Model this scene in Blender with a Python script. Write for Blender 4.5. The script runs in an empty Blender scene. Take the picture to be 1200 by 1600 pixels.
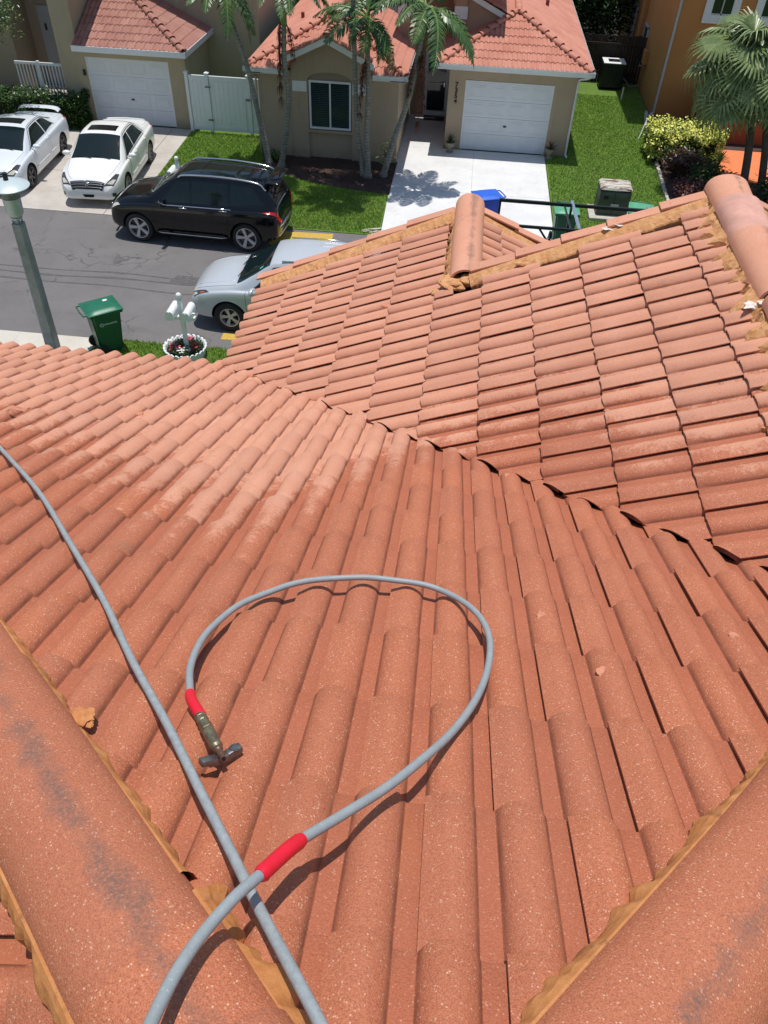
import bpy, bmesh, math, random
import numpy as np
from mathutils import Matrix, Vector, noise as mnoise

random.seed(7)
RNG = np.random.default_rng(7)
scene = bpy.context.scene
COL = scene.collection
R = math.radians

# ------------------------------------------------------------------ camera
cam_d = bpy.data.cameras.new('camera')
cam_d.sensor_fit = 'VERTICAL'
cam_d.sensor_height = 36.0
cam_d.lens = 36.0 * 1195.54 / 1600.0
cam_d.clip_start = 0.05
cam_d.clip_end = 3000
cam = bpy.data.objects.new('camera', cam_d)
COL.objects.link(cam)


def cam_axes(pit, roll, yaw):
    cp, sp, cy, sy = math.cos(pit), math.sin(pit), math.cos(yaw), math.sin(yaw)
    f = Vector((-sy * cp, cy * cp, -sp))
    r = Vector((cy, sy, 0))
    u = r.cross(f)
    cr, sr = math.cos(roll), math.sin(roll)
    return cr * r + sr * u, -sr * r + cr * u, f


CR, CU, CF = cam_axes(0.770755, 0.0451775, 0.0767145)
CAMLOC = Vector((0, 0, 9.3))
cam.matrix_world = Matrix(((CR.x, CU.x, -CF.x, 0), (CR.y, CU.y, -CF.y, 0), (CR.z, CU.z, -CF.z, 9.3), (0, 0, 0, 1)))
scene.camera = cam

# ------------------------------------------------------------------ sky, sun, exposure
SUN_EL, SUN_AZ = 84.5, 4.0          # azimuth measured from +Y towards +X
world = bpy.data.worlds.new('World')
scene.world = world
world.use_nodes = True
wn = world.node_tree
wn.nodes.clear()
wo = wn.nodes.new('ShaderNodeOutputWorld')
wb = wn.nodes.new('ShaderNodeBackground')
ws = wn.nodes.new('ShaderNodeTexSky')
ws.sky_type = 'NISHITA'
ws.sun_disc = False
ws.sun_elevation = R(SUN_EL)
ws.sun_rotation = R(SUN_AZ)
ws.air_density = 1.2
ws.dust_density = 0.6
ws.ozone_density = 1.0
wb.inputs[1].default_value = 0.10
wn.links.new(ws.outputs[0], wb.inputs[0])
wn.links.new(wb.outputs[0], wo.inputs[0])

sun_d = bpy.data.lights.new('sun', 'SUN')
sun_d.energy = 4.0
sun_d.angle = R(0.53)
sun_d.color = (1.0, 0.965, 0.91)
sun = bpy.data.objects.new('sun', sun_d)
COL.objects.link(sun)
_d = Vector((math.sin(R(SUN_AZ)) * math.cos(R(SUN_EL)), math.cos(R(SUN_AZ)) * math.cos(R(SUN_EL)), math.sin(R(SUN_EL))))
sun.rotation_mode = 'QUATERNION'
sun.rotation_quaternion = _d.to_track_quat('Z', 'Y')
sun.location = (0, 0, 30)

vs = scene.view_settings
vs.view_transform = 'Standard'
try:
    vs.look = 'None'
except Exception:
    pass
vs.exposure = 0.0
vs.gamma = 1.0
vs.use_curve_mapping = False

# ------------------------------------------------------------------ object helpers
W = {}


def empty(name, loc, rz=0.0, label=None, cat=None, group=None, rot=None, parent=None):
    o = bpy.data.objects.new(name, None)
    o.empty_display_size = 0.2
    COL.objects.link(o)
    m = Matrix.Translation(Vector(loc)) @ (rot.to_4x4() if rot is not None else Matrix.Rotation(rz, 4, 'Z'))
    o.matrix_basis = m
    if parent is not None:
        o.parent = parent
        m = W[parent.name] @ m
    W[o.name] = m
    tag(o, label, cat, group)
    return o


def tag(o, label=None, cat=None, group=None, kind=None):
    if label: o['label'] = label
    if cat: o['category'] = cat
    if group: o['group'] = group
    if kind: o['kind'] = kind
    return o


def link_mesh(name, me, parent=None, mw=None):
    """place mesh me (own local coordinates) at world matrix mw under parent"""
    o = bpy.data.objects.new(name, me)
    COL.objects.link(o)
    mw = mw if mw is not None else Matrix.Identity(4)
    if parent is not None:
        o.parent = parent
        o.matrix_basis = W[parent.name].inverted() @ mw
    else:
        o.matrix_basis = mw
    W[o.name] = mw.copy()
    return o


def mesh_from(name, verts, faces, mats=(), smooth=False, fmat=None):
    me = bpy.data.meshes.new(name)
    me.from_pydata([tuple(v) for v in verts], [], faces)
    for m in (mats if isinstance(mats, (list, tuple)) else (mats,)):
        me.materials.append(m)
    if fmat is not None:
        me.polygons.foreach_set('material_index', fmat)
    if smooth:
        me.polygons.foreach_set('use_smooth', [True] * len(me.polygons))
    me.update()
    return me


def add(name, vf, mat, parent=None, smooth=False, mw=None, local=False, auto=None):
    """vf = (verts, faces).  Without local, verts are world coordinates (or coordinates of mw)."""
    verts, faces = vf[0], vf[1]
    me = mesh_from(name, verts, faces, mat, smooth, vf[2] if len(vf) > 2 else None)
    if parent is not None and mw is None and not local:
        inv = W[parent.name].inverted()
        me.transform(inv)
        mw = W[parent.name]
    elif local:
        mw = W[parent.name] if mw is None else W[parent.name] @ mw
    if auto is not None:
        try:
            me.set_sharp_from_angle(angle=R(auto))
        except Exception:
            pass
    return link_mesh(name, me, parent, mw)


class MB:
    """collects shapes, then builds one mesh"""
    def __init__(s):
        s.v = []; s.f = []

    def put(s, v, f):
        n = len(s.v)
        s.v += [tuple(a) for a in v]
        s.f += [tuple(i + n for i in a) for a in f]
        return s

    def box(s, x0, x1, y0, y1, z0, z1, m=None):
        v = [(x, y, z) for x in (x0, x1) for y in (y0, y1) for z in (z0, z1)]
        f = [(0, 1, 3, 2), (4, 6, 7, 5), (0, 4, 5, 1), (2, 3, 7, 6), (0, 2, 6, 4), (1, 5, 7, 3)]
        if m is not None: v = [m @ Vector(a) for a in v]
        return s.put(v, f)

    def rbox(s, x0, x1, y0, y1, z0, z1, b=0.02, m=None, seg=2):
        bm = bmesh.new()
        bmesh.ops.create_cube(bm, size=1)
        for v in bm.verts:
            v.co = Vector((x0 + (v.co.x + .5) * (x1 - x0), y0 + (v.co.y + .5) * (y1 - y0), z0 + (v.co.z + .5) * (z1 - z0)))
        bmesh.ops.bevel(bm, geom=bm.edges[:], offset=b, segments=seg, affect='EDGES', profile=0.5)
        s.bm(bm, m)
        return s

    def bm(s, bm, m=None):
        bm.verts.index_update()
        v = [(m @ a.co if m is not None else a.co.copy()) for a in bm.verts]
        f = [tuple(a.index for a in p.verts) for p in bm.faces]
        bm.free()
        return s.put(v, f)

    def tube(s, pts, rad, n=10, cap=True, flat=None):
        pts = [Vector(p) for p in pts]
        k = len(pts)
        rr = rad if hasattr(rad, '__len__') else [rad] * k
        v = []; f = []
        t0 = (pts[1] - pts[0]).normalized()
        up = Vector((0, 0, 1)) if abs(t0.z) < .9 else Vector((1, 0, 0))
        a = t0.cross(up).normalized()
        for i, p in enumerate(pts):
            t = (pts[min(i + 1, k - 1)] - pts[max(i - 1, 0)]).normalized()
            a = (a - t * a.dot(t)).normalized()
            b = t.cross(a)
            for j in range(n):
                q = 2 * math.pi * (j + (.5 if n == 4 else 0)) / n
                v.append(p + rr[i] * (math.cos(q) * a + math.sin(q) * b * (flat or 1)))
        for i in range(k - 1):
            for j in range(n):
                j2 = (j + 1) % n
                f.append((i * n + j, i * n + j2, (i + 1) * n + j2, (i + 1) * n + j))
        if cap:
            f.append(tuple(range(n - 1, -1, -1)))
            f.append(tuple((k - 1) * n + j for j in range(n)))
        return s.put(v, f)

    def lathe(s, prof, n=20, m=None, cap=True):
        v = []; f = []
        for r, z in prof:
            for j in range(n):
                q = 2 * math.pi * j / n
                v.append(Vector((r * math.cos(q), r * math.sin(q), z)))
        for i in range(len(prof) - 1):
            for j in range(n):
                j2 = (j + 1) % n
                f.append((i * n + j, i * n + j2, (i + 1) * n + j2, (i + 1) * n + j))
        if cap:
            f.append(tuple(range(n - 1, -1, -1)))
            f.append(tuple((len(prof) - 1) * n + j for j in range(n)))
        if m is not None: v = [m @ a for a in v]
        return s.put(v, f)

    def prism(s, poly, z0, z1):
        """poly 2d list (ccw), extruded in z"""
        n = len(poly)
        v = [(p[0], p[1], z0) for p in poly] + [(p[0], p[1], z1) for p in poly]
        f = [tuple(range(n - 1, -1, -1)), tuple(range(n, 2 * n))]
        for i in range(n):
            j = (i + 1) % n
            f.append((i, j, n + j, n + i))
        return s.put(v, f)

    def vf(s):
        return s.v, s.f


def bez(pts, n):
    """Catmull-Rom through pts, n samples per span"""
    P = [Vector(p) for p in pts]
    P = [2 * P[0] - P[1]] + P + [2 * P[-1] - P[-2]]
    out = []
    for i in range(1, len(P) - 2):
        for k in range(n):
            t = k / n
            a, b, c, d = P[i - 1], P[i], P[i + 1], P[i + 2]
            out.append(.5 * ((2 * b) + (c - a) * t + (2 * a - 5 * b + 4 * c - d) * t * t + (3 * b - a - 3 * c + d) * t ** 3))
    out.append(P[-2].copy())
    return out


# ------------------------------------------------------------------ materials
class NT:
    def __init__(s, name):
        s.m = bpy.data.materials.new(name)
        s.m.use_nodes = True
        s.t = s.m.node_tree
        s.b = s.t.nodes['Principled BSDF']
        s.o = s.t.nodes['Material Output']

    def n(s, typ, **kw):
        x = s.t.nodes.new(typ)
        for k, v in kw.items():
            setattr(x, k, v)
        return x

    def l(s, a, b):
        s.t.links.new(a, b)

    def pos(s):
        if not hasattr(s, '_p'):
            s._p = s.n('ShaderNodeNewGeometry').outputs['Position']
        return s._p

    def noise(s, scale, detail=3, rough=.55, vec=None, dist=0.0):
        x = s.n('ShaderNodeTexNoise')
        x.inputs['Scale'].default_value = scale
        x.inputs['Detail'].default_value = detail
        x.inputs['Roughness'].default_value = rough
        x.inputs['Distortion'].default_value = dist
        s.l(vec if vec is not None else s.pos(), x.inputs['Vector'])
        return x.outputs['Fac']

    def ramp(s, fac, a, b, c0=0.0, c1=1.0):
        x = s.n('ShaderNodeMapRange')
        x.clamp = True
        x.inputs[1].default_value = a
        x.inputs[2].default_value = b
        x.inputs[3].default_value = c0
        x.inputs[4].default_value = c1
        s.l(fac, x.inputs[0])
        return x.outputs[0]

    def math(s, op, a, b=None, clamp=False):
        x = s.n('ShaderNodeMath', operation=op)
        x.use_clamp = clamp
        for i, q in enumerate((a, b)):
            if q is None: continue
            if isinstance(q, (int, float)): x.inputs[i].default_value = q
            else: s.l(q, x.inputs[i])
        return x.outputs[0]

    def mix(s, fac, a, b, mode='MIX'):
        x = s.n('ShaderNodeMix', data_type='RGBA', blend_type=mode)
        for i, q in ((0, fac), (6, a), (7, b)):
            if isinstance(q, (int, float)): x.inputs[i].default_value = q
            elif isinstance(q, tuple): x.inputs[i].default_value = (*q[:3], 1)
            else: s.l(q, x.inputs[i])
        return x.outputs[2]

    def bump(s, h, strength=.3, dist=.01, prev=None):
        x = s.n('ShaderNodeBump')
        x.inputs['Strength'].default_value = strength
        x.inputs['Distance'].default_value = dist
        s.l(h, x.inputs['Height'])
        if prev is not None: s.l(prev, x.inputs['Normal'])
        return x.outputs[0]

    def attr(s, name):
        return s.n('ShaderNodeAttribute', attribute_name=name).outputs['Fac']

    def stretch(s, v):
        x = s.n('ShaderNodeMapping')
        x.inputs['Scale'].default_value = v
        s.l(s.pos(), x.inputs['Vector'])
        return x.outputs[0]

    def rnd(s):
        return s.n('ShaderNodeObjectInfo').outputs['Random']

    def done(s, col=None, rough=None, nrm=None, **kw):
        if col is not None:
            if isinstance(col, tuple): s.b.inputs['Base Color'].default_value = (*col[:3], 1)
            else: s.l(col, s.b.inputs['Base Color'])
        if rough is not None:
            if isinstance(rough, (int, float)): s.b.inputs['Roughness'].default_value = rough
            else: s.l(rough, s.b.inputs['Roughness'])
        if nrm is not None: s.l(nrm, s.b.inputs['Normal'])
        for k, v in kw.items():
            s.b.inputs[k].default_value = v
        return s.m


def plain(name, col, rough=.6, metal=0.0, var=.12, scale=6.0, bump=0.0, bscale=60.0, **kw):
    t = NT(name)
    c2 = tuple(max(0, c * (1 - var)) for c in col)
    c3 = tuple(min(1, c * (1 + var * .6)) for c in col)
    f = t.ramp(t.noise(scale, 5, .6), .3, .7)
    c = t.mix(f, c2, c3)
    nr = None
    if bump: nr = t.bump(t.noise(bscale, 3), bump, .004)
    return t.done(c, rough, nr, Metallic=metal, **kw)


def stucco(name, col, amt=.3):
    t = NT(name)
    c2 = tuple(c * .93 for c in col); c3 = tuple(min(1, c * 1.04) for c in col)
    c = t.mix(t.ramp(t.noise(1.1, 5, .65), .3, .7), c2, c3)
    st = t.ramp(t.noise(4.5, 5, .75, t.stretch((1, 1, .16))), .54, .74, 0, amt)
    c = t.mix(st, c, tuple(q * .55 for q in col))
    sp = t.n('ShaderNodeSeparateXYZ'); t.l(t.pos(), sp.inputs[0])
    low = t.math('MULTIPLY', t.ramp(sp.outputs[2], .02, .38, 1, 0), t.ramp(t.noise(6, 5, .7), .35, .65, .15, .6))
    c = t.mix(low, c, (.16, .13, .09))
    return t.done(c, .92, t.bump(t.noise(85, 4, .7), .45, .006))


def srgb(r, g, b):
    f = lambda c: (c / 255 / 12.92) if c / 255 <= .04045 else ((c / 255 + .055) / 1.055) ** 2.4
    return (f(r), f(g), f(b))


def tile_material(name, cap=False, far=False):
    t = NT(name)
    if far:   # the neighbours' cleaner tiles, 25 m off
        r = t.rnd()
        n1 = t.ramp(t.noise(1.6, 4), .3, .7)
        c = t.mix(n1, (0.47, .185, .125), (0.60, .265, .185))
        c = t.mix(t.ramp(r, 0, 1, .0, .35), c, (.40, .115, .07))
        st = t.ramp(t.noise(7, 4, .7, t.stretch((1, .25, 1))), .58, .75, 0, .5)
        c = t.mix(st, c, (.30, .10, .065))
        return t.done(c, .75, t.bump(t.noise(60, 2), .15, .004))
    sep = t.n('ShaderNodeSeparateXYZ')
    t.l(t.pos(), sep.inputs[0])
    X, Y = sep.outputs[0], sep.outputs[1]
    # wet / rinsed area close by, dusty dry area beyond: boundary Y = f(X)
    fc = t.n('ShaderNodeFloatCurve')
    cv = fc.mapping.curves[0]
    pts = [(-5, 3.9), (-2.5, 3.45), (-1.78, 3.0), (-1.05, 2.45), (-.8, 2.3), (-.5, 2.75), (-.28, 3.25), (.17, 3.75), (.6, 3.75), (1.2, 3.2), (2, 2.9)]
    xy = [((p[0] + 5) / 7, p[1] / 5) for p in pts]
    cv.points[0].location = xy[0]
    cv.points[1].location = xy[-1]
    for q in xy[1:-1]: cv.points.new(*q)
    fc.mapping.update()
    t.l(t.ramp(X, -5, 2), fc.inputs[1])
    yb = t.math('MULTIPLY', fc.outputs[0], 5.0)
    d = t.math('SUBTRACT', yb, Y)                      # >0 wet
    nz = t.math('MULTIPLY', t.math('SUBTRACT', t.noise(5.0, 6, .75, dist=.6), .5), 1.6)
    nz2 = t.math('MULTIPLY', t.math('SUBTRACT', t.noise(60.0, 4, .7), .5), 1.0)
    d = t.math('ADD', d, t.math('ADD', nz, nz2))
    if not cap:
        h = t.attr('hgt')
        d = t.math('ADD', d, t.math('MULTIPLY', t.math('SUBTRACT', .45, h), .55))
    wet = t.ramp(d, -.12, .16)
    # granules
    g1 = t.ramp(t.noise(190, 2, .6), .36, .66)
    g2 = t.ramp(t.noise(420, 2, .6), .4, .62)
    blot = t.ramp(t.noise(3.2, 4, .6), .3, .7)
    rn = t.rnd()
    wetc = t.mix(blot, (.440, .116, .044), (.530, .160, .070))
    wetc = t.mix(t.math('MULTIPLY', g1, .80), wetc, (.300, .070, .026))
    wetc = t.mix(t.math('MULTIPLY', g2, .48), wetc, (.70, .29, .165))
    dryc = t.mix(blot, (.64, .280, .170), (.73, .365, .240))
    dryc = t.mix(t.math('MULTIPLY', g1, .55), dryc, (.45, .165, .090))
    dryc = t.mix(t.math('MULTIPLY', g2, .26), dryc, (.78, .46, .33))
    c = t.mix(wet, dryc, wetc)
    # pale sparkling chips
    vo = t.n('ShaderNodeTexVoronoi')
    vo.inputs['Scale'].default_value = 135
    t.l(t.pos(), vo.inputs['Vector'])
    chipr = t.math('MULTIPLY', t.ramp(vo.outputs['Distance'], .16, .30, 1, 0), t.ramp(t.noise(70, 2), .47, .58))
    c = t.mix(t.math('MULTIPLY', chipr, t.ramp(wet, 0, 1, .25, .72)), c, (.86, .58, .40))
    # tile to tile variation, grey lichen smudges, ochre runs
    c = t.mix(t.ramp(rn, 0, 1, 0, .26), c, (.33, .13, .085))
    sm = t.ramp(t.noise(2.3, 6, .72), .64, .74, 0, .38)
    c = t.mix(sm, c, (.20, .115, .08))
    if cap:
        st = t.attr('stain')
        s2 = t.ramp(t.math('ADD', st, t.math('MULTIPLY', t.math('SUBTRACT', t.noise(6, 7, .75), .5), 1.9)), .62, 1.05, 0, .85)
        s2 = t.math('MULTIPLY', s2, t.ramp(t.noise(150, 2), .3, .62, .25, 1))
        c = t.mix(s2, c, (.15, .095, .078))
    else:
        oc = t.ramp(t.noise(4, 5, .7, t.stretch((1, .3, .3))), .60, .72, 0, .45)
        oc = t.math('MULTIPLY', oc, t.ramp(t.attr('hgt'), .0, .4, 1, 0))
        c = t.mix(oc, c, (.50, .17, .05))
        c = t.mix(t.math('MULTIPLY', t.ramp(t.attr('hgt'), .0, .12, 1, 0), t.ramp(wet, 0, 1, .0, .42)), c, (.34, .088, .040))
        groove_shade = t.math('MULTIPLY', t.math('MULTIPLY', t.ramp(t.attr('hgt'), .01, .09), t.ramp(t.attr('hgt'), .16, .48, 1, 0)), t.ramp(t.noise(11, 4), .30, .68, .40, .92))  # occlusion shade along the barrel feet, painted into the tile colour
        c = t.mix(groove_shade, c, (.17, .055, .030))
    b = t.bump(t.noise(240, 3, .7), .85, .003)
    b = t.bump(t.noise(14, 3), .18, .004, b)
    ro = t.mix(wet, (.86,) * 3, (.66,) * 3)
    return t.done(c, ro, b)


MAT = {}


def mats():
    m = MAT
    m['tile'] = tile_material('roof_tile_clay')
    m['cap'] = tile_material('roof_cap_clay', cap=True)
    m['far_tile'] = tile_material('neighbour_tile', far=True)
    t = NT('brown_neighbour_tile')
    c = t.mix(t.ramp(t.noise(1.6, 4), .3, .7), (.335, .140, .105), (.44, .215, .165))
    c = t.mix(t.ramp(t.rnd(), 0, 1, 0, .4), c, (.27, .105, .08))
    m['brown_tile'] = t.done(c, .75, t.bump(t.noise(60, 2), .15, .004))
    # ochre mortar
    t = NT('ochre_mortar')
    c = t.mix(t.ramp(t.noise(22, 5, .7), .3, .7), (.52, .22, .075), (.74, .42, .20))
    c = t.mix(t.ramp(t.noise(6, 5, .75), .56, .66, 0, .75), c, (.30, .115, .05))
    m['mortar'] = t.done(c, .9, t.bump(t.noise(45, 6, .75), .9, .012))
    t = NT('wet_mortar')
    c = t.mix(t.ramp(t.noise(22, 5, .7), .3, .7), (.42, .152, .042), (.58, .255, .088))
    c = t.mix(t.ramp(t.noise(8, 5, .75), .58, .66, 0, .6), c, (.20, .075, .03))
    m['mortar_wet'] = t.done(c, .7, t.bump(t.noise(60, 5, .7), .5, .005))
    # asphalt
    t = NT('asphalt')
    c = t.mix(t.ramp(t.noise(.8, 5, .65), .3, .7), (.108, .100, .100), (.160, .148, .146))
    c = t.mix(t.ramp(t.noise(150, 2, .7), .35, .65, 0, .5), c, (.23, .215, .21))
    c = t.mix(t.ramp(t.noise(1.3, 6, .75, t.stretch((.25, 1.6, 1))), .57, .72, 0, .5), c, (.085, .08, .08))
    c = t.mix(t.ramp(t.noise(9, 3, .7), .66, .72, 0, .5), c, (.06, .05, .05))
    wv = t.n('ShaderNodeTexVoronoi'); wv.feature = 'DISTANCE_TO_EDGE'; wv.inputs['Scale'].default_value = .55
    off = t.n('ShaderNodeVectorMath', operation='ADD'); nn_ = t.n('ShaderNodeTexNoise'); nn_.inputs['Scale'].default_value = 1.6; nn_.inputs['Detail'].default_value = 6
    t.l(t.pos(), nn_.inputs['Vector']); t.l(t.pos(), off.inputs[0]); t.l(nn_.outputs['Color'], off.inputs[1]); t.l(off.outputs[0], wv.inputs['Vector'])
    c = t.mix(t.math('MULTIPLY', t.ramp(wv.outputs['Distance'], .004, .014, 1, 0), t.ramp(t.noise(.7, 3), .45, .6, 0, .7)), c, (.055, .05, .05))
    c = t.mix(t.ramp(t.noise(2.6, 4, .6), .68, .74, 0, .45), c, (.05, .045, .045))
    m['asphalt'] = t.done(c, .9, t.bump(t.noise(180, 3, .7), .5, .006))
    t = NT('asphalt_dark')
    m['tar'] = t.done(t.mix(t.ramp(t.noise(14, 5, .8, t.stretch((.5, 2, 1))), .42, .6), (.13, .123, .122), (.06, .055, .055)), .8)
    # concretes
    t = NT('pale_concrete')
    c = t.mix(t.ramp(t.noise(.9, 5, .65), .3, .7), (.60, .60, .60), (.72, .715, .70))
    c = t.mix(t.ramp(t.noise(5, 5, .7), .54, .70, 0, .35), c, (.48, .47, .45))
    c = t.mix(t.ramp(t.noise(1.3, 6, .8, dist=.8), .56, .66, 0, .30), c, (.46, .44, .42))
    m['driveway'] = t.done(c, .85, t.bump(t.noise(60, 4), .25, .004))
    t = NT('old_concrete')
    c = t.mix(t.ramp(t.noise(1.1, 5, .65), .3, .7), (.40, .36, .32), (.53, .49, .44))
    c = t.mix(t.ramp(t.noise(6, 6, .75), .56, .7, 0, .5), c, (.28, .25, .21))
    m['old_concrete'] = t.done(c, .9, t.bump(t.noise(60, 4), .3, .005))
    # grass ground
    t = NT('lawn_soil')
    c = t.mix(t.ramp(t.noise(1.2, 5, .7), .3, .7), (.10, .20, .025), (.16, .26, .035))
    c = t.mix(t.ramp(t.noise(40, 4, .75), .4, .66, 0, .7), c, (.07, .12, .02))
    m['lawn'] = t.done(c, .95, t.bump(t.noise(70, 4, .8), .8, .03))
    t = NT('grass_blades')
    c = t.mix(t.ramp(t.noise(1.4, 4, .7), .3, .72), (.150, .300, .022), (.275, .420, .045))
    c = t.mix(t.ramp(t.noise(33, 3, .7), .5, .75, 0, .6), c, (.30, .34, .08))
    c = t.mix(t.ramp(t.noise(.55, 4, .7, dist=.5), .50, .70, 0, .6), c, (.30, .33, .10))
    c = t.mix(t.ramp(t.noise(5, 4, .8), .60, .72, 0, .5), c, (.24, .22, .09))
    t.b.inputs['Transmission Weight'].default_value = 0
    m['grass'] = t.done(c, .7)
    t = NT('mulch')
    c = t.mix(t.ramp(t.noise(38, 6, .8), .35, .65), (.045, .022, .018), (.145, .085, .065))
    m['mulch'] = t.done(c, .95, t.bump(t.noise(34, 5, .8), 1.0, .05))
    # walls
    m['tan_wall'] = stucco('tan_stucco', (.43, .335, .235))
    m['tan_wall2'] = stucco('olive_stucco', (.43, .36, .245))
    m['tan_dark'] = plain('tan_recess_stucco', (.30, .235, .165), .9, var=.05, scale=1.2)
    t = NT('ochre_orange_stucco')
    c = t.mix(t.ramp(t.noise(.7, 4, .6), .3, .7), (.50, .215, .060), (.55, .245, .080))
    m['orange_wall'] = t.done(c, .9, t.bump(t.noise(90, 3), .25, .004))
    m['red_wall'] = plain('terracotta_porch', (.42, .075, .028), .85, var=.1)
    m['orange_deck'] = plain('orange_patio', (.78, .21, .075), .8, var=.1)
    m['house_wall'] = plain('cream_stucco', (.55, .45, .33), .9, var=.06)
    # generic
    m['white'] = plain('white_paint', (.74, .76, .77), .5, var=.06, scale=3)
    m['white_vinyl'] = plain('white_vinyl', (.76, .80, .82), .35, var=.04, scale=2)
    m['door_white'] = plain('garage_door_white', (.72, .75, .78), .45, var=.05, scale=2.5)
    m['offwhite'] = plain('aged_white', (.55, .53, .49), .6, var=.15, scale=10)
    m['grey_metal'] = plain('pale_grey_metal', (.40, .46, .46), .45, .3, var=.1, scale=9)
    m['pole'] = plain('weathered_grey_pole', (.27, .28, .27), .7, 0, var=.28, scale=5, bump=.3, bscale=40)
    m['black'] = plain('black_plastic', (.012, .012, .013), .5, var=.2)
    m['black_steel'] = plain('black_steel', (.016, .02, .024), .45, .4, var=.25, scale=20)
    m['alu'] = plain('aluminium', (.42, .50, .60), .35, .7, var=.2, scale=20)
    m['chrome'] = plain('chrome', (.75, .75, .76), .16, 1.0, var=.04)
    m['glass_dark'] = plain('dark_glass', (.008, .014, .014), .05, var=.2)
    m['glass_blue'] = plain('window_glass', (.012, .028, .032), .06, var=.2)
    m['blind'] = plain('white_blind', (.38, .42, .42), .7)
    m['rubber'] = plain('tyre_rubber', (.018, .018, .018), .8, var=.3, scale=20)
    m['rim'] = plain('wheel_rim', (.56, .56, .57), .35, .6, var=.06)
    m['rim_dark'] = plain('wheel_rim_dark', (.09, .09, .10), .35, .6, var=.1)
    m['dark_in'] = plain('dark_inside', (.006, .006, .006), .9, var=.2)
    m['red_lamp'] = plain('red_lamp', (.42, .008, .012), .15, var=.1)
    m['amber'] = plain('amber_lamp', (.55, .11, .02), .2)
    m['lamp_clear'] = plain('headlamp_lens', (.58, .55, .46), .12, var=.12, scale=20)
    m['lamp_dark'] = plain('headlamp_smoked', (.06, .06, .065), .08, var=.3, scale=30)
    for k, c, mt, rg in (('paint_white', (.80, .80, .765), 0, .28), ('paint_pearl', (.76, .80, .84), .1, .25),
                     ('paint_black', (.0035, .0038, .0050), .0, .12), ('paint_silver', (.56, .59, .62), .25, .3)):
        t = NT(k)
        m[k] = t.done(c, rg, None, Metallic=mt, **{'Coat Weight': .5 if k != 'paint_black' else .15, 'Coat Roughness': .05})
    m['bin_green'] = plain('green_bin_plastic', (.010, .095, .045), .38, var=.12, scale=8)
    m['bin_green_lid'] = plain('green_bin_lid', (.012, .135, .070), .4, var=.12, scale=6)
    m['bin_green2'] = plain('faded_green_bin', (.022, .135, .060), .4, var=.15, scale=8)
    m['bin_light'] = plain('pale_green_lid', (.10, .36, .20), .45, var=.1, scale=6)
    m['bin_blue'] = plain('blue_bin_plastic', (.010, .070, .50), .4, var=.12, scale=8)
    m['bin_blue_lid'] = plain('blue_bin_lid', (.025, .13, .62), .4, var=.1, scale=8)
    t = NT('rusty_cabinet_top')
    c = t.mix(t.ramp(t.noise(5, 5, .7, t.stretch((.5, 3, 1))), .47, .55), (.56, .54, .46), (.15, .06, .045))
    m['rust_top'] = t.done(c, .75)
    m['cabinet'] = plain('olive_cabinet', (.065, .085, .055), .55, var=.15)
    m['wood_dark'] = plain('dark_fence_wood', (.045, .030, .022), .85, var=.4, scale=8)
    # hose
    t = NT('grey_hose_rubber')
    c = t.mix(t.ramp(t.noise(30, 5, .7), .35, .7), (.255, .290, .305), (.300, .335, .350))
    c = t.mix(t.ramp(t.noise(260, 2), .62, .72, 0, .5), c, (.50, .54, .54))
    m['hose'] = t.done(c, .5, t.bump(t.noise(500, 2), .2, .001))
    t = NT('grey_hose_worn')
    c = t.mix(t.ramp(t.noise(55, 5, .75), .35, .7), (.24, .27, .285), (.345, .38, .39))
    c = t.mix(t.ramp(t.noise(18, 5, .8), .62, .70, 0, .35), c, (.16, .17, .18))
    m['hose_worn'] = t.done(c, .55, t.bump(t.noise(300, 3), .3, .001))
    m['red_sleeve'] = plain('red_sleeve', (.70, .008, .030), .42, var=.1, scale=30)
    m['brass'] = plain('weathered_brass', (.27, .235, .155), .42, .75, var=.4, scale=60, bump=.3, bscale=300)
    m['steel'] = plain('grey_steel', (.22, .21, .21), .4, .8, var=.35, scale=60, bump=.3, bscale=200)
    m['brown_metal'] = plain('brown_collar', (.16, .09, .06), .5, .5, var=.3, scale=60)
    # plants
    def leafmat(name, a, b, rough=.45, sc=5):
        t = NT(name)
        c = t.mix(t.ramp(t.noise(sc, 3, .7), .3, .7), a, b)
        m[name] = t.done(c, rough)
    leafmat('leaf_palm', (.030, .085, .018), (.085, .155, .035), .38, 6)
    leafmat('leaf_fan', (.095, .150, .040), (.26, .32, .13), .36, 4)
    leafmat('leaf_hedge', (.018, .065, .010), (.060, .125, .018), .35, 8)
    leafmat('leaf_dark', (.012, .040, .008), (.035, .085, .014), .5, 4)
    leafmat('leaf_yellow', (.72, .70, .06), (.92, .90, .30), .45, 20)
    leafmat('leaf_lime', (.12, .22, .03), (.28, .36, .06), .45, 10)
    leafmat('leaf_red', (.055, .014, .016), (.16, .045, .045), .45, 8)
    leafmat('leaf_orange', (.30, .11, .03), (.42, .22, .05), .45, 12)
    leafmat('shaft', (.12, .20, .045), (.22, .29, .09), .4, 4)
    leafmat('dead_frond', (.075, .022, .014), (.15, .055, .03), .8, 9)
    t = NT('palm_trunk')
    c = t.mix(t.ramp(t.noise(7, 6, .75), .35, .65), (.155, .15, .125), (.34, .325, .28))
    w = t.n('ShaderNodeTexWave'); w.wave_type = 'BANDS'; w.bands_direction = 'Z'
    w.inputs['Scale'].default_value = 3.4; w.inputs['Distortion'].default_value = 1.2
    t.l(t.pos(), w.inputs['Vector'])
    c = t.mix(t.ramp(w.outputs['Fac'], .0, .25, .55, 0), c, (.09, .08, .065))
    m['trunk'] = t.done(c, .9, t.bump(t.noise(40, 5, .8), .6, .01))
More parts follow.
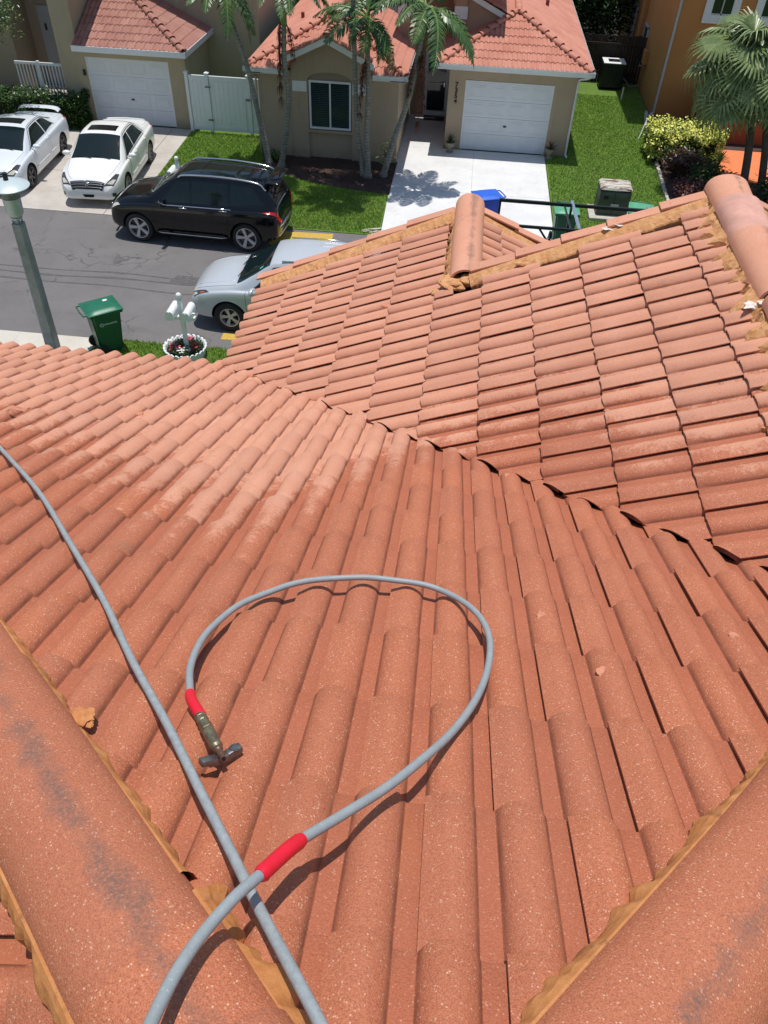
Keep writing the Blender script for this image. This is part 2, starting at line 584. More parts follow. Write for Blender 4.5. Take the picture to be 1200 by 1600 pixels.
    m['bark'] = plain('dark_bark', (.10, .08, .06), .9, var=.4, scale=12, bump=.8, bscale=40)
    m['pink'] = plain('pink_petals', (.62, .05, .10), .6, var=.3, scale=30)
    m['petal_white'] = plain('white_petals', (.80, .80, .70), .6, var=.1)
    m['petal_red'] = plain('red_petals', (.48, .03, .03), .6, var=.3, scale=30)
    m['yellow_paint'] = plain('yellow_road_paint', (.56, .37, .055), .8, var=.22, scale=14)
    m['soil'] = plain('soil', (.03, .022, .015), .95, var=.3)
    m['stone_edge'] = plain('edging_stone', (.50, .47, .40), .9, var=.25, scale=9)
    m['chip_pale'] = plain('pale_chip', (.56, .23, .14), .9, var=.2, scale=50)
    m['chip_white'] = plain('white_membrane', (.74, .66, .60), .8, var=.25, scale=40)
    m['grey_roof'] = plain('grey_porch_roof', (.22, .22, .23), .8, var=.2)
    m['fascia'] = m['white']
    m['clay_pot'] = plain('stone_pot', (.26, .24, .19), .8, var=.2, scale=12)


mats()

# ================================================================== TILED ROOF TOOLS
TH = R(24.2)
TT, TC, TS = math.tan(TH), math.cos(TH), math.sin(TH)
TW = 0.305                      # tile cover width (two barrels)


def tile_profile(dense=True):
    """(u, z, h) points of the tile's upper face: pan, barrel, pan, barrel"""
    out = []
    def barrel(a, b, n, lastlift):
        for i in range(n + 1):
            q = i / n
            s = math.sin(math.pi * q)
            z = .038 * (s ** .66)
            if lastlift and i >= n - 1:
                z = max(z, .017 if i == n else .023)
            out.append((a + (b - a) * q, z, z / .037))
    n = 9 if dense else 5
    out.append((-.012, 0, 0)); out.append((.018, -.001, 0))
    barrel(.039, .1505, n, False)
    out.append((.1720, -.001, 0))
    barrel(.1915, .3035, n, True)
    return out


def tile_mesh(name, mat, dense=True, length=.43, seed=0, lift=.013, slope=.062):
    P = tile_profile(dense)
    rs = random.Random(seed)
    ys = [0.0, .008, .12, .25, length] if dense else [0.0, length]
    v = []; f = []; h = []
    n = len(P)
    m = slope
    ph = [rs.uniform(0, 6.28) for _ in range(4)]
    for top in (1, 0):
        for j, y in enumerate(ys):
            for u, z, hh in P:
                zz = z - m * y - .006
                if dense:
                    zz += .0012 * math.sin(9 * y + ph[0] + 14 * u) + .0008 * math.sin(31 * u + ph[1])
                if top and j == 0: zz -= .004
                uu = u
                yy = y
                if dense and j == 0: yy += .0018 * math.sin(40 * u + ph[2]) + .0012 * math.sin(95 * u + ph[3])
                if not top:
                    zz -= lift if hh < .3 else lift * .8
                    if P.index((u, z, hh)) >= n - 2: zz += lift * .8 - .006
                    if hh > .3: zz = min(zz, -m * y - .006 + .037)
                v.append((uu, yy, zz)); h.append(hh)
    k = len(ys)
    def idx(t, j, i): return (0 if t else k * n) + j * n + i
    for j in range(k - 1):
        for i in range(n - 1):
            f.append((idx(1, j, i), idx(1, j, i + 1), idx(1, j + 1, i + 1), idx(1, j + 1, i)))
            f.append((idx(0, j, i), idx(0, j + 1, i), idx(0, j + 1, i + 1), idx(0, j, i + 1)))
    for i in range(n - 1):
        f.append((idx(1, 0, i), idx(0, 0, i), idx(0, 0, i + 1), idx(1, 0, i + 1)))
        f.append((idx(1, k - 1, i), idx(1, k - 1, i + 1), idx(0, k - 1, i + 1), idx(0, k - 1, i)))
    for j in range(k - 1):
        f.append((idx(1, j, 0), idx(1, j + 1, 0), idx(0, j + 1, 0), idx(0, j, 0)))
        f.append((idx(1, j, n - 1), idx(0, j, n - 1), idx(0, j + 1, n - 1), idx(1, j + 1, n - 1)))
    me = mesh_from(name, v, f, mat, smooth=True)
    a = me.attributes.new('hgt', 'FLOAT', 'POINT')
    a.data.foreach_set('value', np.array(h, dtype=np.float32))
    me.set_sharp_from_angle(angle=R(50))
    return me


def frame(down_dir, origin):
    """matrix of a roof slope: local x = U across, y = S up-slope, z = N"""
    dx, dy = down_dir
    S = Vector((-dx * TC, -dy * TC, TS))
    N = Vector((dx * TS, dy * TS, TC))
    U = S.cross(N)
    return Matrix(((U.x, S.x, N.x, origin[0]), (U.y, S.y, N.y, origin[1]), (U.z, S.z, N.z, origin[2]), (0, 0, 0, 1)))


def tile_field(parent, fr, u0, u1, butts, planes, meshes, phase=0.0, jit=1.0, name='roof_tile', length=.43, dz=0.0, out=None):
    """lays tiles on the slope fr; planes = [(point, outward normal, optional condition(u, s))] in slope 2d coordinates"""
    res = out if out is not None else []
    rs = random.Random(int(abs(fr[0][3]) * 100 + abs(fr[1][3]) * 10))
    for k, s in enumerate(butts):
        off = (TW / 2 if k % 2 else 0) + phase
        i0 = math.floor((u0 - off) / TW) - 1
        i1 = math.ceil((u1 - off) / TW) + 1
        for i in range(i0, i1):
            u = off + i * TW
            if u > u1 or u + TW < u0: continue
            act = [p for p in planes if len(p) < 3 or p[2](u + TW / 2, s + .15)]
            cor = [(u - .01, s), (u + TW, s), (u + TW, s + length), (u - .01, s + length)]
            ds = [[(c[0] - p[0][0]) * p[1][0] + (c[1] - p[0][1]) * p[1][1] for c in cor] for p in act]
            if any(min(d) >= -.01 for d in ds): continue
            vis = [(u, s), (u + TW, s), (u + TW, s + .36), (u, s + .36)]
            if any(min((c[0] - p[0][0]) * p[1][0] + (c[1] - p[0][1]) * p[1][1] for c in vis) >= -.012 for p in act): continue
            M = fr @ Matrix.Translation((u + rs.uniform(-.0015, .0015) * jit, s + rs.uniform(-.004, .004) * jit, dz + rs.uniform(-.0012, .0022) * jit)) @ \
                Matrix.Rotation(R(rs.uniform(-.35, .35) * jit), 4, 'Z') @ Matrix.Rotation(R(rs.uniform(-.3, .3) * jit), 4, 'Y')
            me = meshes[rs.randrange(len(meshes))]
            cutp = [p for p, d in zip(act, ds) if max(d) > 0]
            if cutp:
                me = me.copy()
                bm = bmesh.new(); bm.from_mesh(me)
                inv = M.inverted() @ fr
                for p in cutp:
                    co = inv @ Vector((p[0][0], p[0][1], 0))
                    no = (inv.to_3x3() @ Vector((p[1][0], p[1][1], 0))).normalized()
                    bmesh.ops.bisect_plane(bm, geom=bm.verts[:] + bm.edges[:] + bm.faces[:], dist=1e-5, plane_co=co, plane_no=no, clear_outer=True)
                if len(bm.faces) < 3:
                    bm.free(); bpy.data.meshes.remove(me); continue
                bm.to_mesh(me); bm.free()
            o = link_mesh(name, me, parent, M)
            res.append(o)
    return res


def cap_mesh(name, mat, length, hw=.15, hh=.115, taper=.93, th=.016, n=16, seed=0, flare=.0):
    """half-round ridge / hip cap, local y runs from its butt (wide, lower end) upwards"""
    rs = random.Random(seed)
    ys = [0, .01] + [length * i / 5 for i in range(1, 6)]
    v = []; f = []; st = []
    for top in (1, 0):
        for j, y in enumerate(ys):
            w = 1 - (1 - taper) * y / length
            for i in range(n + 1):
                q = math.pi * i / n
                x = math.cos(q); z = math.sin(q) ** .85
                ww = hw * w - (0 if top else th)
                h2 = hh * w - (0 if top else th)
                zz = z * h2 - .012 - .018 * y / length
                if top and j == 0: zz -= .003
                wob = .003 * math.sin(5 * y + 3 * x + seed)
                v.append((x * ww + wob * .5, y + (.002 * math.sin(6 * x + seed) if j == 0 else 0), zz + wob * .4))
                st.append(max(0, 1 - abs(x * hw + .03) / .085))
    k = len(ys); m = n + 1
    def idx(t, j, i): return (0 if t else k * m) + j * m + i
    for j in range(k - 1):
        for i in range(n):
            f.append((idx(1, j, i), idx(1, j + 1, i), idx(1, j + 1, i + 1), idx(1, j, i + 1)))
            f.append((idx(0, j, i), idx(0, j, i + 1), idx(0, j + 1, i + 1), idx(0, j + 1, i)))
    for i in range(n):
        f.append((idx(1, 0, i), idx(1, 0, i + 1), idx(0, 0, i + 1), idx(0, 0, i)))
        f.append((idx(1, k - 1, i), idx(0, k - 1, i), idx(0, k - 1, i + 1), idx(1, k - 1, i + 1)))
    for j in range(k - 1):
        for i in (0, n):
            q = (idx(1, j, i), idx(0, j, i), idx(0, j + 1, i), idx(1, j + 1, i))
            f.append(q if i == 0 else q[::-1])
    me = mesh_from(name, v, f, mat, smooth=True)
    a = me.attributes.new('stain', 'FLOAT', 'POINT')
    a.data.foreach_set('value', np.array(st, dtype=np.float32))
    me.set_sharp_from_angle(angle=R(50))
    return me


def cap_row(parent, A, B, lengths, mat, name='ridge_cap', hw=.15, hh=.115, overlap=.05, dz=0.0, taper=.93, step=.012):
    """caps laid from A (low / far end) to B"""
    A, B = Vector(A), Vector(B)
    d = (B - A).normalized()
    x = d.cross(Vector((0, 0, 1))).normalized()
    z = x.cross(d)
    pos = 0.0
    res = []
    L = (B - A).length
    i = 0
    while pos < L - .02:
        le = min(lengths[i % len(lengths)], L - pos)
        me = cap_mesh(name, mat, le + overlap, hw, hh, taper, seed=i + int(abs(A.x) * 10))
        o = A + d * pos + z * dz
        mw = Matrix(((x.x, d.x, z.x, o.x), (x.y, d.y, z.y, o.y), (x.z, d.z, z.z, o.z), (0, 0, 0, 1)))
        tilt = Matrix.Rotation(-math.atan2(step, le), 4, 'X')
        res.append(link_mesh(name, me, parent, mw @ Matrix.Translation((0, 0, step)) @ tilt))
        pos += le
        i += 1
    return res


def mortar_strip(parent, A, B, side, w=.06, h0=.045, h1=-.03, mat=None, jag=.4, name='mortar_bed', seed=0, up=None, step=.02, amp=.008, fat=False):
    A, B = Vector(A), Vector(B)
    side = Vector(side).normalized()
    d = (B - A)
    L = d.length
    d.normalize()
    up = Vector(up) if up is not None else side.cross(d)
    if up.z < 0: up = -up
    n = max(4, int(L / step))
    v = []; f = []
    for i in range(n + 1):
        p = A + d * (L * i / n)
        ns = lambda a, sc: mnoise.noise(Vector((p.x * sc + a + seed, p.y * sc - a, p.z * sc)))
        ww = w * (1 + jag * (ns(3, 11) * 1.3 + ns(9, 34)))
        rows = [(-.05, h0 - .01), (0, h0), (ww * .35, h0 * .75 + ns(1, 23) * amp), (ww * .72, h0 * .35 + ns(5, 31) * amp), (ww, h1 * .2 + ns(7, 31) * amp * .7), (ww + .006, h1), (ww + .004, h1 - .04)]
        if fat:
            rows = [(-.05, h0 - .01), (0, h0), (ww * .35, h0 * .86 + ns(1, 23) * amp), (ww * .72, h0 * .62 + ns(5, 31) * amp), (ww, h0 * .34 + ns(7, 31) * amp), (ww + .005, h1), (ww + .004, h1 - .04)]
        for a, b in rows:
            v.append(p + side * a + up * b)
    m = 7
    for i in range(n):
        for j in range(m - 1):
            f.append((i * m + j, i * m + j + 1, (i + 1) * m + j + 1, (i + 1) * m + j))
    return add(name, (v, f), mat, parent, smooth=False)


def blob(c, r, seed, sq=(1, 1, .5), sub=2, amp=.35):
    bm = bmesh.new()
    bmesh.ops.create_icosphere(bm, subdivisions=sub, radius=1)
    for q in bm.verts:
        k = 1 + amp * mnoise.noise(q.co * 1.7 + Vector((seed, seed * .7, 0))) + amp * .5 * mnoise.noise(q.co * 4 + Vector((seed, 0, 2)))
        q.co = Vector((q.co.x * sq[0], q.co.y * sq[1], q.co.z * sq[2])) * (r * k) + Vector(c)
    bm.verts.index_update()
    v = [q.co.copy() for q in bm.verts]; f = [tuple(a.index for a in p.verts) for p in bm.faces]
    bm.free()
    return v, f


# ================================================================== THE HOUSE WE STAND ON
def zP(Y): return 8.04 - Y * TT            # front hip slope, mean tile surface
ZE = 5.67                                   # its eave
KX, KY = -1.79, 5.27                        # inner corner of the eaves
EV = 5.40


def own_house():
    h = empty('tiled_house', (0, 0, 0), label='house underfoot with terracotta barrel tile hips, valley and two stepped gables', cat='house')
    T, CP, MO, MW = MAT['tile'], MAT['cap'], MAT['mortar'], MAT['mortar_wet']
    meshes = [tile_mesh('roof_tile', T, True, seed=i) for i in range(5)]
    tiles = []
    # ---- front hip slope (falls to +Y)
    f1 = frame((0, 1), (0, EV, zP(EV)))
    # 2d: u = -X, s = distance up-slope from the eave
    def p1(X, Y): return (-X, (EV - Y) / TC)
    butts = [.0 + .363 * k for k in range(17)]
    def ln(a, b, inside):
        d = Vector((b[0] - a[0], b[1] - a[1])).normalized()
        nn = Vector((d.y, -d.x))
        if (inside[0] - a[0]) * nn.x + (inside[1] - a[1]) * nn.y > 0: nn = -nn
        return (a, (nn.x, nn.y))
    ins = p1(0, 3)
    hl = ln(p1(-.16, .23), p1(-5.25, 4.85), ins)
    hr = ln(p1(.30, .27), p1(3.3, 3.45), ins)
    va = ln(p1(-1.80, 5.36), p1(1.80, 1.76), ins)
    # phase: a seam at camera-left of the barrel whose foot is at X = .53 on the 3rd-last course
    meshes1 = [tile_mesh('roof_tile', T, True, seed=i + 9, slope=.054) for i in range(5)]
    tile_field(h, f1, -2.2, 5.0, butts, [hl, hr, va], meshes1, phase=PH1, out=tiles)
    # ---- slope of the stepped gables (falls to -X)
    xe = -1.82
    f2 = frame((-1, 0), (xe, 0, ZE + (xe - KX) * TT))
    xs = [-1.82, -1.475, -1.13, -.785, -.44, -.095, .25, .575, .895, 1.21, 1.53]
    b2 = [(x - xe) / TC for x in xs]
    def p2(X, Y): return (-Y, (X - xe) / TC)
    ins2 = p2(.5, 4.5)
    va2 = ln(p2(-1.90, 5.375), p2(1.8, 1.73), ins2)
    r1 = ((-6.655, 0), (-1, 0), lambda u, s: s * TC + xe < .12)
    rr1 = (p2(.04, 0), (0, 1), lambda u, s: -u > 5.42)
    r2 = ((-5.35, 0), (-1, 0), lambda u, s: s * TC + xe >= .02)
    rr2 = (p2(1.74, 0), (0, 1))
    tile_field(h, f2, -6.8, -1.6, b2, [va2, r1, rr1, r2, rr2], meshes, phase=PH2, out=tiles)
    # ---- far sides of both little ridges (fall to +X)
    f3 = frame((1, 0), (2.06, 0, ZE + (KX + 1.79) * TT))
    b3 = [.363 * k for k in range(7)]
    tile_field(h, f3, 5.45, 6.68, b3, [((0, (2.06 - .2) / TC), (0, 1)), ((6.68, 0), (1, 0)), ((5.47, 0), (-1, 0))], meshes, phase=.1, out=tiles)
    f4 = frame((1, 0), (5.48, 0, ZE + (1.83 - KX) * TT - (5.48 - 1.83) * TT))
    b4 = [.363 * k for k in range(7, 12)]
    tile_field(h, f4, 2.6, 5.37, b4, [((0, (5.48 - 1.92) / TC), (0, 1)), ((5.37, 0), (1, 0)), ln((1.9, (5.48 - 1.9) / TC), (5.4, 0), (5, 3))], meshes, phase=.0, out=tiles)
    # ---- side slopes beyond the two hips
    f5 = frame((-1, 0), (-5.6, 0, 8.04 - 5.6 * TT))
    b5 = [.363 * k + .02 for k in range(9, 17)]
    lnh = ln((-0.12, 5.6 / TC), (-5.12, .6 / TC), (0, 3))
    tile_field(h, f5, -2.6, .9, b5, [ln((-.0, 5.42 / TC), (-2.4, (5.42 - 2.4) / TC), (1, 4)), ((0, 5.45 / TC), (0, 1))], meshes, phase=.06, out=tiles)
    f6 = frame((1, 0), (5.6, 0, 8.04 - 5.6 * TT))
    tile_field(h, f6, -.6, 1.9, b5, [ln((.0, 5.42 / TC), (2.4, (5.42 - 2.4) / TC), (-1, 4)), ((0, 5.45 / TC), (0, 1))], meshes, phase=.03, out=tiles)
    # keep the 295 largest in view as single tiles, join the rest
    for o in tiles:
        c = W[o.name] @ Vector((.15, .18, 0)) - CAMLOC
        dpt = c.dot(CF)
        px = 600 + 1195.5 * c.dot(CR) / max(dpt, .01)
        py = 800 - 1195.5 * c.dot(CU) / max(dpt, .01)
        vis = dpt > .1 and -60 < px < 1260 and 250 < py < 1680
        o['_k'] = (0 if vis else 100) + max(dpt, .01)
    tiles.sort(key=lambda o: o['_k'])
    rest = tiles[296:]
    bmv = []; bmf = []; hg = []
    for o in rest:
        mw = W[o.name]
        n = len(bmv)
        bmv += [mw @ q.co for q in o.data.vertices]
        bmf += [tuple(i + n for i in p.vertices) for p in o.data.polygons]
        a = o.data.attributes['hgt']
        buf = np.zeros(len(o.data.vertices), dtype=np.float32)
        a.data.foreach_get('value', buf)
        hg.append(buf)
        bpy.data.objects.remove(o)
    for o in tiles[:296]:
        del o['_k']
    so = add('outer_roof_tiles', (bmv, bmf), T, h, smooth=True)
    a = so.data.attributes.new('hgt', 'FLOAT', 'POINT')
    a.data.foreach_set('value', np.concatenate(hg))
    so.data.set_sharp_from_angle(angle=R(50))
    so['kind'] = 'stuff'
    # ---- decks under the tiles, walls, fascia
    dk = MB()
    d = -.075
    def q(*ps): dk.put([(a, b, c + d) for a, b, c in ps] + [(a, b, c + d - .06) for a, b, c in ps],
                       [tuple(range(len(ps))), tuple(range(2 * len(ps) - 1, len(ps) - 1, -1))] + [(i, (i + 1) % len(ps), len(ps) + (i + 1) % len(ps), len(ps) + i) for i in range(len(ps))])
    q((0, 0, 8.04), (-5.27, 5.27, zP(5.27)), (-1.79, 5.27, zP(5.27)), (1.83, 1.65, zP(1.65)))
    q((-1.75, 5.30, ZE), (-1.75, 6.70, ZE), (.12, 6.70, ZE + 1.91 * TT - .02), (.12, 5.40, ZE + 1.91 * TT - .02), (1.83, 5.40, ZE + 3.62 * TT - .02), (1.83, 1.68, ZE + 3.62 * TT - .02))
    q((.12, 5.45, 6.51), (.12, 6.70, 6.51), (2.0, 6.70, 5.67), (2.0, 5.45, 5.67))
    q((1.83, 1.8, 7.28), (1.83, 5.4, 7.28), (5.3, 5.4, 7.28 - 3.47 * TT), (5.3, 5.3, 7.28 - 3.47 * TT))
    q((0, 0, 8.02), (0, -3, 8.02), (-5.27, -3, 8.02 - 5.27 * TT), (-5.27, 5.2, 8.02 - 5.27 * TT))
    q((0, 0, 8.02), (0, -3, 8.02), (5.27, -3, 8.02 - 5.27 * TT), (5.27, 5.2, 8.02 - 5.27 * TT))
    add('roof_deck', dk.vf(), MAT['soil'], h)
    w = MB().box(-4.9, 4.9, -3, 4.9, 0, 5.3).box(-1.3, 1.55, 4.9, 6.3, 0, 5.3)
    add('wall', w.vf(), MAT['house_wall'], h)
    g = MB()
    g.put([(-1.3, 6.34, 5.3), (1.6, 6.34, 5.3), (.15, 6.34, 6.0), (-1.3, 6.30, 5.3), (1.6, 6.30, 5.3), (.15, 6.30, 6.0)], [(0, 2, 1), (3, 4, 5), (0, 1, 4, 3), (1, 2, 5, 4), (2, 0, 3, 5)])
    g.put([(.1, 5.2, 5.3), (3.6, 5.2, 5.3), (1.83, 5.2, 6.9), (.1, 5.1, 5.3), (3.6, 5.1, 5.3), (1.83, 5.1, 6.9)], [(0, 2, 1), (3, 4, 5), (0, 1, 4, 3), (1, 2, 5, 4), (2, 0, 3, 5)])
    add('gable_wall', g.vf(), MAT['house_wall'], h)
    fa = MB().box(-5.3, -1.78, 5.22, 5.25, 5.38, 5.56).box(-1.78, -1.75, 5.25, 6.7, 5.38, 5.56)
    add('fascia', fa.vf(), MAT['white'], h)
    # ---- hip caps: left and right of the front slope, main ridge behind
    za = 8.04 + .005
    o = .0
    def LX(Y): return -.208 - (Y - .18) / .906
    def RX(Y): return .325 + (Y - .232) / 1.061
    def LP(Y, e=0): return (LX(Y), Y, za - Y * TT + e)
    def RP(Y, e=0): return (RX(Y), Y, za - Y * TT + e)
    cap_row(h, LP(1.55), LP(.20), [.92, 1.0], CP, 'hip_cap', hw=.130, hh=.100, step=.004, taper=.99)
    cap_row(h, LP(3.2), LP(1.57), [.42], CP, 'hip_cap', hw=.130, hh=.100)
    cap_row(h, LP(.19, .003), LP(-.06, .003), [.6], CP, 'hip_cap', hw=.128, hh=.103, step=.003, taper=.99)
    cap_row(h, RP(1.75), RP(.02), [1.05, 1.2], CP, 'hip_cap', hw=.130, hh=.100, step=.004, taper=.99)
    cap_row(h, (0, -3, 8.06), (0, .05, 8.06), [.42], CP, 'ridge_cap', hw=.15, hh=.11)
    # ---- the two little ridges
    cap_row(h, (.12, 6.86, 6.515), (.12, 5.44, 6.515), [1.5], CP, 'ridge_cap', hw=.130, hh=.132, taper=.97, step=.0, overlap=0, dz=.004)
    z2 = ZE + (1.83 - KX) * TT
    cap_row(h, (1.83, 5.55, z2), (1.83, 5.17, z2), [.5], CP, 'ridge_cap', hw=.145, hh=.112, dz=.004, step=.006, overlap=.0)
    cap_row(h, (1.83, 5.20, z2), (1.83, 4.74, z2), [.5], MAT['cap_pink'], 'ridge_cap', hw=.148, hh=.118, dz=.006, step=.008, overlap=.02)
    cap_row(h, (1.83, 4.74, z2), (1.83, 4.02, z2), [.72], CP, 'ridge_cap', hw=.150, hh=.115, dz=.0, step=.002, overlap=.0)
    cap_row(h, (1.83, 3.93, z2), (1.83, 2.1, z2), [.45], CP, 'ridge_cap', hw=.150, hh=.115, dz=.004, step=.012)
    # ---- mortar along hips and ridges
    def hipm(PF, A, B, w, side, seed, mat=MW, hw=.130):
        a = Vector(PF(A)); b = Vector(PF(B))
        sx = 1 if a.x > 0 else -1
        nrm = Vector((0, TS, TC)) if side > 0 else Vector((sx * TS, 0, TC))
        sd = nrm.cross((b - a).normalized())
        want = Vector((-sx, 1, 0)) if side > 0 else Vector((sx, -1, 0))
        if sd.dot(want) < 0: sd = -sd
        k = hw - .014
        mortar_strip(h, a + sd * k, b + sd * k, sd, w=w, h0=.050, h1=-.03, mat=mat, seed=seed, up=nrm, jag=.50, step=.006, amp=.005, fat=True)
    hipm(LP, 1.7, .40, .024, 1, 1)
    hipm(LP, .37, .10, .046, 1, 2)
    hipm(RP, 1.7, .12, .030, 1, 3)
    hipm(LP, 1.2, -.05, .030, -1, 4)
    hipm(RP, 1.2, -.05, .030, -1, 5)
    zr1 = 6.515
    sl = Vector((-TC, 0, -TS)); nl = Vector((-TS, 0, TC))
    sr = Vector((TC, 0, -TS)); nr_ = Vector((TS, 0, TC))
    mortar_strip(h, Vector((.12, 6.80, zr1)) + sl * .106, Vector((.12, 5.40, zr1)) + sl * .106, sl, w=.062, h0=.045, h1=-.03, mat=MO, seed=11, up=nl, jag=.8)
    mortar_strip(h, Vector((.12, 6.80, zr1)) + sr * .106, Vector((.12, 5.50, zr1)) + sr * .106, sr, w=.045, h0=.045, h1=-.03, mat=MO, seed=12, up=nr_, jag=.8)
    mortar_strip(h, Vector((1.83, 5.55, z2)) + sl * .128, Vector((1.83, 2.2, z2)) + sl * .128, sl, w=.105, h0=.045, h1=-.03, mat=MO, seed=13, up=nl, jag=.9, amp=.02)
    mortar_strip(h, Vector((1.83, 5.55, z2)) + sr * .128, Vector((1.83, 2.8, z2)) + sr * .128, sr, w=.08, h0=.045, h1=-.03, mat=MO, seed=14, up=nr_, jag=.8)
    # ---- rake trims with mortar behind them
    def rake(xa, xb, Y0, xlist, sgn=-1, mseed=20, chip=None):
        zf = lambda X: (ZE + (X - KX) * TT) if sgn < 0 else None
        for i in range(len(xlist) - 1):
            x0, x1 = xlist[i], xlist[i + 1]
            if sgn < 0: z0, z1 = ZE + (x0 - KX) * TT, ZE + (x1 - KX) * TT
            else: z0, z1 = xb - (x0 - xa) * TT, xb - (x1 - xa) * TT
            p0, p1_ = Vector((x0, 0, z0)), Vector((x1, 0, z1))
            L = (p1_ - p0).length
            ax = (p1_ - p0).normalized(); yy = Vector((0, 1, 0)); zz = ax.cross(yy)
            if zz.z < 0: zz = -zz; 
            if sgn > 0:   # lower end is x1
                ax = -ax; p0 = p1_
                yy = Vector((0, 1, 0)); zz = ax.cross(yy)
                if zz.z < 0: zz = -zz
            mw = Matrix(((ax.x, yy.x, zz.x, p0.x), (ax.y, yy.y, zz.y, Y0), (ax.z, yy.z, zz.z, p0.z), (0, 0, 0, 1)))
            if mw.to_3x3().determinant() < 0:
                pass
            b = MB().rbox(0, L + .03, 0, .115, .028, .046, .005).rbox(0, L + .03, .099, .115, -.10, .034, .004)
            b.lathe([(.0035, 0), (.0035, .004)], 8, Matrix.Translation((.07, .05, .0455)))
            me = mesh_from('rake_tile', *b.vf(), [T])
            at = me.attributes.new('hgt', 'FLOAT', 'POINT')
            at.data.foreach_set('value', np.full(len(me.vertices), .8, dtype=np.float32))
            tl = Matrix.Rotation(math.atan2(.022, L), 4, 'Y')
            link_mesh('rake_tile', me, h, mw @ Matrix.Translation((0, random.uniform(-.003, .003), .020)) @ tl)
    rake(0, 0, 6.735, [-1.84, -1.475, -1.125, -.775, -.41, -.03])
    rake(0, 0, 5.435, [.17, .49, .80, 1.10, 1.43, 1.72])
    rake(.12, 6.535, 6.735, [.22, .55, .88, 1.21, 1.54], sgn=1)
    rake(1.83, z2 + .005, 5.435, [1.95, 2.28, 2.61, 2.94, 3.3], sgn=1)
    for (xa, xb, Yb, sd, s_) in ((-1.80, .02, 6.745, -1, 21), (.16, 1.76, 5.445, -1, 22)):
        A = Vector((xa, Yb, ZE + (xa - KX) * TT)); B = Vector((xb, Yb, ZE + (xb - KX) * TT))
        mortar_strip(h, A, B, (0, -1, 0), w=.105, h0=.046, h1=-.012, mat=MO, seed=s_, up=nl, jag=.16, amp=.005)
    for (xa, xb, Yb, zt, s_) in ((.18, 1.6, 6.745, 6.515, 23), (1.9, 3.3, 5.445, z2, 24)):
        x00 = .12 if Yb > 6 else 1.83
        A = Vector((xa, Yb, zt - (xa - x00) * TT)); B = Vector((xb, Yb, zt - (xb - x00) * TT))
        mortar_strip(h, A, B, (0, -1, 0), w=.09, h0=.046, h1=-.012, mat=MO, seed=s_, up=nr_, jag=.16, amp=.005)
    # mortar lumps
    lumps = [((.04, 5.43, 6.505), .095, (1.2, 1.0, .42)), ((.17, 5.44, 6.535), .085, (1.1, .8, .5)), ((-.07, 5.38, 6.44), .06, (1, 1, .35)),
             ((.52, 5.37, 6.735), .030, (1.8, 1, .5))]
    for i, (c, r, sq) in enumerate(lumps):
        add('mortar_lump', blob(c, r, i * 3.1, sq, 4, .28), MO, h, smooth=True, auto=38)
    wl = [((-.765, .885, zP(.885) + .018), .028, (1.1, 1, .30)), ((.43, .60, zP(.60) + .010), .012, (1, 1, .5))]
    for i, (c, r, sq) in enumerate(wl):
        add('mortar_lump', blob(c, r, 50 + i * 2.3, sq, 4, .5), MW, h, smooth=True, auto=38)
    for i, (c, r) in enumerate([((1.69, 3.98, z2 - .035), .050), ((1.76, 3.97, z2 - .005), .042), ((1.10, 5.44, ZE + (1.10 - KX) * TT + .045), .034), ((1.17, 5.44, ZE + (1.17 - KX) * TT + .045), .028)]):
        v, f = blob(c, r, 80 + i * 5, (1.6, .8, .16), 3, 1.0)
        add('torn_membrane', (v, f), MAT['chip_white'], h)
    # mended spots and chips on tiles (patches of paler mortar lying proud of the tile)
    for i, (x, y, r) in enumerate([(.545, 1.315, .020), (1.02, 1.595, .022), (.405, 1.60, .018), (.40, 3.02, .020)]):
        v, f = blob((x, y, zP(y) + .020), r, 120 + i * 4, (.8, 1, .12), 3, .5)
        add('tile_patch', (v, f), MAT['chip_pale'], h)
    for i, (X_, Y_, r) in enumerate([(-.47, 5.40, .035), (-1.76, 3.52, .022), (.9, 3.4, .012)]):
        z = zP(Y_) + .03 if i == 1 else ZE + (X_ - KX) * TT + .02
        v, f = blob((X_, Y_, z), r, 220 + i * 4, (1.3, .8, .3), 2, .6)
        add('tile_patch', (v, f), MAT['chip_pale'], h)
    return h


PH1, PH2 = 0.0, 0.0
# seams: on the front slope a raised foot (u = 0.305 end) lies at X = .53, Y ~ .95 ; solved below
def _phases():
    global PH1, PH2
    # course index of the course whose butt is nearest Y = 1.10 (photo y ~ 1312): seam at X = .505
    s = (EV - .90) / TC
    k = int(s // .363)
    off = TW / 2 if k % 2 else 0
    PH1 = ((-.515) - off) % TW
    PH2 = .05
_phases()
MAT['cap_pink'] = plain('pale_pink_cap', (.62, .33, .26), .85, var=.18, scale=9, bump=.5, bscale=220)
own_house()


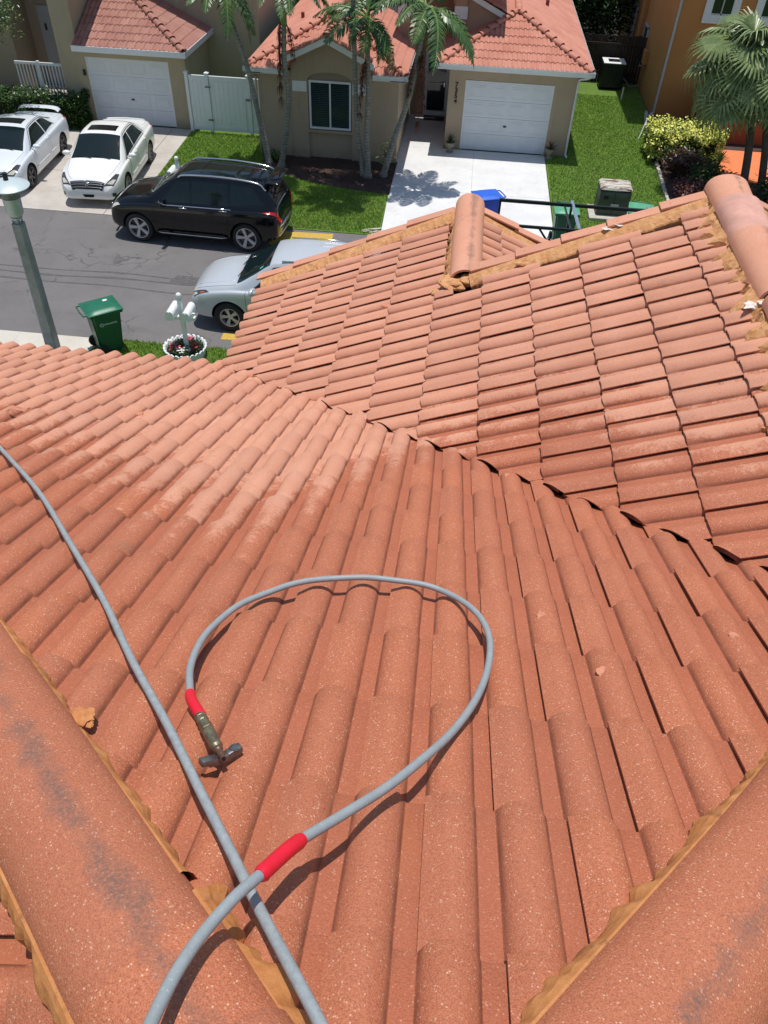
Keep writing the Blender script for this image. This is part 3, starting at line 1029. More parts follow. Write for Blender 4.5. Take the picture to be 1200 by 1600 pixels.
# ================================================================== HOSES AND FITTINGS ON THE ROOF
LOOP = [(-0.29, 0.19, 8.129), (-0.294, 0.229, 8.1), (-0.288, 0.283, 8.076), (-0.271, 0.352, 8.045), (-0.245, 0.411, 8.018), (-0.214, 0.465, 7.988), (-0.189, 0.512, 7.956), (-0.157, 0.565, 7.922), (-0.096, 0.639, 7.872), (-0.03, 0.722, 7.818), (0.038, 0.819, 7.758), (0.11, 0.95, 7.672), (0.171, 1.092, 7.597), (0.211, 1.244, 7.525), (0.223, 1.391, 7.463), (0.199, 1.511, 7.412), (0.144, 1.602, 7.371), (0.076, 1.663, 7.346), (-0.011, 1.686, 7.341), (-0.119, 1.685, 7.345), (-0.225, 1.667, 7.355), (-0.328, 1.635, 7.369), (-0.423, 1.581, 7.388), (-0.498, 1.501, 7.416), (-0.553, 1.409, 7.455), (-0.583, 1.292, 7.507), (-0.588, 1.189, 7.555), (-0.573, 1.092, 7.598), (-0.538, 0.997, 7.641), (-0.515, 0.955, 7.66), (-0.478, 0.91, 7.679)]
STR = [(-2.689, 3.273, 6.617), (-2.064, 2.641, 6.901), (-1.598, 2.161, 7.117), (-1.23, 1.725, 7.313), (-0.95, 1.387, 7.468), (-0.733, 1.101, 7.599), (-0.547, 0.871, 7.708), (-0.396, 0.674, 7.801), (-0.296, 0.545, 7.865), (-0.221, 0.446, 7.92), (-0.158, 0.366, 7.967), (-0.09, 0.28, 8.017), (-0.033, 0.205, 8.056)]


def sub(pts, i0, i1):
    return pts[i0:i1]


def hoses():
    a = empty('pressure_hose', LOOP[0], label='grey hose curled in a loop with two red sleeves and a brass coupling', cat='hose')
    c = bez(LOOP, 8)
    # a slight set in the rubber, so that it is not a perfect curve
    c = [p + Vector((0, 0, .0022 * math.sin(i * .17) + .0015 * math.sin(i * .41))) for i, p in enumerate(c)]
    add('hose_line', MB().tube(c, .0100, 16).vf(), MAT['hose'], a, smooth=True, auto=60)
    def along(x0, x1):
        return [p for i, p in enumerate(c) if x0 <= i / 8 <= x1]
    s1 = along(4.95, 6.95)
    n = len(s1)
    rad = [.0142 if 0 < i < n - 1 else .0118 for i in range(n)]
    rad[1] = .0148
    add('red_sleeve', MB().tube(s1, rad, 18).vf(), MAT['red_sleeve'], a, smooth=True, auto=50)
    s2 = along(26.9, 28.9)
    e = (s2[-1] - s2[-2]).normalized()
    s2 = s2 + [s2[-1] + e * .03]
    s2 = along(28.0, 30.0)
    add('red_sleeve', MB().tube(s2, [.0118] + [.0138] * (len(s2) - 2) + [.0118], 18).vf(), MAT['red_sleeve'], a, smooth=True, auto=50)
    # coupling: brown collar, brass body of stepped rings, plug
    p0 = Vector((-.497, .932, 7.668)); p1 = Vector((-.392, .792, 7.736))
    d = (p1 - p0).normalized()
    L = (p1 - p0).length
    q = d.to_track_quat('Z', 'Y').to_matrix().to_4x4()
    m = Matrix.Translation(p0) @ q @ Matrix.Diagonal((.74, .74, 1, 1))
    add('collar', MB().lathe([(.013, -.01), (.0155, .0), (.0155, .018), (.014, .02)], 20, m).vf(), MAT['brown_metal'], a, smooth=True, auto=30)
    k = L - .03
    prof = [(.014, .018), (.0185, .020), (.0190, .030), (.0172, .032), (.0172, .036), (.0190, .038), (.0190, .047), (.0165, .050), (.0165, .085), (.0195, .088), (.0200, .112), (.0185, .116), (.0185, k - .008), (.015, k - .004), (.012, k)]
    add('coupling_body', MB().lathe(prof, 24, m).vf(), MAT['brass'], a, smooth=True, auto=30)
    add('hex_nut', MB().lathe([(.0188, .053), (.0205, .056), (.0205, .080), (.0188, .083)], 6, m).vf(), MAT['brass'], a)
    add('plug', MB().lathe([(.013, k - .002), (.0135, k + .006), (.0100, k + .010), (.0100, k + .018), (.0118, k + .020), (.0118, k + .026), (.0085, k + .028), (.0085, k + .040)], 20, m).vf(), MAT['brown_metal'], a, smooth=True, auto=30)
    add('plug_bore', MB().lathe([(.0055, k + .0402), (.0055, k + .0408)], 16, m).vf(), MAT['dark_in'], a)
    # winged steel tool lying under the coupling
    c0 = p0 + d * (k + .016) + Vector((0, 0, -.022))
    cx = Vector((.055, .052, -.010)); cx.normalize()
    nrm = Vector((0, TS, TC))
    cx = (cx - nrm * cx.dot(nrm)).normalized()
    cy = nrm.cross(cx)
    mw = Matrix(((cx.x, cy.x, nrm.x, c0.x), (cx.y, cy.y, nrm.y, c0.y), (cx.z, cy.z, nrm.z, c0.z), (0, 0, 0, 1)))
    w = empty('winged_clamp', c0, label='small winged steel clamp lying under the end of the brass coupling', cat='clamp')
    b = MB().rbox(-.020, .020, -.011, .011, -.010, .008, .004)
    add('clamp_body', (  [mw @ Vector(p) for p in b.v], b.f), MAT['steel'], w, smooth=True, auto=35)
    for s in (-1, 1):
        b = MB()
        # tapered wing; the upper one is open like a loop, the other a solid lug
        if s > 0:
            b.rbox(.012, .050, -.0115, .0105, -.010, .008, .005, Matrix.Rotation(R(-12), 4, 'Y'))
            b.tube([Vector((.034 + .011 * math.cos(t), .0105 * math.sin(t), .013)) for t in np.linspace(0, 2 * math.pi, 13)], .0028, 6, cap=False)
        else:
            b.rbox(-.052, -.014, -.0120, .0110, -.009, .007, .005, Matrix.Rotation(R(10), 4, 'Y'))
            b.rbox(-.034, -.010, -.010, .010, -.010, .009, .004)
        add('wing', ([mw @ Vector(p) for p in b.v], b.f), MAT['steel'], w, smooth=True, auto=35)
    b2 = empty('pressure_hose', STR[0], label='straight worn grey hose passing beneath the looped hose', cat='hose')
    c = bez(STR, 8)
    c = [p + Vector((0, 0, .0008 * math.sin(i * .23))) for i, p in enumerate(c)]
    add('hose_line', MB().tube(c, .0100, 16).vf(), MAT['hose_worn'], b2, smooth=True, auto=60)
    # dead leaf
    v = []; f = []
    L0 = Vector((-2.385, 3.325, zP(3.325) + .045))
    for i in range(9):
        t = i / 8
        wd = .019 * math.sin(math.pi * min(1, t * 1.03)) ** .8
        cxn = L0 + Vector((.11 * (t - .5), .05 * (t - .5), .012 * math.sin(6 * t)))
        v += [cxn + Vector((-.4 * wd, wd, .006)), cxn, cxn + Vector((.4 * wd, -wd, .007))]
    for i in range(8):
        for j in range(2):
            f.append((i * 3 + j, i * 3 + j + 1, i * 3 + j + 4, i * 3 + j + 3))
    v2 = v + [p + Vector((0, 0, -.0015)) for p in v]
    n = len(v)
    f2 = f + [tuple(k + n for k in reversed(q)) for q in f]
    tag(add('dry_leaf', (v2, f2), MAT['chip_pale']), 'small pale dry leaf lying on the tiles above the straight hose', 'leaf')


hoses()


# ================================================================== GROUND
def sheet(name, poly, z, mat, thick=.0, parent=None):
    """flat polygon at height z, with a visible edge of the given thickness"""
    n = len(poly)
    v = [(x, y, z) for x, y in poly]
    f = [tuple(range(n))]
    if thick:
        v += [(x, y, z - thick) for x, y in poly]
        f += [(i, (i + 1) % n, n + (i + 1) % n, n + i)[::-1] for i in range(n)]
    me = mesh_from(name, v, f, mat)
    bm = bmesh.new(); bm.from_mesh(me)
    bmesh.ops.recalc_face_normals(bm, faces=bm.faces)
    if bm.faces[0].normal.z < 0 and not thick:
        bmesh.ops.reverse_faces(bm, faces=bm.faces)
    bm.to_mesh(me); bm.free()
    o = link_mesh(name, me, parent)
    if parent is None: o['kind'] = 'structure'
    return o


GRASS = []


def grass(poly, n, h=.055, wd=.012, name='grass', z=.0):
    """tufts of blades over a polygon (one mesh)"""
    P = np.array(poly)
    x0, y0 = P.min(0); x1, y1 = P.max(0)
    m = int(n * 2.2)
    pts = RNG.uniform((x0, y0), (x1, y1), (m, 2))
    ins = np.zeros(m, bool)
    j = len(P) - 1
    for i in range(len(P)):
        xi, yi = P[i]; xj, yj = P[j]
        c = ((yi > pts[:, 1]) != (yj > pts[:, 1])) & (pts[:, 0] < (xj - xi) * (pts[:, 1] - yi) / (yj - yi + 1e-12) + xi)
        ins ^= c
        j = i
    pts = pts[ins][:n]
    k = len(pts)
    a = RNG.uniform(0, 2 * np.pi, k)
    hh = h * RNG.uniform(.55, 1.35, k)
    ww = wd * RNG.uniform(.6, 1.4, k)
    lean = RNG.uniform(-.6, .6, (k, 2)) * hh[:, None]
    dx, dy = np.cos(a) * ww, np.sin(a) * ww
    v = np.zeros((k, 3, 3))
    v[:, 0, 0] = pts[:, 0] - dx; v[:, 0, 1] = pts[:, 1] - dy
    v[:, 1, 0] = pts[:, 0] + dx; v[:, 1, 1] = pts[:, 1] + dy
    v[:, :2, 2] = z
    v[:, 2, 0] = pts[:, 0] + lean[:, 0]; v[:, 2, 1] = pts[:, 1] + lean[:, 1]; v[:, 2, 2] = z + hh
    o = tri_mesh(name, v.reshape(-1, 3), MAT['grass'])
    o['kind'] = 'stuff'
    return o


def tri_mesh(name, v, mat, parent=None, per=3):
    n = len(v) // per
    me = bpy.data.meshes.new(name)
    me.vertices.add(len(v))
    me.vertices.foreach_set('co', np.asarray(v, dtype=np.float32).ravel())
    me.loops.add(n * per)
    me.loops.foreach_set('vertex_index', np.arange(n * per, dtype=np.int32))
    me.polygons.add(n)
    me.polygons.foreach_set('loop_start', np.arange(0, n * per, per, dtype=np.int32))
    me.polygons.foreach_set('loop_total', np.full(n, per, dtype=np.int32))
    for m in (mat if isinstance(mat, (list, tuple)) else (mat,)): me.materials.append(m)
    me.update(calc_edges=True)
    if parent is not None:
        me.transform(W[parent.name].inverted())
        return link_mesh(name, me, parent, W[parent.name])
    return link_mesh(name, me)


RN, RF = 14.12, 20.42       # near and far edges of the street


def ground():
    sheet('ground', [(-300, -100), (300, -100), (300, 700), (-300, 700)], -.03, MAT['lawn'])
    sheet('road', [(-60, RN), (60, RN), (60, RF + .02), (-60, RF + .02)], -.002, MAT['asphalt'])
    # tar joint lines and worn strips along the street
    for i, (y, w, dx) in enumerate([(16.85, .035, 0), (17.10, .022, 3), (16.45, .02, -5)]):
        pts = [(x, y + .05 * math.sin(x * .7 + i) + .03 * math.sin(x * 2.1)) for x in np.arange(-18, 9, .5)]
        v = []; f = []
        for j, (x, yy) in enumerate(pts):
            ww = w * (1 + .5 * math.sin(j * 1.7 + i))
            v += [(x, yy - ww, .0025), (x, yy + ww, .0025)]
        for j in range(len(pts) - 1):
            f.append((2 * j, 2 * j + 2, 2 * j + 3, 2 * j + 1))
        o = add('tar_seam', (v, f), MAT['tar'])
        o['kind'] = 'structure'
    sheet('oil_stain', [(-6.9, 16.95), (-5.8, 16.9), (-5.7, 17.25), (-6.8, 17.3)], .0028, MAT['tar'])
    # yellow hump markings, worn
    def mark(poly):
        o = sheet('road_marking', poly, .004, MAT['yellow_paint'])
        return o
    mark([(-4.95, 19.38), (-3.30, 19.50), (-3.31, 20.33), (-4.95, 20.25)])
    mark([(-4.97, 14.55), (-4.2, 14.60), (-4.2, 14.86), (-4.97, 14.82)])
    # far side: driveway of the right house, walk, lawns, bed
    def slab(name, poly, z, mat, th=.035): return sheet(name, poly, z, mat, th)
    slab('driveway', [(-2.02, RF - .05), (2.80, RF - .05), (2.80, 27.62), (-.66, 27.62), (-.66, 31.1), (-2.12, 31.1), (-2.12, 24)], .012, MAT['driveway'])
    slab('driveway', [(-17.5, RF), (-9.30, RF), (-9.18, 22.6), (-9.46, 27.7), (-17.5, 27.7)], .012, MAT['old_concrete'])
    sheet('lawn', [(-9.22, RF + .05), (-2.06, RF + .02), (-2.12, 26), (-9.45, 27.6)], .014, MAT['lawn'], .03)
    sheet('lawn', [(2.83, RF + .02), (6.4, RF + .02), (6.45, 24), (6.55, 27.7), (6.9, 33), (7.1, 37), (2.83, 37)], .012, MAT['lawn'], .03)
    sheet('lawn', [(-7.78, 5.2), (-7.78, 13.0), (-7.55, 13.9), (-7.2, RN + .02), (9, RN + .05), (9, 5.2)], .02, MAT['lawn'], .04)
    slab('pavement', [(-18, 5.2), (-18, RN), (-7.35, RN + .02), (-7.85, 13.25), (-7.85, 5.2)], .015, MAT['pale_walk'])
    sheet('mulch_bed', [(-6.55, 26.0), (-6.3, 24.9), (-5.5, 24.35), (-4.9, 23.95), (-3.6, 23.55), (-2.08, 23.3), (-2.08, 26.0)], .03, MAT['mulch'], .04)
    sheet('mulch_bed', [(6.42, RF + .1), (6.47, 24.2), (6.58, 27.7), (6.95, 33), (14, 33), (14, RF + .1)], .022, MAT['mulch'], .04)
    sheet('patio', [(8.45, 26.7), (9.6, 26.4), (12, 26.6), (12, 29.4), (8.9, 29.4)], .05, MAT['orange_deck'], .05)
    sheet('back_yard', [(2.0, 37.1), (12, 37.1), (12, 60), (-6, 60), (-6, 40), (2.0, 40)], .02, MAT['soil'])
    sheet('back_yard', [(-7.5, 32.5), (-6.9, 32.5), (-6.9, 46), (-12, 46), (-12, 38.2), (-7.5, 38.2)], .02, MAT['soil'])
    # stepped seams in the driveways
    for x0, y0, x1, y1 in ((-2.02, 23.9, 2.8, 23.9), (.4, RF, .4, 27.6), (-.66, 27.6, -2.1, 27.6)):
        d = Vector((x1 - x0, y1 - y0, 0)); L = d.length; d.normalize(); nn = Vector((-d.y, d.x, 0)) * .006
        p = Vector((x0, y0, .0135)); r = p + d * L
        add('concrete_joint', ([p - nn, p + nn, r + nn, r - nn], [(0, 1, 2, 3)]), MAT['old_concrete'])['kind'] = 'structure'
    for x0, y0, x1, y1 in ((-9.9, RF, -10.15, 27.6), (-17, 23.3, -9.25, 23.3)):
        d = Vector((x1 - x0, y1 - y0, 0)); L = d.length; d.normalize(); nn = Vector((-d.y, d.x, 0)) * .009
        p = Vector((x0, y0, .0135)); r = p + d * L
        add('concrete_joint', ([p - nn, p + nn, r + nn, r - nn], [(0, 1, 2, 3)]), MAT['tar'])['kind'] = 'structure'
    for x in (-9.4, -11.2):
        add('concrete_joint', ([(x, 12, .0165), (x + .012, 12, .0165), (x + .012, RN, .0165), (x, RN, .0165)], [(0, 1, 2, 3)]), MAT['old_concrete'])['kind'] = 'structure'
    # grass blades
    grass([(-9.2, RF + .08), (-2.1, RF + .08), (-2.1, 23.25), (-3.6, 23.5), (-4.9, 23.9), (-5.6, 24.3), (-6.4, 24.9), (-6.6, 27.5), (-9.4, 27.5)], 60000, .05, .011, z=.012)
    grass([(2.87, RF + .08), (6.38, RF + .08), (6.45, 24.2), (6.55, 27.7), (6.85, 33), (6.95, 35), (2.87, 35)], 70000, .045, .011, z=.01)
    grass([(-7.76, 12.9), (-7.5, 13.9), (-7.1, RN + .04), (-1.0, RN + .06), (-1.0, 11.5), (-7.76, 11.5)], 42000, .06, .009, z=.018)
    # loose bark chips in the bed
    k = 2600
    px = RNG.uniform((-6.4, 23.4), (-2.1, 25.9), (k, 2))
    keep = px[:, 1] > 23.4 + np.clip((-2.1 - px[:, 0]) * .42, 0, 3) * .9
    px = px[keep]; k = len(px)
    a = RNG.uniform(0, 6.28, k); s = RNG.uniform(.012, .04, k)
    v = np.zeros((k, 3, 3))
    for q in range(3):
        v[:, q, 0] = px[:, 0] + np.cos(a + q * 2.1) * s; v[:, q, 1] = px[:, 1] + np.sin(a + q * 2.3) * s
        v[:, q, 2] = .035 + RNG.uniform(0, .03, k)
    tri_mesh('bark_chips', v.reshape(-1, 3), MAT['mulch'])['kind'] = 'stuff'
    # white edging stones beside the right lawn
    g = 'edging stones along the planted bed'
    pts = bez([(6.95, 33, 0), (6.72, 31.3, 0), (6.55, 27.7, 0), (6.42, 24.2, 0), (6.38, 22.5, 0)], 12)
    base = None
    L = 0
    nxt = 0
    for i in range(len(pts) - 1):
        seg = (pts[i + 1] - pts[i]).length
        while nxt < L + seg:
            p = pts[i].lerp(pts[i + 1], (nxt - L) / seg)
            if base is None:
                bme = mesh_from('edging_stone', *MB().rbox(-.05, .05, -.13, .13, -.02, .085, .02).vf(), [MAT['stone_edge']])
                base = bme
            o = link_mesh('edging_stone', base, None, Matrix.Translation((p.x, p.y, .02)) @ Matrix.Rotation(random.uniform(-.12, .12), 4, 'Z') @ Matrix.Rotation(random.uniform(-.1, .1), 4, 'Y'))
            tag(o, 'one of the pale stones edging the planted bed beside the right lawn', 'edging stone', g)
            nxt += .29
        L += seg


MAT['pale_walk'] = plain('pale_pavement', (.56, .52, .45), .9, var=.1, scale=2)
ground()


# ================================================================== NEIGHBOURS' HOUSES
FT = [tile_mesh('roof_tile', MAT['far_tile'], False, seed=i, lift=.02) for i in range(2)]


def gutter(parent, A, B, mat=None, depth=.12, h=.13, out=None, name='gutter'):
    """K-shaped gutter from A to B (top outer edge line), out = unit vector away from the house"""
    A, B, out = Vector(A), Vector(B), Vector(out).normalized()
    prof = [(0, 0), (0, -.02), (-.02, -.05), (-.03, -h), (-depth, -h), (-depth, 0), (-depth + .008, 0), (-depth + .008, -h + .01), (-.038, -h + .01), (-.028, -.05), (-.010, -.02), (-.010, 0)]
    v = []
    for P in (A, B):
        for o, z in prof: v.append(P + out * o + Vector((0, 0, z)))
    n = len(prof)
    f = [(i, (i + 1) % n, n + (i + 1) % n, n + i) for i in range(n)] + [tuple(range(n)), tuple(range(2 * n - 1, n - 1, -1))]
    return add(name, (v, f), mat or MAT['white'], parent)


def garage_door(parent, x0, x1, y, z0, z1, rows=4, cols=4, name='garage_door'):
    """sectional door at plane y (faces -Y)"""
    b = MB()
    rh = (z1 - z0) / rows
    for r in range(rows):
        b.box(x0, x1, y - .02, y + .03, z0 + r * rh + .005, z0 + (r + 1) * rh - .005)
    b.box(x0, x1, y, y + .03, z0, z1)
    d = add(name, b.vf(), MAT['door_white'], parent)
    cw = (x1 - x0) / cols
    for r in range(rows):
        for c in range(cols):
            a0, a1 = x0 + c * cw + .07, x0 + (c + 1) * cw - .07
            b0, b1 = z0 + r * rh + .08, z0 + (r + 1) * rh - .08
            m = MB()
            # frame groove and raised field
            for (u0, u1, w0, w1) in ((a0, a1, b0, b0 + .03), (a0, a1, b1 - .03, b1), (a0, a0 + .03, b0 + .03, b1 - .03), (a1 - .03, a1, b0 + .03, b1 - .03)):
                m.box(u0, u1, y - .028, y - .02, w0, w1)
            m.box(a0 + .055, a1 - .055, y - .029, y - .02, b0 + .055, b1 - .055)
            add('door_panel', m.vf(), MAT['door_white'], d)
    b = MB().box(x0 - .07, x0 - .002, y - .035, y + .04, z0, z1 + .05).box(x1 + .002, x1 + .07, y - .035, y + .04, z0, z1 + .05).box(x0 - .002, x1 + .002, y - .035, y + .04, z1 + .002, z1 + .05)
    add('door_frame', b.vf(), MAT['white'], parent)
    add('handle', MB().rbox((x0 + x1) / 2 - .05, (x0 + x1) / 2 + .05, y - .06, y - .036, z0 + .78, z0 + .83, .008).vf(), MAT['black'], d)
    return d


def downspout(parent, pts, r=.032, mat=None):
    return add('downspout', MB().tube(pts, r, 4).vf(), mat or MAT['white'], parent)


def window(parent, x0, x1, y, z0, z1, mull=1, blind=True, fw=.06):
    """window facing -Y"""
    b = MB().box(x0, x1, y - .05, y + .02, z0, z0 + fw).box(x0, x1, y - .05, y + .02, z1 - fw, z1).box(x0, x0 + fw, y - .048, y + .02, z0 + fw, z1 - fw).box(x1 - fw, x1, y - .048, y + .02, z0 + fw, z1 - fw)
    for i in range(mull):
        xm = x0 + (x1 - x0) * (i + 1) / (mull + 1)
        b.box(xm - .025, xm + .025, y - .046, y + .02, z0 + fw, z1 - fw)
    fr = add('window', b.vf(), MAT['white'], parent)
    n = mull + 1
    for i in range(n):
        a = x0 + fw + (x1 - x0 - 2 * fw) * i / n + .01
        c = x0 + fw + (x1 - x0 - 2 * fw) * (i + 1) / n - .01
        add('pane', MB().box(a, c, y - .012, y - .004, z0 + fw, z1 - fw).vf(), MAT['glass_win'], fr)
        if blind:
            m = MB()
            k = int((z1 - z0) / .055)
            for q in range(k):
                z = z0 + fw + (z1 - z0 - 2 * fw) * (q + .5) / k
                m.put([(a, y + .035, z - .018), (c, y + .035, z - .018), (c, y + .055, z + .014), (a, y + .055, z + .014)], [(0, 1, 2, 3), (3, 2, 1, 0)])
            o = add('blind_slats', m.vf(), MAT['blind'], fr)
            o['kind'] = 'stuff'
    add('dark_room', MB().box(x0 + fw * .5, x1 - fw * .5, y + .09, y + .1, z0 + fw * .5, z1 - fw * .5).vf(), MAT['dark_in'], fr)
    return fr


def _glass(name):
    t = NT(name)
    t.b.inputs['Base Color'].default_value = (.02, .05, .055, 1)
    t.b.inputs['Roughness'].default_value = .04
    t.b.inputs['Alpha'].default_value = .38
    return t.m


MAT['glass_win'] = _glass('tinted_window_glass')


def hip_front(parent, x0, x1, y0, ze, apex_h=None, back=None, phase=0.0, cap_len=.36, cap_hw=.13, courses=None, left_cut=None, right_slope_len=0, left_slope_len=0, cond=None):
    """front hip slope falling to -Y between x0..x1 with eave line at y0, height ze"""
    half = (x1 - x0) / 2
    xc = (x0 + x1) / 2
    fr = frame((0, -1), (0, y0, ze))       # U = S x N ; for down -Y: U = +X
    n = int(half / TC / .36) + 1
    bt = [.36 * k for k in range(n)]
    ins = (xc, .5)
    def ln(a, b):
        d = Vector((b[0] - a[0], b[1] - a[1])).normalized(); nn = Vector((d.y, -d.x))
        if (ins[0] - a[0]) * nn.x + (ins[1] - a[1]) * nn.y > 0: nn = -nn
        return (a, (nn.x, nn.y))
    pl = [ln((x0 + .03, 0), (xc, half / TC)), ln((x1 - .03, 0), (xc, half / TC))]
    if left_cut is not None: pl[0] = ((left_cut, 0), (-1, 0))
    if cond: pl += cond
    tile_field(parent, fr, x0, x1, bt, pl, FT, phase=phase, jit=.8)
    za = ze + half * TT
    return xc, y0 + half, za


def slope_sheet(parent, pts, mat=None, name='roof_slope'):
    """corrugated distant slope : quad pts = eave a, eave b, top b, top a, with barrels running up the slope as real ridges"""
    a, b, c, d = [Vector(p) for p in pts]
    L = (b - a).length
    nb = max(2, int(L / .1525))
    up = ((d - a).normalized())
    N = (b - a).cross(d - a).normalized()
    if N.z < 0: N = -N
    H = max((d - a).length, (c - b).length)
    nr = max(1, int(H / .36))
    v = []; f = []
    per = 4
    offs = (0.0, .0, .032, .032)
    cols = nb * per + 1
    for r in range(nr):
        for e in (0, 1):
            t = (r + e * 1.0) / nr
            for i in range(cols):
                s = i / (cols - 1)
                p = a.lerp(b, s).lerp(d.lerp(c, s), t)
                z = (0, .026, .034, .026)[i % 4] if i % 4 else 0
                z += .018 if e == 0 else -.004
                v.append(p + N * z)
    for r in range(nr):
        for i in range(cols - 1):
            q0 = (2 * r) * cols + i; q1 = (2 * r + 1) * cols + i
            f.append((q0, q0 + 1, q1 + 1, q1))
            if r:
                w0 = (2 * r - 1) * cols + i
                f.append((w0, w0 + 1, q0 + 1, q0))
    for i in range(cols - 1):
        pass
    o = add(name, (v, f), mat or MAT['far_tile'], parent, smooth=False)
    o['kind'] = 'stuff'
    return o


def right_house():
    h = empty('bungalow', (0, 27.65, 0), label='tan stucco bungalow with coral tile roof, white garage door and number 7354', cat='house')
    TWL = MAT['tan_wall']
    YW = 27.65
    # garage wing
    w = MB()
    w.box(-.64, -.10, YW, YW + .2, 0, 2.62).box(2.77, 3.47, YW, YW + .2, 0, 2.62).box(-.10, 2.77, YW, YW + .2, 2.17, 2.62)
    w.box(-.64, -.44, YW + .2, 31.2, 0, 2.62).box(3.27, 3.47, YW + .2, 38, 0, 2.62)
    add('garage_wall', w.vf(), TWL, h)
    garage_door(h, -.03, 2.70, YW + .06, .02, 2.10, 4, 4)
    # eaves
    ze = 2.70
    y0 = 27.17
    x0, x1 = -1.06, 3.84
    s = MB().box(x0 + .03, x1 - .03, y0 + .02, YW + .3, ze - .16, ze - .11).box(x1 - .5, x1 - .03, y0 + .3, 38, ze - .16, ze - .11).box(x0 + .03, x0 + .55, y0 + .3, 31, ze - .16, ze - .11)
    add('soffit', s.vf(), MAT['white'], h)
    gutter(h, (x0 - .06, y0 - .08, ze + .015), (x1 + .06, y0 - .08, ze + .015), out=(0, -1, 0))
    gutter(h, (x1 + .06, y0 - .08, ze + .012), (x1 + .06, 38, ze + .012), out=(1, 0, 0))
    gutter(h, (x0 - .06, y0 - .08, ze + .012), (x0 - .06, 30.9, ze + .012), out=(-1, 0, 0))
    xc, ya, za = hip_front(h, x0, x1, y0, ze, phase=.02)
    cap_row(h, (x0 + .02, y0 + .02, ze + .0), (xc, ya, za), [.37], MAT['far_tile'], 'hip_cap', hw=.115, hh=.095, step=.03, overlap=.04)
    cap_row(h, (x1 - .02, y0 + .02, ze + .0), (xc, ya, za), [.37], MAT['far_tile'], 'hip_cap', hw=.115, hh=.095, step=.03, overlap=.04)
    # right slope of the long ridge, left slope
    slope_sheet(h, [(x1, y0, ze), (x1, 40, ze), (xc, 40, za), (xc, ya, za)], name='side_roof')
    slope_sheet(h, [(x0, 32.5, ze), (x0, y0, ze), (xc, ya, za), (xc, 32.5, za)], name='side_roof')
    cap_row(h, (xc, 40, za), (xc, ya - .1, za), [.37], MAT['far_tile'], 'ridge_cap', hw=.115, hh=.095, step=.03)
    # small roof vents
    for (X, Y) in ((2.55, 33.2), (2.6, 29.9 + 6)):
        z = ze + (x1 - X) * TT
        add('roof_vent', MB().rbox(X - .06, X + .06, Y - .06, Y + .06, z - .05, z + .22, .01).vf(), MAT['tile_pipe'], h)
    downspout(h, [(3.80, y0 + .02, ze - .1), (3.72, y0 + .12, ze - .2), (3.50, YW - .10, ze - .30), (3.48, YW - .08, ze - .42), (3.48, YW - .08, .12), (3.53, YW - .2, .05)])
    # house number
    for i, ch in enumerate('7354'):
        cu = bpy.data.curves.new('house_number', 'FONT')
        cu.body = ch; cu.size = .20; cu.extrude = .008; cu.offset = .004; cu.align_x = 'CENTER'
        cu.materials.append(MAT['black'])
        o = bpy.data.objects.new('number_tmp', cu)
        COL.objects.link(o)
        me = bpy.data.meshes.new_from_object(o.evaluated_get(bpy.context.evaluated_depsgraph_get()))
        bpy.data.objects.remove(o)
        link_mesh('house_number', me, h, Matrix.Translation((-.38, YW - .012, 1.94 - i * .165)) @ Matrix.Rotation(R(90), 4, 'X'))
    # ---------------- front left wing
    Y2 = 25.88
    w = MB()
    zt = 2.56
    w.box(-6.52, -4.95, Y2, Y2 + .2, 0, zt).box(-3.58, -2.12, Y2, Y2 + .2, 0, zt).box(-4.95, -3.58, Y2 + .04, Y2 + .2, 0, .93)
    w.box(-6.52, -6.32, Y2 + .2, 38, 0, zt).box(-2.32, -2.12, Y2 + .2, 31, 0, zt)
    add('wing_wall', w.vf(), TWL, h)
    # pilasters, arch and gable wall in front
    for a in (-5.46, -3.57):
        add('pilaster', MB().box(a, a + .5, Y2 - .05, Y2, 0, 2.36).vf(), TWL, h)
    gy = Y2 - .05
    v = []; f = []
    # gable front with a segmental arch over the window
    xs_ = [-5.46, -4.97] + [-4.97 + 1.40 * i / 12 for i in range(1, 12)] + [-3.57, -3.07]
    def topz(x): return min(3.62, 3.60 - abs(x + 4.27) * .50)
    def botz(x):
        if x <= -4.97 or x >= -3.57: return 2.36
        q = (x + 4.27) / .70
        return 2.33 + .24 * math.sqrt(max(0, 1 - q * q * .96))
    xs2 = sorted(set(xs_ + [-4.27]))
    for x in xs2:
        for yy in (gy, Y2 + .02): v += [(x, yy, botz(x)), (x, yy, topz(x))]
    for i in range(len(xs2) - 1):
        a = i * 4; b_ = a + 4
        f += [(a, b_, b_ + 1, a + 1), (a + 2, a + 3, b_ + 3, b_ + 2), (a, a + 2, b_ + 2, b_), (a + 1, b_ + 1, b_ + 3, a + 3)]
    add('gable_wall', (v, f), TWL, h)
    add('arch_recess', MB().box(-4.97, -3.57, Y2 + .03, Y2 + .1, 2.3, 2.62).vf(), MAT['tan_dark'], h)
    window(h, -4.93, -3.60, Y2 + .02, .93, 2.33)
    add('window_sill', MB().rbox(-5.0, -3.53, Y2 - .075, Y2 + .05, .82, .90, .01).vf(), TWL, h)
    for a, b_ in ((-5.44, -4.99), (-3.55, -3.09)):
        add('white_band', MB().rbox(a, b_, Y2 - .075, Y2 - .052, 2.0, 2.30, .008).vf(), MAT['white'], h)
    # wing roof: hip with a small cross gable
    xa, xb, yb_, zb = -6.80, -1.86, 25.42, 2.70
    half = (xb - xa) / 2
    xm = (xa + xb) / 2
    gl, gr = -5.62, -2.90           # gable eave ends
    # gable valley planes on the hip slope (remove hip tiles under the gable)
    pk = 3.66
    hs = (pk - zb) / TS             # slope distance where the gable ridge meets the hip
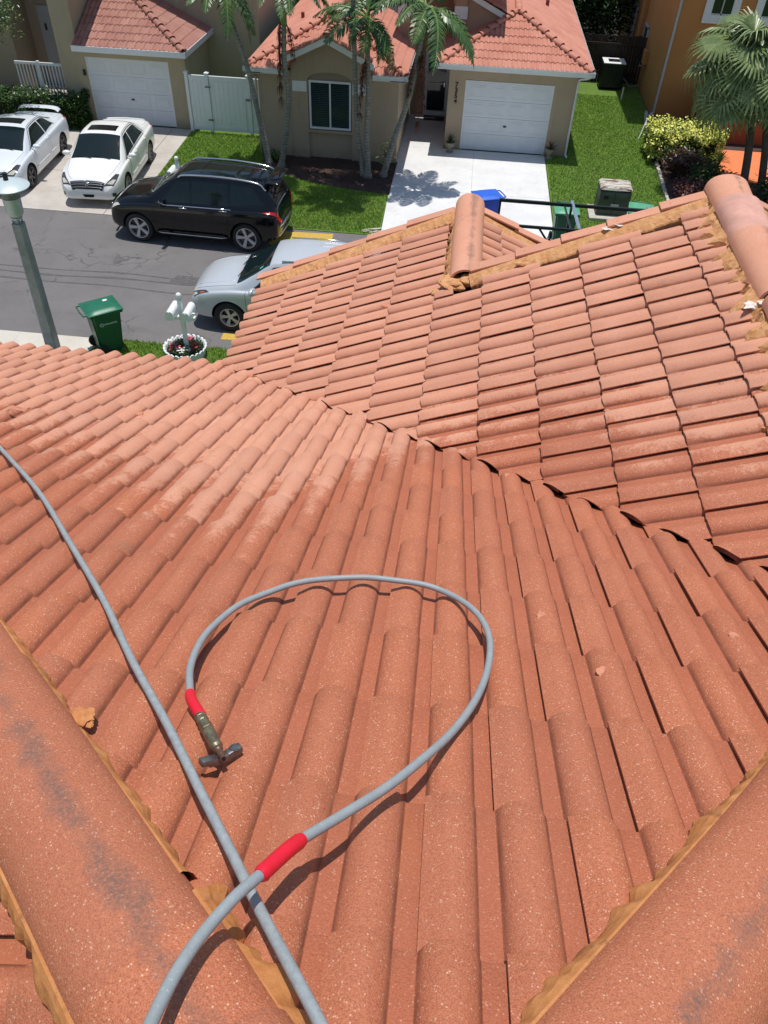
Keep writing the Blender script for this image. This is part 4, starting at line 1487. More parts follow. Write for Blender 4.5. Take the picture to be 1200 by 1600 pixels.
    def lnx(a, b, ins):
        d = Vector((b[0] - a[0], b[1] - a[1])).normalized(); nn = Vector((d.y, -d.x))
        if (ins[0] - a[0]) * nn.x + (ins[1] - a[1]) * nn.y > 0: nn = -nn
        return nn
    na = lnx((gl + .1, 0), (-4.27, hs), (-6.5, 0.5))
    nb2 = lnx((gr - .1, 0), (-4.27, hs), (-2.0, 0.5))
    cnd = [((gl + .1, 0), (na.x, na.y), lambda u, s: u < -4.27), ((gr - .1, 0), (nb2.x, nb2.y), lambda u, s: u >= -4.27)]
    hip_front(h, xa, xb, yb_, zb, phase=.05, cond=cnd)
    zap = zb + half * TT
    cap_row(h, (xa + .02, yb_ + .02, zb), (xm, yb_ + half, zap), [.37], MAT['far_tile'], 'hip_cap', hw=.115, hh=.095, step=.03)
    cap_row(h, (xb - .02, yb_ + .02, zb), (xm, yb_ + half, zap), [.37], MAT['far_tile'], 'hip_cap', hw=.115, hh=.095, step=.03)
    slope_sheet(h, [(xa, 38, zb), (xa, yb_, zb), (xm, yb_ + half, zap), (xm, 38, zap)], name='side_roof')
    slope_sheet(h, [(xb, yb_, zb), (xb, 31.5, zb), (xm, 31.5, zap), (xm, yb_ + half, zap)], name='side_roof')
    cap_row(h, (xm, 38, zap), (xm, yb_ + half - .1, zap), [.37], MAT['far_tile'], 'ridge_cap', hw=.115, hh=.095, step=.03)
    z = zb + (1.1) * TT
    add('roof_vent', MB().rbox(-5.78, -5.68, 29.4, 29.5, z - .1, z + .2, .01).vf(), MAT['tile_pipe'], h)
    # cross gable slopes
    gyf = 25.32
    yr = yb_ + (pk - zb) / TT
    g1 = frame((-1, 0), (gl, 0, pk - (-4.27 - gl) * TT))
    for sgn, fr, uu in ((-1, frame((-1, 0), (gl, 0, pk - 1.37 * TT)), (-yr, -gyf)), (1, frame((1, 0), (gr, 0, pk - 1.37 * TT)), (gyf, yr))):
        top = 1.35 / TC
        if sgn < 0:   # U = -Y
            ins = (-gyf - .3, .5)
            nn = lnx((-yb_ - .05, 0), (-yr, top), ins)
            pl = [((0, top), (0, 1)), ((-yb_ - .05, 0), (nn.x, nn.y)), ((-gyf, 0), (1, 0))]
        else:         # U = +Y
            ins = (gyf + .3, .5)
            nn = lnx((yb_ + .05, 0), (yr, top), ins)
            pl = [((0, top), (0, 1)), ((yb_ + .05, 0), (nn.x, nn.y)), ((gyf, 0), (-1, 0))]
        tile_field(h, fr, uu[0], uu[1], [.36 * k for k in range(5)], pl, FT, phase=.04, jit=.8)
    cap_row(h, (-4.27, gyf - .02, pk), (-4.27, yr, pk), [.37], MAT['far_tile'], 'ridge_cap', hw=.115, hh=.095, step=.02)
    # rake caps along the gable front
    for sx in (-1, 1):
        cap_row(h, (-4.27 + sx * 1.36, gyf + .06, pk - 1.36 * TT + .0), (-4.27, gyf + .06, pk + .0), [.37], MAT['far_tile'], 'rake_cap', hw=.09, hh=.085, step=.02)
    # white gable fascia
    for sx in (-1, 1):
        a = Vector((-4.27, gyf, pk - .03)); b_ = Vector((-4.27 + sx * 1.42, gyf, pk - .03 - 1.42 * TT))
        v = [a, b_, b_ + Vector((0, 0, -.17)), a + Vector((0, 0, -.17))]
        v += [p + Vector((0, .04, 0)) for p in v]
        add('gable_fascia', (v, [(0, 1, 2, 3), (7, 6, 5, 4), (0, 4, 5, 1), (1, 5, 6, 2), (2, 6, 7, 3), (3, 7, 4, 0)]), MAT['white'], h)
        v = [a + Vector((0, .04, -.14)), b_ + Vector((0, .04, -.14)), b_ + Vector((0, .6, -.14)), a + Vector((0, .6, -.14))]
        add('gable_soffit', (v, [(0, 1, 2, 3), (3, 2, 1, 0)]), MAT['white'], h)
    gutter(h, (xa - .05, yb_ - .08, zb + .01), (gl - .02, yb_ - .08, zb + .01), out=(0, -1, 0))
    gutter(h, (gr + .02, yb_ - .08, zb + .01), (xb + .05, yb_ - .08, zb + .01), out=(0, -1, 0))
    gutter(h, (xa - .05, yb_ - .08, zb + .008), (xa - .05, 38, zb + .008), out=(-1, 0, 0), depth=.10)
    gutter(h, (xb + .05, yb_ - .08, zb + .008), (xb + .05, 30.9, zb + .008), out=(1, 0, 0), depth=.10)
    s = MB().box(xa, gl, yb_, Y2 + .3, zb - .16, zb - .12).box(gr, xb, yb_, Y2 + .3, zb - .16, zb - .12).box(xa, xa + .5, yb_, 38, zb - .17, zb - .13).box(xb - .5, xb, yb_, 31, zb - .17, zb - .13)
    add('soffit', s.vf(), MAT['white'], h)
    add('downspout', MB().tube([(-6.72, 25.5, 2.55), (-6.6, 25.75, 2.4), (-6.58, 25.83, 2.3), (-6.58, 25.83, .1)], .03, 4).vf(), MAT['tan_wall'], h)
    # ---------------- recessed entry
    YE = 31.15
    w = MB()
    w.box(-2.12, -1.62, YE, YE + .2, 0, 4.6).box(-.72, .6, YE, YE + .2, 0, 4.6).box(-1.62, -.72, YE, YE + .2, 2.14, 2.72).box(-1.62, -.72, YE, YE + .2, 3.2, 4.6)
    add('entry_wall', w.vf(), MAT['tan_entry'], h)
    for a in (-2.5, -.66):
        add('entry_column', MB().rbox(a, a + .37, 29.3, 29.7, 2.64, 4.6, .01).vf(), MAT['tan_entry'], h)
    for a in (-2.53, -.69):
        add('column_capital', MB().rbox(a, a + .43, 29.27, 29.73, 3.50, 3.86, .02).vf(), MAT['white'], h)
    # transom window
    tr = add('transom_window', MB().box(-1.62, -.72, YE + .06, YE + .1, 2.72, 3.2).vf(), MAT['glass_dark'], h)
    add('frame', MB().box(-1.64, -.70, YE - .02, YE + .05, 2.69, 2.74).box(-1.64, -1.60, YE - .02, YE + .05, 2.74, 3.2).box(-.74, -.70, YE - .02, YE + .05, 2.74, 3.2).box(-1.20, -1.17, YE, YE + .05, 2.74, 3.2).vf(), MAT['tan_dark'], tr)
    # door: white frame, glass storm door
    d = add('entry_door', MB().box(-1.62, -1.50, YE - .05, YE + .05, 0, 2.12).box(-.84, -.72, YE - .05, YE + .05, 0, 2.12).box(-1.50, -.84, YE - .05, YE + .05, 2.0, 2.12).box(-1.50, -.84, YE - .05, YE + .05, 0, .16).box(-1.50, -.84, YE - .045, YE + .05, 1.05, 1.1).vf(), MAT['white'], h)
    add('pane', MB().box(-1.50, -.84, YE - .01, YE, .16, 1.05).box(-1.50, -.84, YE - .01, YE, 1.1, 2.0).vf(), MAT['glass_dark'], d)
    add('door_leaf', MB().box(-1.50, -.84, YE + .06, YE + .09, .1, 2.0).vf(), MAT['dark_in'], d)
    add('handle', MB().rbox(-.90, -.87, YE - .09, YE - .05, .98, 1.14, .006).vf(), MAT['chrome'], d)
    # entry gable: a raked white fascia over a tan wall, running down to the garage roof
    a = Vector((-.9, 29.25, 4.55)); b_ = Vector((1.12, 29.25, 3.66))
    v = [a, b_, b_ + Vector((0, 0, -.17)), a + Vector((0, 0, -.17))]
    v += [p + Vector((0, .05, 0)) for p in v]
    add('entry_fascia', (v, [(0, 1, 2, 3), (7, 6, 5, 4), (0, 4, 5, 1), (1, 5, 6, 2), (2, 6, 7, 3), (3, 7, 4, 0)]), MAT['white'], h)
    v = [a + Vector((0, .12, -.1)), b_ + Vector((0, .12, -.1)), Vector((1.3, 29.37, 3.0)), Vector((-.3, 29.37, 2.7))]
    v += [p + Vector((0, .15, 0)) for p in v]
    add('entry_gable_wall', (v, [(0, 1, 2, 3), (7, 6, 5, 4), (0, 4, 5, 1), (1, 5, 6, 2), (2, 6, 7, 3), (3, 7, 4, 0)]), MAT['tan_entry'], h)
    slope_sheet(h, [(b_.x + .1, 29.2, 3.68), (b_.x + .1, 33, 3.68), (-.9, 33, 4.6), (-.9, 29.2, 4.6)], name='entry_roof')
    add('entry_canopy', MB().box(-2.6, 1.0, 28.55, 31.1, 4.62, 4.75).vf(), MAT['far_tile'], h)
    # doormat
    tag(add('doormat', MB().rbox(-1.55, -.78, 30.45, 30.95, .013, .035, .008).vf(), MAT['black']), 'dark doormat lying before the glass front door of the bungalow', 'doormat')
    return h


MAT['tile_pipe'] = plain('clay_red_pipe', (.25, .05, .03), .8)
MAT['tan_entry'] = plain('rosy_tan_stucco', (.42, .27, .19), .9, var=.05, scale=1.2)
right_house()


def left_house():
    BT = [tile_mesh('roof_tile', MAT['brown_tile'], False, seed=i, lift=.02) for i in range(2)]
    h = empty('two_storey_house', (-11.5, 27.75, 0), label='olive tan stucco two storey house with hipped tile roof over its white garage door', cat='house')
    YW = 27.75
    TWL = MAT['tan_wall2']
    w = MB()
    w.box(-13.05, -12.88, YW, YW + .2, 0, 2.42).box(-10.02, -9.44, YW, YW + .2, 0, 2.42).box(-12.88, -10.02, YW, YW + .2, 2.06, 2.42)
    w.box(-9.64, -9.44, YW + .2, 30.6, 0, 2.42)
    add('garage_wall', w.vf(), TWL, h)
    garage_door(h, -12.82, -10.08, YW + .06, .02, 2.02, 4, 4)
    w = MB().box(-13.75, -13.05, YW, 30.6, 0, 6.2)
    add('tall_wall', w.vf(), TWL, h)
    w = MB().box(-13.75, -7.55, 30.6, 38, 0, 6.2)
    add('main_wall', w.vf(), MAT['tan_wall2'], h)
    w = MB().box(-18, -13.75, 29.75, 38, 0, 6.2).box(-18, -15.55, 28.3, 29.75, 0, 6.2)
    add('porch_wall', w.vf(), MAT['tan_dark'], h)
    d = add('porch_door', MB().rbox(-15.15, -14.45, 29.68, 29.76, .55, 3.05, .01).vf(), MAT['grey_door'], h)
    add('handle', MB().rbox(-14.95, -14.90, 29.62, 29.68, 2.32, 2.52, .006).vf(), MAT['black'], d)
    add('porch_floor', MB().box(-15.55, -13.75, 27.9, 29.7, 0, .55).vf(), MAT['old_concrete'], h)
    # roof over the garage
    ze, y0, xr, xl = 2.50, 27.25, -9.24, -13.02
    half = (30.6 - y0)
    fr = frame((0, -1), (0, y0, ze))
    nn = Vector((1, -1 / TC)); 
    a = (xr - .03, 0); b_ = (xr - half, half / TC)
    dd = Vector((b_[0] - a[0], b_[1] - a[1])).normalized(); nv = Vector((dd.y, -dd.x))
    if ((-12 - a[0]) * nv.x + (.5) * nv.y) > 0: nv = -nv
    tile_field(h, fr, xl, xr, [.36 * k for k in range(11)], [(a, (nv.x, nv.y)), ((0, half / TC), (0, 1)), ((xl, 0), (-1, 0))], BT, phase=.07, jit=.8)
    f2 = frame((1, 0), (xr, 0, ze))          # U = +Y
    a = (y0 + .03, 0); b_ = (y0 + half, half / TC)
    dd = Vector((b_[0] - a[0], b_[1] - a[1])).normalized(); nv = Vector((dd.y, -dd.x))
    if ((30 - a[0]) * nv.x + (.5) * nv.y) > 0: nv = -nv
    tile_field(h, f2, y0, 30.6, [.36 * k for k in range(11)], [(a, (nv.x, nv.y)), ((30.58, 0), (1, 0))], BT, phase=.0, jit=.8)
    cap_row(h, (xr - .02, y0 + .02, ze), (xr - half, y0 + half, ze + half * TT), [.37], MAT['brown_tile'], 'hip_cap', hw=.12, hh=.105, step=.03)
    b = MB()
    b.box(xl - .0, xr + .03, y0 - .04, y0, ze - .17, ze + .0).box(xr, xr + .03, y0, 30.6, ze - .17, ze + .0)
    add('fascia', b.vf(), MAT['white'], h)
    add('soffit', MB().box(xl, xr - .002, y0 + .002, YW + .1, ze - .15, ze - .11).box(xr - .25, xr - .002, YW + .1, 30.6, ze - .15, ze - .11).vf(), MAT['white'], h)
    add('wall_lamp', MB().rbox(-13.0, -12.93, YW - .08, YW, 1.50, 1.68, .01).vf(), MAT['black'], h)
    # upper eave of the tall walls: throws the strip of shade on the garage roof
    add('upper_eave', MB().box(-18, -7.2, 30.2, 38.4, 6.2, 6.35).box(-14.1, -12.50, 27.3, 30.2, 6.2, 6.35).vf(), MAT['white'], h)
    # porch railing : posts, rails, balusters
    r = add('railing', MB().box(-15.5, -13.80, 27.93, 27.99, 1.66, 1.74).box(-15.5, -13.80, 27.94, 27.98, .70, .75).vf(), MAT['white'], h)
    for i in range(15):
        x = -15.46 + i * .115
        add('baluster', MB().box(x - .017, x + .017, 27.945, 27.975, .75, 1.66).vf(), MAT['white'], r)
    add('rail_post', MB().box(-14.72, -14.63, 27.91, 28.0, .55, 1.78).vf(), MAT['white'], r)
    return h


MAT['grey_door'] = plain('grey_door_paint', (.30, .30, .30), .6, var=.06)
left_house()


def orange_house():
    h = empty('orange_house', (7.1, 32.9, 0), label='ochre orange two storey house with long white downspout at its corner', cat='house')
    M_ = MAT['orange_wall']
    Y0 = 32.85
    w = MB().box(7.1, 16, Y0, Y0 + .2, 0, 6.2).box(7.1, 7.3, Y0 + .2, 44.3, 0, 6.2)
    add('wall', w.vf(), M_, h)
    add('wall_pier', MB().box(6.95, 7.098, 38.3, 39.0, 0, 6.2).vf(), M_, h)
    add('roof_eave', MB().box(6.12, 16.4, Y0 - .6, 44.6, 6.2, 6.35).vf(), MAT['white'], h)
    downspout(h, [(7.16, Y0 - .05, 6.1), (7.16, Y0 - .05, .16), (7.02, Y0 - .2, .07)], .055, MAT['grey_white'])
    add('downspout', MB().tube([(7.05, 44.25, 6.0), (7.05, 44.25, .1)], .06, 4).vf(), MAT['grey_white'], h)
    # upper front windows with deep white surrounds
    for (a, b_) in ((8.02, 9.22), (9.75, 10.9)):
        z0, z1 = 3.15, 4.9
        t = .26
        sur = add('window', MB().rbox(a, b_, Y0 - .06, Y0 - .002, z0, z0 + t, .01).rbox(a, b_, Y0 - .06, Y0 - .002, z1 - t, z1, .01).rbox(a, a + t, Y0 - .058, Y0 - .002, z0 + t, z1 - t, .005).rbox(b_ - t, b_, Y0 - .058, Y0 - .002, z0 + t, z1 - t, .005).vf(), MAT['white'], h)
        add('pane', MB().box(a + t, b_ - t, Y0 - .02, Y0 - .004, z0 + t, z1 - t).vf(), MAT['glass_dark'], sur)
        xm = (a + b_) / 2
        add('frame', MB().box(a + t, b_ - t, Y0 - .045, Y0 - .02, z0 + t, z0 + t + .05).box(xm - .02, xm + .02, Y0 - .045, Y0 - .02, z0 + t, z1 - t).vf(), MAT['grey_white'], sur)
    # side windows (narrow, seen edge on)
    for y, z0, z1 in ((37.0, .75, 2.1), (40.6, .9, 2.2)):
        s = add('window', MB().rbox(7.03, 7.098, y, y + .06, z0, z1, .004).rbox(7.03, 7.098, y + .85, y + .91, z0, z1, .004).rbox(7.03, 7.098, y, y + .91, z1 - .06, z1 + .002, .004).rbox(7.0, 7.098, y - .04, y + .95, z0 - .06, z0, .004).vf(), MAT['grey_white'], h)
        add('pane', MB().box(7.07, 7.09, y + .06, y + .85, z0, z1 - .06).vf(), MAT['glass_dark'], s)
    add('meter_box', MB().rbox(6.93, 7.098, 35.9, 36.3, 1.0, 1.5, .01).vf(), M_, h)
    # low porch in terracotta with a grey roof
    add('porch_wall', MB().box(8.7, 15, 30.2, Y0 - .01, 0, 1.15).vf(), MAT['red_wall'], h)
    add('porch_roof', MB().rbox(8.55, 15.2, 30.0, Y0 - .02, 1.15, 1.25, .01).vf(), MAT['grey_roof'], h)
    add('porch_rail', MB().tube([(9.9, 29.6, .95), (12.5, 30.1, 1.5)], .03, 8).tube([(10.0, 29.62, .95), (10.0, 29.62, 0)], .02, 8).vf(), MAT['grey_white'], h)
    return h


MAT['grey_white'] = plain('greyed_white_metal', (.50, .51, .51), .5, var=.1)
orange_house()


def fences():
    g = empty('vinyl_gate', (-8.3, 27.6, 0), label='white vinyl privacy gate and fence closing the gap between the two houses', cat='gate')
    V = MAT['white_vinyl']
    y = 27.6
    for x in (-9.40, -8.70, -7.30, -6.72):
        add('post', MB().rbox(x - .055, x + .055, y - .055, y + .055, 0, 1.83, .008).vf(), V, g)
        add('post_cap', MB().rbox(x - .075, x + .075, y - .075, y + .075, 1.832, 1.87, .01).lathe([(.06, 1.87), (.0, 1.91)], 4, Matrix.Translation((x, y, 0)) @ Matrix.Rotation(R(45), 4, 'Z'), cap=False).vf(), V, g)
    for a, b_ in ((-9.34, -8.76), (-8.64, -7.36), (-7.24, -6.78)):
        add('top_rail', MB().rbox(a, b_, y - .03, y + .03, 1.64, 1.78, .008).vf(), V, g)
        add('bottom_rail', MB().rbox(a, b_, y - .03, y + .03, .07, .22, .008).vf(), V, g)
        n = max(1, round((b_ - a) / .155))
        for i in range(n):
            x0 = a + (b_ - a) * i / n
            add('board', MB().rbox(x0 + .002, x0 + (b_ - a) / n - .002, y - .014, y + .014, .22, 1.64, .003).vf(), V, g)
    for z in (1.45, .42):
        add('hinge', MB().rbox(-8.78, -8.60, y - .085, y - .05, z - .025, z + .025, .006).vf(), MAT['steel'], g)
    add('latch', MB().rbox(-7.42, -7.26, y - .085, y - .05, 1.1, 1.16, .006).vf(), MAT['steel'], g)
    add('drop_rod', MB().tube([(-7.45, y - .05, 1.05), (-7.45, y - .05, .15)], .014, 6).vf(), MAT['white'], g)
    # dark board fence at the back
    g = empty('wooden_fence', (5.3, 37, 0), label='dark weathered wooden board fence closing the side yard behind the air conditioner', cat='fence')
    x = 3.9
    rs = random.Random(4)
    while x < 7.05:
        wd = .135 + rs.uniform(-.01, .01)
        hh = 1.76 + rs.uniform(-.04, .03)
        if 5.5 < x < 5.62: hh -= .2
        yy = 37 + rs.uniform(-.012, .012)
        add('board', MB().rbox(x, x + wd - .012, yy - .012, yy + .012, .02, hh, .004).vf(), MAT['wood_dark'], g)
        x += wd
    for z in (.4, 1.45):
        add('rail', MB().rbox(3.9, 7.0, 36.93, 36.975, z - .045, z + .045, .006).vf(), MAT['wood_dark'], g)


fences()


# ================================================================== VEHICLES
def herm(keys, x):
    """monotone cubic through keys [(x, v...)]"""
    n = len(keys)
    if x <= keys[0][0]: return list(keys[0][1:])
    if x >= keys[-1][0]: return list(keys[-1][1:])
    for i in range(n - 1):
        if keys[i][0] <= x <= keys[i + 1][0]: break
    h = keys[i + 1][0] - keys[i][0]
    t = (x - keys[i][0]) / h
    out = []
    def sl(a, b, c):
        d0 = (b[1] - a[1]) / (b[0] - a[0]); d1 = (c[1] - b[1]) / (c[0] - b[0])
        return 0 if d0 * d1 <= 0 else 2 * d0 * d1 / (d0 + d1)
    for j in range(1, len(keys[0])):
        g = lambda k: (keys[k][0], keys[k][j])
        d = (g(i + 1)[1] - g(i)[1]) / h
        m0 = sl(g(i - 1), g(i), g(i + 1)) if i > 0 else d
        m1 = sl(g(i), g(i + 1), g(i + 2)) if i + 2 < n else d
        y0, y1 = g(i)[1], g(i + 1)[1]
        out.append((2 * t ** 3 - 3 * t * t + 1) * y0 + (t ** 3 - 2 * t * t + t) * h * m0 + (-2 * t ** 3 + 3 * t * t) * y1 + (t ** 3 - t * t) * h * m1)
    return out


class Car:
    """body lofted along x (front at +x); keys: x, z_sill, z_belt, z_top, w_sill, w_belt, w_top, crown"""
    def __init__(s, keys, bulge=.025):
        s.k = keys; s.bulge = bulge

    def sec(s, x):
        zs, zb, zt, wsl, wb, wt, cr = herm(s.k, x)
        ze = zt - cr
        P = [(0, zs), (wsl - .10, zs), (wsl, zs + .035), (wb + s.bulge * .8, zs + .32 * (zb - zs)), (wb + s.bulge, zs + .62 * (zb - zs)),
             (wb + s.bulge * .3, zb - .055), (wb - .018, zb - .004), (wb - .06, zb + .012)]
        a = P[-1]
        P += [(a[0] + (wt - a[0]) * .34 + .012 * min(1, (ze - a[1]) / .2 if ze > a[1] else 0), a[1] + (ze - a[1]) * .36), (a[0] + (wt - a[0]) * .72 + .014 * min(1, (ze - a[1]) / .2 if ze > a[1] else 0), a[1] + (ze - a[1]) * .76),
              (wt, ze), (wt * .88, ze + cr * .48), (wt * .5, ze + cr * .88), (0, zt)]
        return P

    def S(s, x, t, side=1):
        """surface point; t runs 0 (underside centre) .. 13 (top centre)"""
        P = s.sec(x)
        i = min(int(t), len(P) - 2); q = t - i
        g = lambda k: P[max(0, min(len(P) - 1, k))]
        a, b, c, d = g(i - 1), g(i), g(i + 1), g(i + 2)
        if i - 1 < 0: a = (-P[1][0], P[1][1])
        if i + 2 > len(P) - 1: d = (-P[-2][0], P[-2][1])
        def cr_(a, b, c, d): return .5 * ((2 * b) + (c - a) * q + (2 * a - 5 * b + 4 * c - d) * q * q + (3 * b - a - 3 * c + d) * q ** 3)
        w = cr_(a[0], b[0], c[0], d[0]) if i > 1 else b[0] + (c[0] - b[0]) * q
        z = cr_(a[1], b[1], c[1], d[1]) if i > 1 else b[1] + (c[1] - b[1]) * q
        return Vector((x, w * side, z))

    def nrm(s, x, t, side):
        e = .01
        dx = s.S(x + e, t, side) - s.S(x - e, t, side)
        dt = s.S(x, min(13, t + .05), side) - s.S(x, max(0, t - .05), side)
        n = dx.cross(dt)
        n.normalize()
        p = s.S(x, t, side)
        if n.dot(Vector((0, p.y, p.z - .55)) + Vector((0, 0, .001))) < 0: n = -n
        return n

    def body(s, xs, ts=None):
        ts = ts or [0, .5, 1, 1.5, 2, 2.5, 3, 3.5, 4, 4.5, 5, 5.4, 5.8, 6.1, 6.5, 7, 7.5, 8, 8.5, 9, 9.4, 9.7, 10, 10.3, 10.7, 11.2, 11.8, 12.4, 13]
        v = []; f = []
        m = len(ts)
        ring = 2 * m - 2
        for x in xs:
            L = [s.S(x, t, 1) for t in ts] + [s.S(x, t, -1) for t in ts[-2:0:-1]]
            v += L
        n = len(xs)
        for i in range(n - 1):
            for j in range(ring):
                j2 = (j + 1) % ring
                f.append((i * ring + j, i * ring + j2, (i + 1) * ring + j2, (i + 1) * ring + j))
        f.append(tuple(range(ring - 1, -1, -1)))
        f.append(tuple((n - 1) * ring + j for j in range(ring)))
        return v, f

    def patch(s, poly, side=1, off=.004, nx=10, nt=8, th=.0):
        """patch over a quad region: poly = [(x,t) a, b, c, d] bilinear"""
        a, b, c, d = poly
        v = []; f = []
        for i in range(nx + 1):
            for j in range(nt + 1):
                p, q = i / nx, j / nt
                x = (a[0] * (1 - p) + b[0] * p) * (1 - q) + (d[0] * (1 - p) + c[0] * p) * q
                t = (a[1] * (1 - p) + b[1] * p) * (1 - q) + (d[1] * (1 - p) + c[1] * p) * q
                v.append(s.S(x, t, side) + s.nrm(x, t, side) * off)
        for i in range(nx):
            for j in range(nt):
                q0 = i * (nt + 1) + j
                f.append((q0, q0 + nt + 1, q0 + nt + 2, q0 + 1))
        return v, f

    def line(s, pts, side=1, r=.005, off=.001, n=6, sub=6):
        """a seam or trim bead following the surface"""
        out = []
        for (x0, t0), (x1, t1) in zip(pts[:-1], pts[1:]):
            for i in range(sub):
                q = i / sub
                x, t = x0 + (x1 - x0) * q, t0 + (t1 - t0) * q
                out.append(s.S(x, t, side) + s.nrm(x, t, side) * off)
        x, t = pts[-1]
        out.append(s.S(x, t, side) + s.nrm(x, t, side) * off)
        return MB().tube(out, r, n).vf()


def both(a, b):
    """join two vf"""
    n = len(a[0])
    return list(a[0]) + list(b[0]), list(a[1]) + [tuple(i + n for i in q) for q in b[1]]


def wheel(parent, loc, side, r=.33, w=.215, spokes=5, rim='rim', dark='rim_dark', rr=.72, double=False, steer=0):
    """tyre (part) with rim and spokes (sub-parts)"""
    m = Matrix.Translation(loc) @ Matrix.Rotation(R(steer), 4, 'Z') @ Matrix.Rotation(R(-90 * side), 4, 'X')
    R0 = r * rr
    prof = [(R0, -w / 2 + .01), (R0 + .02, -w / 2), (r - .035, -w / 2), (r - .008, -w / 2 + .02), (r, -w / 2 + .045), (r, w / 2 - .045), (r - .008, w / 2 - .02), (r - .035, w / 2), (R0 + .02, w / 2), (R0, w / 2 - .01)]
    ty = add('wheel', MB().lathe(prof, 36, m, cap=False).vf(), MAT['rubber'], parent, smooth=True, local=True, auto=40)
    b = MB().lathe([(R0, -w / 2 + .02), (R0 - .012, -w / 2 + .05), (R0 - .02, w / 2 - .05), (R0 + .002, w / 2 - .004), (R0 - .014, w / 2 - .002), (R0 - .03, w / 2 - .06)], 36, m, cap=False)
    b.lathe([(.062, w / 2 - .075), (.062, w / 2 - .045), (.035, w / 2 - .035), (.0, w / 2 - .034)], 20, m, cap=False)
    for i in range(spokes):
        for dq in ((-.13, .13) if double else (0,)):
            q = 2 * math.pi * i / spokes + dq
            ms = m @ Matrix.Rotation(q, 4, 'Z')
            wi, wo = (.020, .024) if double else (.034, .058)
            z0, z1 = w / 2 - .048, w / 2 - .018
            x0, x1 = .04, R0 - .008
            v = [(x0, -wi, z0 - .02), (x0, wi, z0 - .02), (x1, wo, z1 - .03), (x1, -wo, z1 - .03), (x0, -wi * .8, z0 + .006), (x0, wi * .8, z0 + .006), (x1, wo * .7, z1), (x1, -wo * .7, z1)]
            b.put([ms @ Vector(p) for p in v], [(3, 2, 1, 0), (4, 5, 6, 7), (0, 1, 5, 4), (1, 2, 6, 5), (2, 3, 7, 6), (3, 0, 4, 7)])
    o = link_mesh('rim', mesh_from('rim', *b.vf(), [MAT[rim]], smooth=False), ty, W[ty.name])
    d = MB().lathe([(0, w / 2 - .11), (R0 - .02, w / 2 - .11)], 30, m, cap=False).lathe([(.0, w / 2 - .10), (.12, w / 2 - .10), (.12, w / 2 - .09), (0, w / 2 - .09)], 24, m, cap=False)
    link_mesh('brake_disc', mesh_from('brake_disc', *d.vf(), [MAT[dark]]), ty, W[ty.name])
    return ty


def cut_arches(vf, arches, mat):
    """boolean the wheel arches out of the body; returns mesh"""
    me = mesh_from('body', vf[0], vf[1], [mat, MAT['dark_in']], smooth=True)
    o = bpy.data.objects.new('tmp_body', me); COL.objects.link(o)
    b = MB()
    for (x, z, r, y0, y1) in arches:
        m = Matrix.Translation((x, 0, z)) @ Matrix.Rotation(R(-90), 4, 'X')
        b.lathe([(r, y0), (r, y1)], 40, m)
        b.box(x - r * .995, x + r * .995, y0, y1, z - 1.0, z - r * .3) if False else None
    cm = mesh_from('cut', *b.vf(), [mat, MAT['dark_in']])
    cm.polygons.foreach_set('material_index', [1] * len(cm.polygons))
    bm = bmesh.new(); bm.from_mesh(cm); bmesh.ops.recalc_face_normals(bm, faces=bm.faces); bm.to_mesh(cm); bm.free()
    bm = bmesh.new(); bm.from_mesh(me); bmesh.ops.recalc_face_normals(bm, faces=bm.faces); bm.to_mesh(me); bm.free()
    c = bpy.data.objects.new('tmp_cut', cm); COL.objects.link(c)
    md = o.modifiers.new('b', 'BOOLEAN'); md.operation = 'DIFFERENCE'; md.solver = 'EXACT'; md.object = c
    dg = bpy.context.evaluated_depsgraph_get()
    dg.update()
    out = bpy.data.meshes.new_from_object(o.evaluated_get(dg))
    bpy.data.objects.remove(o); bpy.data.objects.remove(c)
    out.polygons.foreach_set('use_smooth', [True] * len(out.polygons))
    out.set_sharp_from_angle(angle=R(42))
    return out


def xs_for(L0, L1, dense):
    xs = list(np.linspace(L0, L1, 46))
    for a in dense: xs += [a]
    xs += [L0 + .02, L0 + .05, L0 + .09, L1 - .02, L1 - .05, L1 - .09]
    return sorted(set(round(float(x), 4) for x in xs))


def make_car(name, label, loc, heading, keys, paint, arch, wheels, L0, L1, cat='car', group=None, bulge=.025):
    root = empty(name, loc, heading, label=label, cat=cat, group=group)
    car = Car(keys, bulge)
    vf = car.body(xs_for(L0, L1, []))
    wid = .9
    arches = []
    for (x, r, z) in arch:
        arches += [(x, z, r, wid - .33, wid + .4), (x, z, r, -wid - .4, -wid + .33)]
    me = cut_arches(vf, arches, MAT[paint])
    body = link_mesh('body', me, root, W[root.name])
    return root, body, car


def P_(name, vf, mat, root, smooth=True, auto=None):
    me = mesh_from(name, vf[0], vf[1], [MAT[mat]], smooth=smooth)
    if auto: me.set_sharp_from_angle(angle=R(auto))
    return link_mesh(name, me, root, W[root.name])


